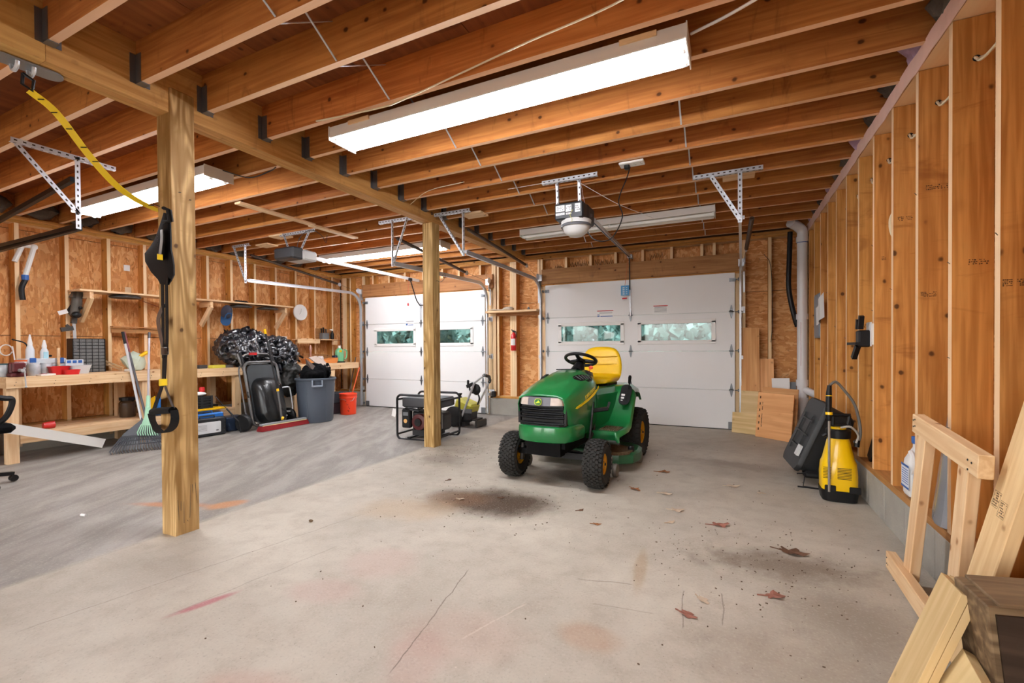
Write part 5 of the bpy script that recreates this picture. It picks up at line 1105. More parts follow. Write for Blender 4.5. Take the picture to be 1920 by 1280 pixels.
# ================================================================ rakes and handles
rk = T('lawn_rake', 'wide black plastic rake with a white pole leaning on the bench', 'rake', (-6.1, 2.8, 0)); RK = mat('rake_dark', '#43454a', .5)
A, Bq = Vector((-6.16, 2.585, .03)), Vector((-5.88, 3.12, .03)); ap = Vector((-6.36, 2.98, .34)); dA = (Bq - A).normalized()
nn = 24
def bl(t, f):
    e = A.lerp(Bq, t); return e.lerp(ap + (e - A.lerp(Bq, .62)) * .12, f)
b = B()
for i in range(nn + 1):
    tt = i / nn; p0 = bl(tt, .0); p1 = bl(tt, .42); b.bar(p1, p0 + Vector((0, 0, .0)), .015, .006); b.bar(p0, p0 + Vector((.03, -.0, -.026)), .008, .006)
b.done('tine', RK, rk)['kind'] = 'stuff'
for f in (.40, .28, .16):
    b = B(); b.bar(bl(0, f), bl(1, f), .026, .010); b.done('cross_rib', RK, rk)
b = B(); b.rings([[bl(0, .42) + Vector((0, 0, dz)), bl(1, .42) + Vector((0, 0, dz)), bl(1, .5) + Vector((0, 0, dz)), bl(.72, .93) + Vector((0, 0, dz)), ap + Vector((0, 0, dz)), bl(.5, .9) + Vector((0, 0, dz)), bl(0, .5) + Vector((0, 0, dz))] for dz in (0, .008)]); b.done('head_plate', RK, rk)
ptop = at(230, 622, 'x', -6.62)
b = B(); b.tube([ap - Vector((0, 0, .02)), ap.lerp(ptop, .86)], .0135, 10); b.done('pole', mat('pole_white', '#d9dadb', .3, .3), rk, smooth=True); b = B(); b.tube([ap.lerp(ptop, .86), ptop], .0155, 10); b.done('grip', BLACKP, rk, smooth=True)
t = T('shovel_handle', 'grey tool handle with a maroon grip leaning behind the white rake pole', 'tool handle', (-6.5, 3.1, .0)); p0, p1 = at(272, 775, 'x', -6.38), at(232, 622, 'x', -6.66); p0 = p0 + (p0 - p1).normalized() * .0; b = B(); b.tube([p0, p0.lerp(p1, .75)], .013, 10); b.tube([p0, Vector((p0.x + .06, p0.y, .02))], .013, 8); b.done('shaft', mat('shaft_grey', '#6a6c70', .35, .6), t, smooth=True); b = B(); b.tube([p0.lerp(p1, .75), p1], .016, 10); b.done('grip', mat('grip_maroon', '#7a3a3c', .6), t, smooth=True)
gr = T('hand_rake', 'small mint green leaf rake with a silver pole standing in front of the black rake', 'rake', (-6.0, 2.9, 0)); MINT = mat('mint_plastic', '#9fcfae', .5)
hn = at(277, 765, 'x', -6.25); hl, hr = at(259, 811, 'x', -6.12), at(293, 811, 'x', -6.10); pt = at(280, 623, 'x', -6.52)
b = B(); b.rings([[q + Vector((dz, 0, 0)) for q in (hn + Vector((0, -.025, .02)), hn + Vector((0, .025, .02)), hl.lerp(hn, .62).lerp(hr.lerp(hn, .62), 1.0) , hr.lerp(hn, .3), hl.lerp(hn, .3), hl.lerp(hn, .62))] for dz in (0, .008)]); b.done('rake_head', MINT, gr)
b = B()
for i in range(9):
    e0 = hl.lerp(hn, .32).lerp(hr.lerp(hn, .32), i / 8); e1 = hl.lerp(hr, -.04 + 1.08 * i / 8); b.bar(e0, e1, .010, .008); b.bar(e1, e1 + Vector((.02, 0, -.03)), .009, .006)
b.done('tines', MINT, gr)
b = B(); b.tube([hn, at(278, 742, 'x', -6.3)], [.022, .019], 8); b.done('socket', MINT, gr, smooth=True)
b = B(); b.tube([at(278, 742, 'x', -6.3), pt - (pt - hn) * .08], .0115, 10); b.done('pole', mat('pole_lilac', '#c3bfc6', .3, .4), gr, smooth=True); b = B(); b.tube([pt - (pt - hn) * .08, pt], .014, 8); b.done('grip', GREYT, gr, smooth=True)
# ================================================================ office chair at the left edge
oc = T('office_chair', 'black office chair armrest and foot showing at the left picture edge', 'chair', (-5.62, 1.0, 0))
b = B(); P = [at(-60, 735, 'x', -5.5), at(4, 746, 'x', -5.5), at(22, 748, 'x', -5.5), at(20, 765, 'x', -5.5), at(8, 785, 'x', -5.5), at(-15, 800, 'x', -5.5)]
b.tube(smoothpath(P, 5), .022, 8); b.done('armrest', BLACKP, oc, smooth=True)
b = B(); c = at(-30, 795, 'x', -5.6); b.box((-5.7, c.y - .1, .50), (.5, .5, .08), bev=.03); b.done('seat', BLACKF, oc); b = B(); b.box((-5.95, c.y - .1, .8), (.08, .46, .55), bev=.03); b.done('backrest', BLACKF, oc)
b = B(); b.tube([(-5.7, c.y - .1, .1), (-5.7, c.y - .1, .48)], .03, 10); b.done('gas_lift', BLACKM, oc)
for i in range(5):
    a = i * 2 * PI / 5 + .35; b = B(); e = Vector((-5.7 + .3 * math.cos(a), c.y - .1 + .3 * math.sin(a), .07)); b.bar((-5.7, c.y - .1, .11), e, .045, .03); b.lathe([(.01, -.02), (.028, -.02), (.03, 0), (.028, .02), (.01, .02)], 12, Matrix.Translation((e.x, e.y, .030)) @ rotm(PI / 2, 0, a)); b.done('foot', BLACKP, oc)
# ================================================================ cart
FR = mat('frame_grey', '#6e6d6c', .4, .5)
ct = T('garden_cart', 'folded garden cart standing upright with a black tub and grey tube frame', 'cart', (-6.2, 4.5, 0))
def cx_(z): return -6.10 - .24 * z          # lean back towards the bench
def Cp(y, z, o=0): return Vector((cx_(z) + o, y, z))
yl, yr = 4.23, 4.76
def loop(yl, yr, z0, z1, r, o, rad, name, m=FR, n=5):
    P = []
    for (y, z, a0) in ((yr - r, z0 + r, -PI / 2), (yr - r, z1 - r, 0), (yl + r, z1 - r, PI / 2), (yl + r, z0 + r, PI)):
        for i in range(n + 1):
            a = a0 + PI / 2 * i / n; P.append(Cp(y + r * math.cos(a), z + r * math.sin(a), o))
    b = B(); b.tube(P, rad, 8, closed=True); b.done(name, m, ct, smooth=True)
loop(yl, yr, .04, .96, .10, 0, .02, 'outer_frame'); loop(yl - .05, yr - .05, .06, .93, .10, -.05, .012, 'inner_frame')
b = B(); b.rings([[Cp(4.5 + a, .50 + z, o) for a, z in rrect(.46, .84, .09)] for o in (-.02, -.005)]); b.done('back_panel', mat('panel_dark', '#34383a', .6), ct)
R = []
for o, k in ((0, 1.0), (.08, .97), (.15, .88), (.18, .72), (.185, .4)):
    R.append([Cp(4.50 + a * k, .36 + (z + (.07 if z > 0 else 0)) * (k if o > .1 else 1), o) for a, z in rrect(.42, .60, .16, 5)])
b = B(); b.rings(R); tb = b.done('tub', mat('tub_black', '#101214', .35, coat=.2), ct, smooth=True)
b = B()
for (y, z) in ((4.38, .62), (4.50, .66), (4.62, .62), (4.42, .56), (4.58, .56)): b.sphere(Cp(y, z, .165), .010, n=8)
b.done('bolt_heads', ALU, tb)
b = B(); b.tube(smoothpath([Cp(4.23, .55, .0), Cp(4.2, .5, .03), Cp(4.23, .45, 0)], 3), .01, 6); b.done('latch', DMETAL, ct)
for y in (4.25, 4.74): b = B(); b.tube([Cp(y, .90, -.03), Cp(y - .01, 1.10, -.05)], .022, 8); b.done('handle_grip', BLACKP, ct, smooth=True)
b = B(); b.tube(smoothpath([Cp(4.26, 1.04, -.04), Cp(4.35, 1.08, -.04), Cp(4.62, 1.08, -.04), Cp(4.74, 1.04, -.04)], 4), .016, 8); b.done('cross_handle', FR, ct, smooth=True)
b = B(); b.box(Cp(4.42, 1.085, -.02), (.01, .12, .035)); b.done('red_label', REDP, ct)
b = B(); b.tube([at(445, 664, 'x', -6.42), at(466, 715, 'x', -6.3)], .020, 8); b.done('side_handle', FR, ct, smooth=True)
b = B(); b.tube(smoothpath([Cp(4.76, .56, .02), Cp(4.86, .56, .05), Cp(4.88, .5, .05), Cp(4.87, .25, .05), Cp(4.83, .2, .05), Cp(4.77, .2, .02)], 4), .011, 8); b.done('side_loop', ALU, ct, smooth=True)
b = B(); b.tube(smoothpath([Cp(4.48, .03, .05), Cp(4.55, .10, .08), Cp(4.66, .14, .08), Cp(4.76, .14, .04)], 4), .011, 8); b.done('stand_loop', ALU, ct, smooth=True)
for (y, x) in ((4.09, -6.12), (4.83, -6.16)):
    b = B(); b.lathe([(.03, -.03), (.10, -.035), (.122, -.02), (.125, 0), (.122, .02), (.10, .035), (.03, .03)], 24, Matrix.Translation((x, y, .123)) @ rotm(PI / 2, 0, .35)); wl_ = b.done('wheel', BLACKP, ct, smooth=True)
    b = B(); b.lathe([(.07, -.036), (.035, -.03), (.03, -.04), (.001, -.042)], 16, Matrix.Translation((x, y, .123)) @ rotm(PI / 2, 0, .35)); b.done('hub', GREYT, wl_, smooth=True)
b = B(); b.tube([(-6.16, 4.1, .123), (-6.16, 4.8, .123)], .01, 6); b.done('axle', DMETAL, ct)
t = T('black_rod', 'thin black rod leaning from the tool pile down to the cart wheel', 'rod', (-6.3, 4.0, 0)); b = B(); p0, p1 = at(403, 742, 'x', -6.33), at(447, 790, 'x', -6.08); b.tube([p0, p0.lerp(p1, .5)], .004, 6); b.tube([p0.lerp(p1, .5), p1, Vector((p1.x + .02, p1.y + .02, .01))], .011, 6); b.done('shaft', BLACKP, t)
# push broom
pb = T('push_broom', 'push broom with red bristles and a black pole leaning over the folded cart', 'broom', (-5.95, 4.55, 0)); H0, H1 = Vector((-5.92, 4.20, 0)), Vector((-5.90, 4.93, 0)); up_ = Vector((0, 0, 1)); mid = (H0 + H1) / 2
b = B(); b.bar(H0 + up_ * .085, H1 + up_ * .085, .065, .03, bev=.006); b.done('head_block', mat('block_grey', '#8b8d90', .5), pb)
b = B(); b.bar(H0 + Vector((.034, .01, .072)), H1 + Vector((.034, -.01, .072)), .004, .010); b.done('block_stripe', mat('stripe_cream', '#e8d9a0', .5), pb)
b = B(); R = []
for z, k in ((.001, .06), (.03, .05), (.07, .03)): R.append([Vector((-5.91 + sx * k, yy, z)) for sx, yy in ((-1, 4.19 - k * .3), (1, 4.19 - k * .3), (1, 4.94 + k * .3), (-1, 4.94 + k * .3))])
b.rings(R); br = b.done('bristles', mat('bristle_red', '#8f1218', .9, bump=1, bscale=250, var=.3, vscale=80), pb); br['kind'] = 'stuff'
pn = at(531, 778, 'x', -5.86); ptp = at(498, 626, 'x', -6.22); nk = Vector((-5.92, pn.y + .03, .10))
b = B(); b.tube([nk, pn.lerp(ptp, .30)], .014, 8); b.done('lower_pole', FR, pb, smooth=True); b = B(); b.tube([pn.lerp(ptp, .30), ptp], .0135, 8); b.done('pole', BLACKP, pb, smooth=True)
b = B(); b.tube([ptp, ptp + (ptp - pn).normalized() * .075], .018, 8); b.tube([pn.lerp(ptp, .29), pn.lerp(ptp, .32)], .018, 8); b.tube([nk.lerp(pn, .3), nk.lerp(pn, .6)], .019, 8); b.done('yellow_collar', YELLOWP, pb, smooth=True)
b = B(); b.tube([nk + Vector((0, .25, -.0)), pn.lerp(ptp, .08)], .006, 6); b.done('brace', BLACKP, pb)
# crumpled black plastic bundle
BAG = mat('bag_black_plastic', '#20232b', .3, bump=.6, bscale=14, coat=.7, spec=.8)
bgt = T('plastic_bundle', 'large crumpled black plastic covered bundle heaped over the bench end', 'bag', (-6.8, 4.85, .88))
def blobm(cs, name, m, parent, amp=.05, sub=5):
    b = B()
    for (c, r) in cs: bmesh.ops.create_icosphere(b.bm, subdivisions=3, radius=1, matrix=Matrix.Translation(c) @ Matrix.Diagonal((r[0], r[1], r[2], 1)))
    o = b.done(name, m, parent, smooth=True, ang=180)
    md = o.modifiers.new('remesh', 'REMESH'); md.mode = 'VOXEL'; md.voxel_size = .016; md.use_smooth_shade = True
    dg = bpy.context.evaluated_depsgraph_get(); dg.update(); me = bpy.data.meshes.new_from_object(o.evaluated_get(dg)); o.modifiers.clear(); old = o.data; o.data = me
    me.materials.clear(); me.materials.append(m)
    for v in me.vertices:
        p = v.co; q = p * 5.5 + noise.noise_vector(p * 3) * .8
        rdg = 1 - abs(noise.noise(q) * 2); rdg2 = 1 - abs(noise.noise(q * 2.3 + Vector((5, 1, 2))) * 2); rdg3 = 1 - abs(noise.noise(q * 5) * 2)
        v.co = p + v.normal * (amp * (rdg - .6) + amp * .5 * (rdg2 - .6) + amp * .22 * (rdg3 - .6))
    me.shade_smooth(); return o
blobm([((-6.88, 4.62, 1.18), (.36, .40, .28)), ((-6.85, 5.08, 1.06), (.36, .40, .30)), ((-6.80, 4.8, 1.05), (.40, .5, .15)), ((-6.66, 5.12, .78), (.22, .22, .30)), ((-6.72, 4.5, 1.08), (.2, .22, .18))], 'sheeting', BAG, bgt, .07)
blobm([((-6.42, 5.06, .60), (.13, .17, .22)), ((-6.42, 5.1, .8), (.14, .15, .12))], 'lower_fold', mat('bag_dark_matte', '#1c1d1b', .45, bump=.5, bscale=20), bgt, .03)
# ================================================================ trash can and neighbours
CAN = mat('can_grey', '#4d5560', .5, bump=.04, bscale=90)
tc = T('trash_can', 'large grey round plastic trash can left of the orange bucket', 'trash can', (-5.98, 5.2, 0), .35)
b = B(); b.lathe([(.245, 0), (.25, .01), (.272, .35), (.285, .62), (.29, .66), (.285, .665), (.278, .64), (.262, .35), (.24, .02), (.001, .02)], 40); b.done('body', CAN, tc, smooth=True, world=False)
b = B(); b.lathe([(.286, .655), (.305, .66), (.310, .675), (.305, .692), (.29, .695), (.284, .68)], 40, cap=False); b.done('rim', CAN, tc, smooth=True, world=False)
for k in range(6):
    a = -PI / 2 + (k - .0) * PI / 3; b = B(); b.bar((.252 * math.cos(a), .252 * math.sin(a), .02), (.283 * math.cos(a), .283 * math.sin(a), .60), .016, .008, up=(math.cos(a), math.sin(a), 0)); b.done('rib', CAN, tc, world=False)
for a in (-1.0, 2.14):
    b = B(); M = rotm(0, 0, a)
    for s in (-1, 1): b.box(M @ Vector((.312, s * .07, .615)), (.05, .022, .10), M, bev=.006)
    b.box(M @ Vector((.325, 0, .575)), (.025, .14, .025), M, bev=.006); b.done('handle', mat('handle_grey', '#8e98a5', .4), tc, world=False)
blobm([((-5.98, 5.20, .76), (.20, .23, .16)), ((-5.93, 5.02, .74), (.13, .10, .12)), ((-5.95, 5.38, .80), (.08, .07, .12))], 'black_garment', BLACKF, None, .04)
o = bpy.data.objects['black_garment']; tag(o, 'black cloth bag stuffed in the top of the grey trash can', 'cloth')
t = T('cardboard_piece', 'folded brown and white cardboard sticking out of the grey trash can', 'cardboard', (-5.98, 5.2, .9)); b = B()
q = [at(u, v, 'x', xx) for u, v, xx in ((578, 671, -6.05), (592, 668, -6.1), (606, 676, -6.0), (617, 688, -5.9), (609, 690, -5.85), (590, 680, -5.95))]
b.rings([[p + Vector((dz, 0, dz)) for p in q] for dz in (0, .012)]); b.done('panel', mat('cardboard', '#a8968a', .8), t); b = B(); q = [at(u, v, 'x', xx) for u, v, xx in ((572, 672, -6.0), (590, 686, -5.88), (585, 694, -5.86), (574, 683, -5.98))]; b.rings([[p + Vector((dz, 0, 0)) for p in q] for dz in (0, .01)]); b.done('flap', mat('cardboard_dark', '#4d3f38', .8), t)
bk = T('bucket', 'bright orange plastic bucket with black print on the floor by the trash can', 'bucket', (-6.07, 5.97, 0), .0); OR = mat('bucket_orange', '#ff4a22', .4)
b = B(); b.lathe([(.128, 0), (.13, .005), (.142, .28), (.15, .285), (.15, .31), (.146, .32), (.15, .325), (.153, .36), (.149, .365), (.146, .36), (.138, .3), (.122, .012), (.001, .012)], 32); b.done('body', OR, bk, smooth=True, world=False)
Mb = rotm(0, 0, .80) @ Matrix.Translation((0, -.139, .0)) @ rotm(-.045, 0, 0)
for i, (wd_, z, h_, m_) in enumerate(((.09, .235, .035, BLACKP), (.06, .19, .05, BLACKP), (.06, .125, .06, mat('print_red', '#c21a10', .5)), (.035, .07, .04, BLACKP))): marks('bucket_print', Mb @ Matrix.Translation((0, -.006 + .001 * i, z)) @ FRONTM, wd_, h_, 2 if i else 1, m_, bk, world=False, seed=i + 4)
b = B(); b.tube(smoothpath([(-.15, 0, .30), (-.13, -.06, .24), (0, -.155, .275), (.13, -.06, .24), (.15, 0, .30)], 5), .003, 5); b.done('bail', METAL, bk, world=False)
for z, m, lab in ((.0, mat('crate_plum', '#4a3a42', .5), 'dark plum storage bin at the bottom behind the orange bucket'), (.19, mat('crate_grey', '#4c5058', .5), 'dark grey storage bin on top behind the orange bucket')):
    t = T('storage_bin', lab, 'bin', (-6.42, 5.85, z)); b = B(); b.rings([[Vector((-6.42 + a * k, 5.87 + c * k, z + h)) for a, c in rrect(.32, .36, .03)] for h, k in ((.002, .9), (.165, 1), (.17, 1.05), (.185, 1.05), (.18, .96), (.02, .86))]); b.done('body', m, t)
tag(board('wood_stick', (-6.5, 6.0, .205), (-6.52, 6.0, .62), .02, .05, PINE, None, up=(1, 0, 0)), 'short pine stick standing upright in the grey storage bin', 'stick')
# things on the back corner bench
bt = T('detergent_jug', 'mint green jug with a white and yellow cap on the corner workbench', 'jug', (-6.95, 6.66, TOP)); GJ = mat('jug_green', '#7fcf9d', .25, coat=.4)
b = B(); b.rings([[Vector((-6.95 + a * k, 6.62 + c * k, TOP + h)) for a, c in rrect(.10, .16, .03)] for h, k in ((.001, .95), (.01, 1), (.2, 1), (.24, .9), (.27, .5), (.285, .4))]); b.done('body', GJ, bt, smooth=True); b = B(); b.lathe([(.028, .28), (.03, .33), (.001, .335)], 12, Matrix.Translation((-6.95, 6.62, TOP))); b.done('cap', WHITEP, bt); b = B(); b.box((-6.90, 6.60, TOP + .22), (.01, .06, .04)); b.done('yellow_label', YELLOWP, bt)
b = B(); b.tube(smoothpath([(-6.9, 6.70, TOP + .25), (-6.9, 6.76, TOP + .22), (-6.9, 6.75, TOP + .1), (-6.9, 6.70, TOP + .06)], 4), .014, 8); b.done('handle', GJ, bt, smooth=True)
b = B(); b.box((-6.9, 6.45, TOP + .07), (.10, .06, .14), bev=.01); tag(b.done('dark_bottle', NAVY), 'small dark navy can beside the mint green jug', 'can')
b = B(); b.box((-6.85, 6.47, TOP + .012), (.2, .2, .022)); tag(b.done('dark_box', BLACKP), 'flat black box on the corner bench in front of the jug', 'box')
b = B(); b.rings([[Vector((-6.95 + dx, y, TOP + z)) for y, z in ((5.75, .002), (6.38, .002), (6.4, .1), (6.1, .06), (5.95, .10), (5.72, .09))] for dx in (0, .2)]); tag(b.done('orange_box', mat('pack_orange', '#dd8a45', .6)), 'orange wooden tool tote lying on the corner workbench', 'tote')
t = T('hand_saw', 'hand saw with a brown blade leaning behind the orange tote', 'saw', (-7.15, 6.2, TOP)); b = B(); b.prism([(-.32, 0), (.3, 0), (.32, .13), (-.3, .17)], .006, Matrix.Translation((-7.15, 6.25, TOP + .02)) @ SIDE); b.done('blade', HDRW, t)
b = B(); b.tube([(-7.15, 5.93, TOP + .11), (-7.14, 5.83, TOP + .15), (-7.14, 5.78, TOP + .10), (-7.15, 5.86, TOP + .04)], .02, 8); b.done('handle', BLACKP, t)
b = B(); b.sphere((-6.72, 5.95, TOP + .07), .07, (1, 1.2, .9), 12)
for v in b.bm.verts: v.co += noise.noise_vector(v.co * 14) * .03
tag(b.done('work_gloves', mat('glove_pale', '#d7c9c4', .8)), 'crumpled pale work gloves on the corner bench', 'gloves')
t = T('paint_can', 'small white can on the bench right beside the black bundle', 'can', (-6.95, 5.6, TOP)); b = B(); b.lathe([(.05, 0), (.05, .11), (.001, .112)], 14, Matrix.Translation((-6.95, 5.58, TOP))); b.done('body', WHITEP, t)
t = T('faucet_part', 'brass and pink fitting standing on the corner bench below the small shelf', 'fitting', (-7.15, 6.08, TOP)); b = B(); b.lathe([(.04, 0), (.02, .04), (.025, .12), (.018, .2), (.03, .28), (.012, .34)], 10, Matrix.Translation((-7.12, 6.08, TOP))); b.done('body', mat('brass_pink', '#b98a78', .4, .4), t, smooth=True)
# long boards leaning in the corner
for (u0, v0, u1, v1, m, wdt, nm, lab) in ((682, 668, 662, 756, mat('level_orange', '#e8602c', .5), .06, 'spirit_level', 'bright orange long level leaning by the left door track'), (680, 655, 655, 748, mat('bar_dark', '#4a3a34', .6), .05, 'pry_bar', 'dark long bar leaning in the corner beside the orange level')):
    p0 = at(u0, v0, 'y', 6.78); p1 = at(u1, v1, 'y', 6.62); p1.z = max(.02, p1.z)
    if nm == 'spirit_level': p1 = Vector((-6.70, 6.6, .02)); p0 = Vector((-6.60, 6.79, .78))
    else: p1 = Vector((-6.86, 6.72, .1)); p1.z = .03; p0 = Vector((-6.74, 6.84, .98))
    tag(board(nm, p1, p0, wdt, .02, m, None, up=(1, -1, 0)), lab, 'level' if 'level' in nm else 'bar')
# ================================================================ strap trainer and its anchor
STR = mat('strap_black', '#09090b', .8, bump=.2, bscale=400, spec=.15); STY = mat('strap_yellow', '#f2cf0c', .5); STG = mat('strap_grey', '#8d9092', .5)
an = T('anchor_plate', 'oval steel anchor plate with hooks under the beam, holding the yellow strap', 'anchor', (-3.19, 1.02, 2.60))
b = B(); b.prism(rrect(.30, .11, .054, 8), .008, Matrix.Translation((-3.22, 1.02, 2.592)) @ rotm(0, 0, PI / 2 * .95)); b.done('plate', mat('anchor_steel', '#8d9294', .35, .6), an)
for dy in (-.03, .03): b = B(); b.tube(arc((-3.22, 1.02 + dy, 2.592), .036, PI, 2 * PI, 10, 'xz'), .009, 8); b.done('hook', METAL, an, smooth=True)
tx = T('suspension_trainer', 'black strap trainer with yellow tabs hanging from a nail on the front post', 'strap trainer', (-3.26, 1.68, .65))
def ribbon(P, wds, m, name, th=.003, side=None, parent=tx, k=6):
    Q = smoothpath(P, k); n = len(Q); R = []
    for i, p in enumerate(Q):
        tn = (Q[min(i + 1, n - 1)] - Q[max(i - 1, 0)]).normalized(); s = (side if side is not None else tn.cross(Vector((1, -.8, 0)))).normalized(); s = (s - tn * s.dot(tn)).normalized(); nr = tn.cross(s)
        w2 = (wds[0] + (wds[1] - wds[0]) * i / (n - 1)) / 2; R.append([p + s * w2 + nr * th / 2, p - s * w2 + nr * th / 2, p - s * w2 - nr * th / 2, p + s * w2 - nr * th / 2])
    b = B(); b.rings(R); return b.done(name, m, parent)
f = Vector((-3.22, 1.02, 2.555)); nail = Vector((-3.252, 1.69, 2.03))
b = B(); b.tube([f, f + Vector((-.012, .0, -.05)), f + Vector((.01, .03, -.075)), f + Vector((.03, .03, -.03)), f], .008, 6); b.done('carabiner', BLACKM, tx, smooth=True)
ys = ribbon([f + Vector((.0, .02, -.075)), (-3.21, 1.14, 2.41), (-3.22, 1.27, 2.25), (-3.22, 1.38, 2.13), (-3.23, 1.48, 2.07), (-3.24, 1.6, 2.035), nail], (.036, .036), STY, 'yellow_strap', side=Vector((.75, .66, .2)))
for i, (y, z) in enumerate(((1.08, 2.45), (1.13, 2.405), (1.19, 2.345), (1.25, 2.27), (1.30, 2.21), (1.57, 2.04))):
    b = B(); b.box((-3.205, y, z), (.03, .004, .004), rotm(0, 0, .5)); b.done('strap_mark', BLACKP, ys)
b = B(); b.tube([nail + Vector((.0, -.01, .03)), nail + Vector((.0, .02, .025)), nail + Vector((.0, .03, -.04)), nail + Vector((0, -.01, -.06))], .012, 8); b.done('top_loop', STR, tx, smooth=True)
# hanging body
b = B(); X = -3.262; ring = lambda z, yc, wy, wx: [Vector((X + wx * math.sin(a), yc + wy * math.cos(a), z)) for a in [2 * PI * i / 14 for i in range(14)]]
b.rings([ring(2.03, 1.685, .012, .012), ring(1.97, 1.68, .022, .018), ring(1.86, 1.665, .04, .022), ring(1.80, 1.65, .055, .026), ring(1.75, 1.638, .076, .03), ring(1.70, 1.642, .078, .03), ring(1.64, 1.658, .062, .026), ring(1.60, 1.668, .035, .02), ring(1.57, 1.668, .02, .015)]); b.done('handle_bundle', STR, tx, smooth=True)
ribbon([(X + .03, 1.69, 1.92), (X + .038, 1.70, 1.86), (X + .04, 1.69, 1.76)], (.03, .03), STG, 'grey_band', side=Vector((.45, 1, 0)), th=.004)
b = B(); b.box((X + .04, 1.690, 1.745), (.018, .032, .035), rotm(0, 0, -.5)); b.done('yellow_tab', STY, tx)
ribbon([(X, 1.655, 1.60), (X - .005, 1.65, 1.4), (X, 1.655, 1.2), (X + .005, 1.66, 1.1)], (.028, .028), STR, 'strap', side=Vector((.4, 1, 0)))
ribbon([(X + .01, 1.69, 1.62), (X + .01, 1.69, 1.4), (X + .008, 1.685, 1.2), (X, 1.665, 1.1)], (.032, .034), STR, 'strap', side=Vector((.4, 1, 0)))
ribbon([(X - .005, 1.66, 1.45), (X - .01, 1.62, 1.35), (X - .005, 1.635, 1.25), (X, 1.655, 1.17)], (.024, .024), STG if 0 else GREYT, 'grey_strap', side=Vector((.2, 1, 0)))
b = B(); b.box((X + .004, 1.668, 1.145), (.022, .048, .05), rotm(0, 0, -.5), bev=.004); b.done('buckle', BLACKM, tx)
ribbon([(X, 1.664, 1.13), (X, 1.658, 1.0), (X, 1.655, .94)], (.046, .036), STR, 'strap', side=Vector((.4, 1, 0)))
b = B(); b.box((X + .004, 1.655, .945), (.026, .04, .045), rotm(0, 0, -.5), bev=.003); b.done('yellow_tab', STY, tx)
ribbon([(X, 1.648, .93), (X - .005, 1.61, .83), (X - .01, 1.585, .765)], (.03, .03), STR, 'strap', side=Vector((.4, 1, 0))); ribbon([(X + .003, 1.662, .93), (X + .003, 1.69, .84), (X + .003, 1.715, .77)], (.02, .022), GREYT, 'strap', side=Vector((.4, 1, 0)))
b = B(); b.tube([(X - .012, 1.582, .765), (X + .01, 1.65, .765), (X + .012, 1.72, .76)], .022, 10); b.done('handle_grip', STR, tx, smooth=True)
ribbon([(X - .012, 1.58, .76), (X - .02, 1.585, .70), (X - .005, 1.62, .64), (X, 1.66, .625), (X, 1.70, .65), (X + .005, 1.722, .70), (X + .008, 1.722, .76)], (.05, .03), STR, 'foot_cradle', side=Vector((1, -.3, 0)), th=.006)

nP = Vector((.4, 1, 0)).normalized(); P0_ = Vector((-3.20, 1.572, 0))
def hang_pt(p, dx=0):
    t_ = nP.dot(P0_) / (nP.x * p.x + nP.y * p.y); return Vector((p.x * t_, p.y * t_, CAMP['h'] + (p.z - CAMP['h']) * t_)) - nP * dx
for o in [c for c in tx.children if c.name.split('.')[0] not in ('yellow_strap', 'carabiner')]:
    off = Vector(tx.location)
    for v in o.data.vertices:
        p = v.co + off; v.co = hang_pt(Vector((-3.262, p.y, p.z)), max(-.018, p.x + 3.262) * .8) - off
tc_ = hang_pt(Vector((-3.262, 1.693, 1.845)), .042)
text('band_lettering', 'TRX', .034, Matrix.Translation(tc_) @ rotm(0, 0, math.atan2(-.4, 1)) @ FRONTM @ rotm(0, 0, -PI / 2), BLACKP, tx)
# ================================================================ between and beside the doors
ex = T('fire_extinguisher', 'small red fire extinguisher with a white label on the studs between the doors', 'fire extinguisher', (-3.28, 6.93, 1.1))
b = B(); b.lathe([(.038, 1.10), (.045, 1.11), (.046, 1.33), (.04, 1.37), (.018, 1.395), (.016, 1.41)], 18, Matrix.Translation((-3.28, 6.915, 0))); b.done('cylinder', mat('extinguisher_red', '#cf2026', .3, coat=.4), ex, smooth=True)
b = B(); R = [[Vector((-3.28 + .0472 * math.sin(a), 6.915 - .0472 * math.cos(a), z)) for a in [-1.1 + 2.2 * i / 8 for i in range(9)]] + [Vector((-3.28 + .046 * math.sin(a), 6.915 - .046 * math.cos(a), z)) for a in [1.1 - 2.2 * i / 8 for i in range(9)]] for z in (1.19, 1.30)]; b.rings(R); b.done('label', WHITEP, ex)
b = B(); b.bar((-3.32, 6.915, 1.45), (-3.24, 6.915, 1.42), .02, .014); b.bar((-3.30, 6.915, 1.42), (-3.24, 6.915, 1.41), .02, .012); b.tube([(-3.28, 6.915, 1.40), (-3.28, 6.915, 1.43)], .014, 8); b.tube(smoothpath([(-3.25, 6.915, 1.42), (-3.22, 6.90, 1.38), (-3.225, 6.9, 1.32)], 4), .008, 6); b.done('valve_handle', BLACKP, ex)
fs_ = T('wall_shelf', 'single pine board shelf across the studs between the two garage doors', 'shelf', (-3.3, 6.88, 1.75)); board('shelf_board', (-3.74, 6.87, 1.755), (-2.80, 6.87, 1.755), .2, .03, PINE, fs_, up=(0, 1, 0)); board('shelf_cleat', (-3.62, 6.95, 1.715), (-2.82, 6.95, 1.715), .05, .03, HDRW, fs_)
b = B(); b.sphere((-3.35, 6.86, 1.80), .07, (1.4, .9, .5), 12); b.tube([(-3.42, 6.85, 1.785), (-3.60, 6.82, 1.782), (-3.70, 6.80, 1.782)], [.035, .025, .015], 8, flat=.4)
for v in b.bm.verts: v.co += noise.noise_vector(v.co * 14) * .02
tag(b.done('work_glove', mat('glove_white', '#cfc5b4', .85), smooth=True), 'pale dusty glove lying on the board shelf between the doors', 'glove')
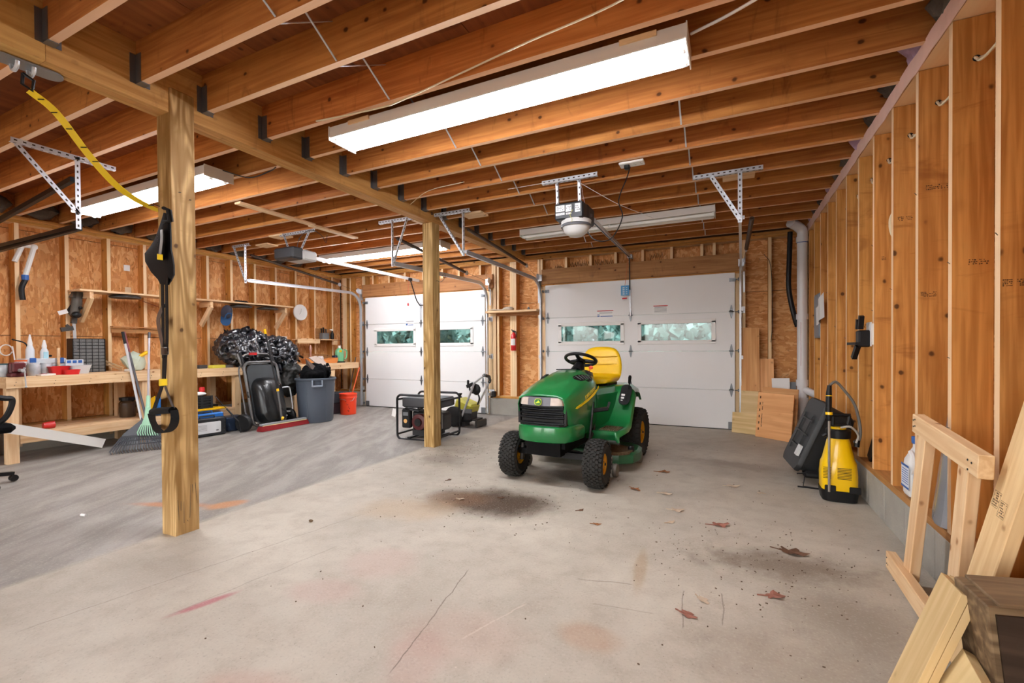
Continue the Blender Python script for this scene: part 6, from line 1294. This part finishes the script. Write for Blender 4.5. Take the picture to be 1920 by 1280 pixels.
b = B(); b.lathe([(.02, 0), (.025, .02), (.01, .05)], 8, Matrix.Translation((-2.98, 6.87, 1.77))); tag(b.done('small_part', EGREY), 'little grey part on the right of the shelf between the doors', 'part')
ss = T('photo_eye', 'black safety sensor box low beside the left door track', 'sensor', (-3.63, 6.85, .35)); b = B(); b.box((-3.63, 6.86, .36), (.07, .06, .1), bev=.01); b.done('housing', BLACKP, ss); b = B(); b.box((-3.68, 6.88, .42), (.1, .02, .03)); b.done('bracket', METAL, ss)
s3 = T('photo_eye', 'small sensor with a green light low beside the right door track', 'sensor', (.17, 6.86, .15)); b = B(); b.box((.19, 6.88, .17), (.06, .05, .08), bev=.008); b.done('housing', BLACKP, s3); b = B(); b.sphere((.18, 6.85, .155), .014, n=8); b.done('indicator', mat('led_green', '#3fe08a', .3, emit=1.5), s3)
# plywood offcuts
def sheet(label, x0, x1, y0, y1, z0, z1, lean, m=PLYW, th=.016, cat='plywood'):
    'panel standing from (x0,y0) to (x1,y1), leaning back by LEAN'
    o = board('plywood_offcut', (x0, y0, 0), (x1, y1, 0), z1 - z0, th, m, None, up=(0, 0, 1)); d = Vector((x1 - x0, y1 - y0, 0)); L = d.length; x = d / L; n = Vector((-x.y, x.x, 0)); up = (Vector((0, 0, 1)) * math.cos(lean) + n * math.sin(lean)); y = up.cross(x)
    c = Vector(((x0 + x1) / 2, (y0 + y1) / 2, z0 + .003 + abs(th / 2 * math.sin(lean)))) + up * (z1 - z0) / 2; o.matrix_basis = Matrix(((x.x, y.x, up.x, c.x), (x.y, y.y, up.y, c.y), (x.z, y.z, up.z, c.z), (0, 0, 0, 1))); return tag(o, label, cat)
pA = sheet('low wide plywood offcut at the very left of the leaning pieces', .03, .40, 6.74, 6.60, 0, .27, .10, PLYP)
pB = sheet('large square reddish plywood offcut leaning in front of the others', .30, .66, 6.55, 6.28, 0, .56, .12)
b = B()
for i, z in enumerate((.5, .42, .34, .26, .18, .10)): b.box((-.19, -.010, z - .28), (.012, .003, .03))
b.done('edge_stamps', STAMP, pB, world=False)
marks('lumber_stamp', Matrix.Translation((-.155, -.0095, .02)) @ FRONTM @ rotm(0, 0, PI / 2), .34, .018, 1, STAMP, pB, world=False, dense=.9, seed=3)
pC = board('plywood_offcut', (.255, 6.80, .01), (.25, 6.93, 1.40), .22, .016, PLYW, None, up=(1, 0, 0)); tag(pC, 'tall narrow plywood strip, the highest of the leaning pieces', 'plywood')
pD = board('plywood_offcut', (.44, 6.78, .01), (.44, 6.93, .98), .18, .016, PLYW, None, up=(1, 0, 0)); tag(pD, 'medium tall plywood strip right of the highest one', 'plywood')
pE = sheet('pale plywood offcut peeking out left behind the square one', .13, .33, 6.72, 6.66, 0, .56, .09, PLYP)
pF = sheet('darker plywood offcut standing just behind the big square one', .36, .72, 6.66, 6.40, 0, .62, .10, PLYW)
tb_ = T('tile_box', 'white and grey carton of tiles behind the plywood offcuts', 'carton', (.62, 6.78, 0)); b = B(); b.bar((.62, 6.72, .0), (.60, 6.84, .73), .20, .03, up=(0, -1, 0)); b.done('sheet', WHITEP, tb_); b = B(); b.bar((.621, 6.752, .36), (.611, 6.80, .55), .19, .003, up=(0, -1, 0)); b.done('print_panel', mat('print_grey', '#77706c', .7, var=.2, vscale=40), tb_)
marks('carton_print', Matrix.Translation((.625, 6.728, .46)) @ FRONTM @ rotm(-.16, 0, 0), .12, .13, 10, WHITEP, tb_, dense=.7, seed=9)
t2 = T('tile_box', 'second thin grey carton right behind the white tile carton', 'carton', (.70, 6.84, 0)); b = B(); b.bar((.73, 6.80, 0), (.72, 6.90, .68), .12, .02, up=(0, -1, 0)); b.done('sheet', EGREY, t2)
b = B(); b.bar((.70, 6.55, 0.0), (.78, 6.66, .22), .1, .02, up=(0, -1, 0)); tag(b.done('white_trim_piece', WHITEP), 'short white trim piece at the floor by the drain pipe', 'trim piece')
# drain pipe and hose
PVC = mat('pvc_white', '#e4e2e2', .35)
pp = T('drain_pipe', 'thick white plastic drain pipe standing in the back right corner', 'pipe', (.845, 6.84, 0)); px, py = .835, 6.80
b = B(); b.tube([(px, py, .0), (px, py, 2.55)], .057, 20); b.tube(smoothpath([(px, py, 2.5), (px, py, 2.60), (px - .05, py - .03, 2.66), (px - .14, py - .12, 2.70)], 5), .060, 18); b.done('pipe', PVC, pp, smooth=True)
for z, h in ((2.50, .06), (1.52, .07), (.68, .08), (.46, .07), (.22, .1)):
    b = B(); b.lathe([(.056, z - h / 2), (.068, z - h / 2), (.068, z + h / 2), (.056, z + h / 2)], 20, Matrix.Translation((px, py, 0))); b.done('coupling', PVC, pp, smooth=True)
b = B(); b.lathe([(.0605, 2.455), (.0605, 2.462)], 20, Matrix.Translation((px, py, 0))); b.done('blue_ring', LABB, pp)
b = B(); b.tube(smoothpath([(px, py, .60), (px + .06, py - .05, .58), (px + .12, py - .13, .55), (px + .16, py - .2, .54)], 5), .045, 14); b.done('side_branch', PVC, pp, smooth=True)
b = B(); b.tube([(px - .02, py - .055, 1.45), (px - .02, py - .055, .9)], .0015, 4); b.done('print_line', LABR, pp)
b = B(); b.tube(smoothpath([(.71, 6.86, 2.62), (.70, 6.84, 2.3), (.69, 6.83, 1.95), (.71, 6.83, 1.75), (.76, 6.83, 1.5), (.79, 6.84, 1.4)], 6), .03, 10); tag(b.done('black_hose', BLACKP, smooth=True), 'thick black hose hanging down left of the white drain pipe', 'hose')
b = B(); b.tube(smoothpath([(.42, 6.96, 2.38), (.5, 6.96, 2.2), (.52, 6.96, 1.5), (.50, 6.96, 1.2)], 5), .0035, 5); tag(b.done('thin_wire', DMETAL), 'thin dark wire running down the stud right of the right door', 'wire')
# electrical panel, paper, receptacle
ep = T('breaker_box', 'flat grey electrical box set between the right wall studs behind the paper', 'electrical box', (.92, 6.2, 1.2)); b = B(); b.box((.945, 6.17, 1.49), (.09, .33, .50), bev=.006); b.done('enclosure', mat('panel_grey', '#8f99a3', .4, .4), ep); b = B(); b.box((.897, 6.17, 1.49), (.006, .29, .46), bev=.002); b.done('cover', mat('panel_grey2', '#9aa4ae', .4, .4), ep)
pa = T('paper_sheet', 'white paper sheet pinned on the right studs before the grey electrical box', 'paper', (.89, 5.75, 1.5)); b = B(); R = []
for i in range(8):
    y = 6.08 - i * .055; o_ = .012 * math.sin(i * 1.1); R.append([Vector((.885 + o_, y, 1.38 + .01 * i)), Vector((.883 + o_, y, 1.38 + .01 * i)), Vector((.875 + o_, y - .01, 1.57 + .02 * i)), Vector((.877 + o_, y - .01, 1.57 + .02 * i))])
b.rings(R); b.done('sheet', WHITEP, pa)
oc_ = T('wall_outlet', 'white outlet box on a right wall stud holding several black plugs', 'outlet', (.9, 4.05, 1.22)); b = B(); b.box((.925, 3.98, 1.23), (.06, .10, .15), bev=.004); b.box((.892, 3.99, 1.23), (.006, .12, .17), bev=.002); b.done('box', WHITEP, oc_)
b = B(); b.box((.86, 4.00, 1.20), (.07, .10, .12), bev=.01); b.box((.82, 4.08, 1.165), (.03, .26, .02)); b.bar((.84, 3.98, 1.27), (.84, 3.95, 1.36), .03, .03); b.bar((.84, 4.04, 1.27), (.84, 4.03, 1.34), .03, .03); b.bar((.83, 4.0, 1.15), (.82, 4.07, 1.06), .03, .03); b.done('plugs', BLACKP, oc_)
# wires through the studs
for i in range(-1, 12):
    yy = 2.319 + i * .406; b = B(); b.tube(smoothpath([(.98, yy - .02, 2.42), (.965, yy + .12, 2.36), (.965, yy + .28, 2.36), (.98, yy + .386, 2.42)], 4), .006, 6)
    b.tube(smoothpath([(.995, yy - .02, 2.415), (.985, yy + .12, 2.38), (.985, yy + .28, 2.38), (.995, yy + .386, 2.415)], 4), .005, 6)
    b.done('electric_cable', mat('cable_cream', '#ddd0b0', .5), wr, smooth=True)
    b = B(); b.lathe([(.014, 0), (.014, .002)], 14, Matrix.Translation((.985, yy - .0205, 2.415)) @ rotm(PI / 2, 0, 0)); b.done('bore_hole', mat('slot_black', '#050505', .8), wr)
b = B(); b.tube(smoothpath([(.93, 3.58, 2.0), (.90, 3.56, 1.93), (.905, 3.56, 1.85), (.93, 3.57, 1.80)], 4), .007, 6); b.done('electric_cable', MATS['cable_cream'], wr, smooth=True)
for (i, z, xs, r_) in ((0, 1.38, (.925, .965, 1.005), 4), (-1, 1.38, (.93, .99), 3), (1, 1.52, (.975, 1.01), 3), (2, 1.42, (.93, .965), 4), (2, 1.98, (.95, .98, 1.01), 3), (3, 1.92, (.94, .98), 3), (4, 1.75, (.96,), 3), (5, 1.3, (.95,), 3)):
    yy = 2.319 + i * .406
    for k, x_ in enumerate(xs): marks('lumber_stamp', Matrix.Translation((x_, yy - .0192, z)) @ FRONTM, .028, .028, r_, STAMP, wr, seed=i * 7 + k + 20)
for k in range(16):
    i = random.randint(-1, 8); yy = 2.319 + i * .406; z = random.uniform(.6, 2.3); b = B(); b.tube([(.90, yy - .012, z), (.885, yy - .035, z + .005)], .0018, 4); b.done('nail', DMETAL, wr)
# joist-bay wires
WIRE = MATS['cable_cream']
for P, r, m in (([(-2.5, 2.2, 2.68), (-2.0, 2.25, 2.675), (-1.75, 2.2, 2.65), (-1.2, 2.2, 2.72), (-.9, 2.1, 2.68), (-.4, 2.05, 2.70), (0, 1.85, 2.70), (.4, 1.75, 2.85)], .005, WIRE), ([(-.17, 2.43, 2.70), (.05, 2.3, 2.67), (.4, 2.15, 2.70), (.65, 2.1, 2.80)], .007, WHITEP), ([(-3.05, 3.9, 2.68), (-2.6, 3.6, 2.66), (-2.2, 3.6, 2.68)], .003, WIRE), ([(-3.9, 2.45, 2.68), (-3.7, 2.55, 2.62), (-3.5, 2.6, 2.66), (-3.3, 2.5, 2.62)], .005, DMETAL)):
    b = B(); b.tube(smoothpath(P, 6), r, 6); b.done('electric_cable', m, ce, smooth=True)
for (u0, v0, z) in ((1190, 60, 2.82),):
    pass
# black tote leaning on the right wall
TOTE = mat('tote_black', '#1b1d1f', .5, bump=.1, bscale=60, var=.2, vscale=30)
to = T('storage_tote', 'scuffed black plastic tote leaning on its side against the right studs', 'tote', (.6, 4.5, 0))
a0, a1_ = at(1498, 850, 'x', .46), at(1532, 758, 'x', .68)      # lid side, bottom and top
D = Vector((.20, 0, .50)).normalized(); N = Vector((.50, 0, -.20)).normalized(); Yv = Vector((-.08, 1, 0)).normalized()
o0 = Vector((.46, 4.62, .13)); R = []
for s, k in ((.0, 1.0), (.02, 1.03), (.035, 1.03), (.04, .97), (.20, .90), (.235, .84), (.24, .7)):
    R.append([o0 + D * (.30 + q * k) + N * s + Yv * (p * k) for p, q in [(q_[1], q_[0]) for q_ in rrect(.60, .52, .07, 5)]])
b = B(); b.rings(R); b.done('shell', TOTE, to, smooth=True, ang=40)
b = B(); c = o0 + D * .30 - N * .012
for (p, q, w2, h2) in ((0, 0, .40, .012), (0, .12, .36, .012), (0, -.12, .36, .012), (.12, 0, .012, .34), (-.12, 0, .012, .34)):
    cc = c + D * q + Yv * p; b.bar(cc - Yv * w2 / 2, cc + Yv * w2 / 2, .012, max(h2, .012), up=D) if w2 > h2 else b.bar(cc - D * h2 / 2, cc + D * h2 / 2, .012, .012, up=Yv)
b.done('lid_ribs', TOTE, to)
cc = o0 + D * .16 - Yv * .18 - N * .015; b = B(); b.bar(cc - Yv * .04, cc + Yv * .04, .09, .02, up=N); b.done('latch', mat('latch_clear', '#c9cccb', .3), to)
tw = T('sprayer_wand_holder', 'small black wheeled tool with bent wire legs on the floor below the black tote', 'tool', (.64, 4.35, 0)); b = B(); b.box((.62, 4.42, .10), (.15, .10, .06), bev=.02); b.done('body', BLACKP, tw); b = B()
for dx in (-.06, .05): b.tube([(.62 + dx, 4.40, .09), (.60 + dx, 4.34, .012), (.72 + dx, 4.32, .008)], .005, 6)
b.tube([(.50, 4.33, .008), (.76, 4.31, .008)], .006, 6); b.tube([(.50, 4.38, .10), (.56, 4.38, .11)], .005, 6); b.done('wire_legs', BLACKM, tw)
tag(board('black_sheet', (.95, 4.22, .295), (.965, 4.02, .60), .09, .02, BLACKP, None, up=(0, 1, 0)), 'narrow black panel leaning between two studs behind the sprayer', 'panel')
# garden sprayer
SY = mat('sprayer_yellow', '#f4c400', .3, coat=.3); sp_ = T('garden_sprayer', 'yellow and black pump garden sprayer standing on the floor by the right wall', 'sprayer', (.735, 4.12, 0))
def rr(z, w1, w2, r=.05): return [Vector((x, y, z)) for x, y in rrect(w1, w2, min(r, w1 * .45, w2 * .45), 5)]
b = B(); b.rings([rr(.05, .205, .185), rr(.09, .225, .20), rr(.20, .235, .21, .08), rr(.28, .225, .20, .09), rr(.31, .20, .18, .085), rr(.38, .17, .16, .075), rr(.44, .145, .145, .07), rr(.475, .12, .12, .06)]); b.done('tank', SY, sp_, smooth=True, world=False)
b = B(); P = []
R = []
for z, w1, w2 in ((.0, .19, .17), (.005, .215, .195), (.06, .232, .207), (.085, .236, .211)): R.append(rr(z, w1, w2))
b.rings(R)
for s in (-1, 1): b.box((s * .075 + .01, -.101, .10), (.07, .012, .05), bev=.01)
b.done('base_cup', BLACKP, sp_, world=False, smooth=True)
b = B(); b.lathe([(.06, .46), (.078, .465), (.08, .52), (.072, .53), (.001, .532)], 24); b.done('collar', BLACKP, sp_, smooth=True, world=False); b = B(); b.lathe([(.05, .53), (.05, .545), (.001, .548)], 20); b.done('yellow_ring', SY, sp_, world=False)
b = B(); b.tube([(-.03, 0, .54), (-.03, 0, .62)], .012, 8); b.tube([(.06, 0, .56), (.07, 0, .63)], .012, 8); b.tube([(-.07, 0, .61), (-.04, 0, .63), (.07, 0, .635), (.075, 0, .56), (-.05, 0, .545)], .014, 8); b.done('pump_handle', BLACKP, sp_, smooth=True, world=False)
b = B(); b.tube([(-.075, -.12, .08), (-.075, -.115, .62)], .0085, 8); wd = b.done('wand', mat('wand_grey', '#8d857c', .4, .3), sp_, smooth=True, world=False)
b = B(); b.tube([(-.075, -.115, .60), (-.078, -.11, .65), (-.075, -.105, .80), (-.07, -.10, .86)], [.014, .021, .019, .014], 12); b.done('wand_grip', BLACKP, wd, smooth=True, world=False)
b = B(); b.tube([(-.0755, -.1135, .645), (-.0755, -.112, .665)], .0235, 12); b.tube([(-.074, -.107, .78), (-.074, -.106, .786)], .021, 12); b.done('yellow_band', SY, wd, world=False)
b = B(); b.tube(smoothpath([(-.07, -.10, .86), (-.03, -.09, .885), (.02, -.07, .83), (.09, -.05, .72), (.125, -.04, .56), (.12, -.04, .46), (.09, -.03, .44)], 7), .010, 8); b.done('hose', mat('hose_grey', '#6b6862', .4), sp_, smooth=True, world=False)
b = B(); b.tube([(.105, -.04, .41), (.11, -.04, .46)], .018, 8); b.done('hose_fitting', BLACKP, sp_, world=False); b = B(); b.tube([(-.10, -.02, .47), (-.075, -.02, .49)], .015, 8); b.done('pressure_valve', BLACKP, sp_, world=False)
b = B(); b.tube(smoothpath([(.0, -.08, .55), (.06, -.09, .56), (.11, -.06, .5), (.10, -.05, .44)], 5), .008, 8); b.done('hose_loop', mat('hose_clear', '#a9a59c', .2), sp_, smooth=True, world=False)
b = B()
for i in range(8): b.box((.02, -.1065, .255 - i * .011), (.085, .001, .004)); b.box((-.085, -.1065, .255 - i * .011), (.05, .001, .004))
b.done('printed_text', BLACKP, sp_, world=False)
b = B(); b.sphere((.55, 4.6, .12), .10, (.8, 1.1, .9), 12)
for v in b.bm.verts: v.co += noise.noise_vector(v.co * 10) * .04
# white jug
jg = T('white_jug', 'white bottle with a blue label standing on the sill plate between studs', 'bottle', (.965, 3.32, .29))
b = B(); b.rings([[Vector((.965 + x * k, 3.33 + y * k, .292 + z)) for x, y in rrect(.10, .15, .04, 5)] for z, k in ((.0, .92), (.01, 1), (.16, 1), (.20, .92), (.24, .6), (.275, .3), (.30, .28))]); b.done('body', WHITEP, jg, smooth=True)
b = B(); b.lathe([(.022, .59), (.024, .60), (.024, .63), (.001, .632)], 14, Matrix.Translation((.965, 3.33, 0))); b.done('cap', LABB, jg)
b = B(); b.tube(smoothpath([(.93, 3.30, .545), (.93, 3.255, .52), (.93, 3.25, .46), (.93, 3.27, .43)], 5), .013, 8); b.done('handle', WHITEP, jg, smooth=True)
b = B(); b.box((.913, 3.33, .40), (.002, .12, .13)); lb = b.done('label', mat('label_pale', '#dfe3ea', .5), jg); b = B(); b.box((.9115, 3.33, .462), (.001, .12, .012)); b.box((.9115, 3.33, .338), (.001, .12, .012)); [b.box((.9115, 3.33, .44 - i * .013), (.001, .10, .004)) for i in range(7)]; b.done('label_print', LABB, lb)
b = B(); b.box((.965, 3.2535, .40), (.08, .002, .13)); b.done('label', MATS['label_pale'], jg); b = B(); [b.box((.965, 3.252, .44 - i * .013), (.065, .001, .004)) for i in range(7)]; b.box((.965, 3.252, .462), (.08, .001, .012)); b.box((.965, 3.252, .338), (.08, .001, .012)); b.done('label_print', LABB, jg)
# silver duct piece
SIL = mat('silver_plastic', '#a3a9b2', .2, .5)
sd = T('silver_panel', 'glossy silver grey molded panel leaning between the studs behind the wooden frame', 'panel', (.95, 2.85, .29)); b = B(); R = []
for (z, x, w2) in ((.295, .93, .20), (.33, .935, .22), (.6, .96, .18), (.95, .99, .10)): R.append([Vector((x, 2.84 - w2 / 2, z)), Vector((x - .035, 2.84 - w2 / 4, z)), Vector((x - .04, 2.84, z)), Vector((x - .02, 2.84 + w2 / 2, z)), Vector((x + .02, 2.84 + w2 / 2, z)), Vector((x + .03, 2.84 - w2 / 2, z))])
b.rings(R); b.done('shell', SIL, sd, smooth=True, ang=25)
# ================================================================ lumber in the right foreground
fr_ = T('wooden_frame', 'rectangular frame of pale two by fours leaning on the right wall studs', 'wooden frame', (.77, 2.6, 0))
board('top_rail', (.805, 2.76, .785), (.805, 2.13, .725), .086, .045, PINE, fr_, bev=.003); board('bottom_rail', (.752, 2.95, .046), (.725, 2.20, .060), .086, .042, PINE, fr_, bev=.003)
board('upright', (.81, 2.665, .745), (.772, 2.735, .06), .085, .040, PINE, fr_, up=(0, 1, 0), bev=.003); board('upright', (.815, 2.275, .70), (.79, 2.33, .06), .085, .040, PINE, fr_, up=(0, 1, 0), bev=.003)
b = B()
for (y, z) in ((2.74, .80), (2.74, .77), (2.72, .805), (2.72, .775), (2.20, .735), (2.2, .70), (2.17, .73)): b.lathe([(.004, 0), (.004, .002)], 6, Matrix.Translation((.7815, y, z)) @ rotm(0, -PI / 2, 0))
for (y, z) in ((2.93, .03), (2.93, .06), (2.91, .03)): b.lathe([(.004, 0), (.004, .002)], 6, Matrix.Translation((.7305, y, z)) @ rotm(0, -PI / 2, 0))
b.done('screw_heads', DMETAL, fr_)
pk = T('leaning_plank', 'wide pale plank with a grade stamp leaning beside the wooden frame', 'plank', (.74, 2.13, 0)); pb_, pt_ = Vector((.73, 2.13, .004)), Vector((1.0, 2.04, 1.35)); board('timber', pb_ + Vector((.0, 0, .01)), pt_, .15, .038, wood('plank_wood', '#d9b080', '#efd0a0', knot='#8a4f22', ring=.2, tint=.05), pk, up=(0, 1, 0), bev=.003)
dK = (pt_ - pb_).normalized(); nK = Vector((-dK.z, 0, dK.x)).normalized(); wK = Vector((0, -1, 0)); wK = (wK - dK * wK.dot(dK)).normalized(); nK = wK.cross(dK)
if nK.x > 0: nK = -nK
MK = Matrix(((wK.x, dK.x, nK.x, 0), (wK.y, dK.y, nK.y, 0), (wK.z, dK.z, nK.z, 0), (0, 0, 0, 1)))
for k, (dw, dd) in enumerate(((-.045, .62), (.005, .60))): marks('grade_stamp', Matrix.Translation(pb_ + dK * dd + nK * .0195 + wK * dw) @ MK, .036, .05, 6, STAMP, pk, seed=k + 2, frame=True)
pl_ = T('thick_plywood', 'laminated thick pale plywood strip leaning at the bottom right', 'plywood', (.55, 1.78, 0))
dP = Vector((.145, .02, .40)).normalized(); base = Vector((.452, 1.77, .004))
top_ = base + dP * .46
board('lamination', base + Vector((0, .0, 0)), top_, .165, .019, PLYP, pl_, up=(0, 1, -.2), bev=.001); board('lamination', base + Vector((.021, 0, 0)), top_ + Vector((.021, 0, -.004)), .165, .019, PLYP, pl_, up=(0, 1, -.2), bev=.001)
p2_ = T('thick_plywood', 'second pale plywood strip lying lower against the first one at the picture bottom', 'plywood', (.6, 1.6, 0)); board('lamination', (.48, 1.62, .004), (.60, 1.60, .28), .22, .03, PLYP, p2_, up=(0, 1, -.2), bev=.001)
dp = T('timber_block', 'dark weathered mitered timber block at the bottom right corner', 'timber', (.76, 1.66, 0))
Mt = Matrix.Translation((.752, 1.70, .245)) @ rotm(0, -.10, .05)
b = B(); b.box((0, 0, 0), (.25, .17, .47), Mt, bev=.004); b.done('timber', DARKW, dp); b = B(); b.box((.0, .0, .238), (.248, .168, .012), Mt, bev=.003); b.done('top_cap', DARKW, dp); b = B(); b.box((.008, -.087, -.005), (.225, .008, .44), Mt); b.done('dark_face', wood('dark_face_wood', '#2e2119', '#46352a', ring=.4, tint=.05), dp)  # thin front board is darker than the rest of the block
# ================================================================ leaves on the floor
LM = [mat('leaf_brown', '#8a5a35', .8, var=.3, vscale=60), mat('leaf_red', '#8b5a4a', .8, var=.3, vscale=60), mat('leaf_pale', '#b9a58e', .8, var=.2, vscale=60), mat('leaf_dark', '#5a3c28', .8, var=.3, vscale=60)]
def leaf(label, u, v, size_, rz, m, curl=.3, lobes=5, seed=0):
    size = size_ * .8; p = at(u, v, 'z', 0); rd = random.Random(seed); P = []
    n = lobes * 4
    for i in range(n):
        a = 2 * PI * i / n; ph = (i % 4); r = (1.0, .85, .6, .82)[ph] * (1 + .2 * math.cos(a)) * rd.uniform(.85, 1.1); P.append((r * math.cos(a) * size * .62, r * math.sin(a) * size * .42))
    b = B(); M = rotm(0, 0, rz)
    c = b.bm.verts.new(M @ Vector((0, 0, .004 + size * .03))); vs = []
    for x, y in P:
        z = .002 + abs(curl * size * (abs(x) + abs(y)) / size * (.5 + .5 * math.sin(x * 80 + seed))) * .8; vs.append(b.bm.verts.new(M @ Vector((x, y, z))))
    for i in range(n): b.bm.faces.new((c, vs[i], vs[(i + 1) % n]))
    b.bar(M @ Vector((-size * .25, 0, .004)), M @ Vector((-size * .85, .01, .003)), .003, .003)
    o = b.done('dry_leaf', m); o.location = p; md = o.modifiers.new('s', 'SOLIDIFY'); md.thickness = .0012; md.offset = 1; return tag(o, label, 'leaf')
lv = [(1190, 917, .10, -.6, 0, 'curled golden brown leaf on the floor right of the mower front wheel'), (1243, 885, .12, .2, 0, 'brown leaf pile furthest from the camera, right of the mower'), (1246, 926, .09, 0, 2, 'pale shrivelled leaf below the brown leaf pile right of the mower'), (1348, 985, .12, .3, 1, 'reddish lobed leaf in the middle of the right floor'), (1268, 957, .10, .1, 2, 'light tan leaf left of the reddish lobed leaf'), (1257, 980, .06, .8, 2, 'small pale leaf below the light tan leaf'),
      (1482, 1036, .15, -.25, 3, 'large dark brown leaf on the dirty patch at the right'), (1450, 1118, .10, .4, 1, 'curled pinkish brown leaf nearest the wooden frame'), (1316, 1125, .07, -.7, 2, 'thin pale peel lying above the dark triangular leaf'), (1288, 1153, .08, -.3, 1, 'dark triangular leaf, the one nearest the camera'), (1118, 983, .06, .3, 0, 'small orange brown leaf below the oil stain right side'), (1088, 957, .05, .9, 3, 'tiny dark leaf right beside the oil stain'), (863, 936, .06, .1, 2, 'small pale leaf on the left part of the oil stain'), (940, 934, .05, .2, 3, 'tiny dark leaf on the middle of the oil stain'), (842, 900, .05, 1.2, 3, 'tiny dark curled leaf left of the oil stain'), (1372, 912, .10, .2, 2, 'flat faint grey leaf on the floor left of the sprayer'), (1430, 925, .05, .2, 2, 'small grey leaf fragment nearest the sprayer')]
for i, (u, v, s, r, m, lab) in enumerate(lv): leaf(lab, u, v, s, r, LM[m], seed=i)
pbk = at(155, 968, 'z', 0); b = B(); b.tube([pbk + Vector((-.02, 0, .009)), pbk + Vector((.02, .01, .009))], .009, 8); tag(b.done('foam_bit', WHITEP), 'little white plug lying on the grey floor left of the front post', 'plug')
pbk = at(583, 978, 'z', 0); b = B(); b.sphere(pbk + Vector((0, 0, .008)), .014, (1.3, .8, .6), 8); tag(b.done('pebble', GRIME), 'small brown pebble on the floor right of the front post', 'pebble')
# debris grit near the right wall and the mower
rd = random.Random(3)
b = B()
for k in range(700):
    z_ = rd.random()
    if z_ < .35: p = Vector((rd.gauss(.1, .35), rd.gauss(2.7, .35), 0))
    elif z_ < .6: p = Vector((rd.gauss(-1.6, .4), rd.gauss(3.0, .3), 0))
    elif z_ < .8: p = Vector((rd.gauss(-2.7, .3), rd.gauss(4.2, .4), 0))
    else: p = Vector((rd.uniform(-2.8, .8), rd.uniform(1.0, 6), 0))
    if p.x > .85: continue
    s = rd.uniform(.0012, .004); b.box(p + Vector((0, 0, s * .5)), (s * rd.uniform(1, 3), s, s), rotm(0, 0, rd.uniform(0, 3)))
o = b.done('floor_grit', mat('grit', '#5e4c3c', .9, var=.4, vscale=9)); tag(o, 'dark grit and crumbs scattered over the concrete floor', 'debris', kind='stuff')
# ================================================================ outdoors, seen through the door windows
LEAFM = mat('foliage', '#6f8c80', .7, var=.5, vscale=2); BARK = mat('bark', '#6a5a48', .9)
rd = random.Random(11)
def crown(R_, H_, n, seed):
    rd = random.Random(seed); V, F = [], []
    for i in range(n):
        a, e = rd.uniform(0, 2 * PI), rd.uniform(-1, 1); r = rd.random() ** .4; c = Vector((R_ * r * math.cos(a) * math.sqrt(1 - e * e), R_ * r * math.sin(a) * math.sqrt(1 - e * e), H_ * r * e)); s = rd.uniform(.08, .16); q = Euler((rd.uniform(0, 6), rd.uniform(0, 6), rd.uniform(0, 6))).to_matrix()
        k = len(V); V += [c + q @ Vector(p) * s for p in ((-1, -.5, 0), (1, -.5, 0), (1, .5, 0), (-1, .5, 0))]; F.append((k, k + 1, k + 2, k + 3))
    me = bpy.data.meshes.new('foliage'); me.from_pydata(V, [], F); me.materials.append(LEAFM); return me
cm = [crown(2.2, 1.8, 2600, 1), crown(1.8, 2.0, 2600, 2)]
for i, (x, y, s) in enumerate(((-16, 14, 1.05), (-11.2, 14, 1.05), (-6.4, 14, 1.05), (-1.6, 14, 1.05), (3.2, 14, 1.05), (-18, 20, 1.3), (-12.2, 20, 1.3), (-6.4, 20, 1.3), (-.6, 20, 1.3), (5.2, 20, 1.3))):
    t = T('garden_tree', 'leafy green tree outside, seen through the door windows', 'tree', (x, y, -.1), group='trees beyond the driveway')
    o = bpy.data.objects.new('foliage', cm[i % 2]); COL.objects.link(o); o.parent = t; o.location = (0, 0, 1.9 * s); o.scale = (s, s, s); o['kind'] = 'stuff'
    b = B(); b.tube([(0, 0, -.1), (.05, 0, 1.2), (0, 0, 2.4 * s)], [.14, .11, .06], 8); b.done('trunk', BARK, t, world=False)
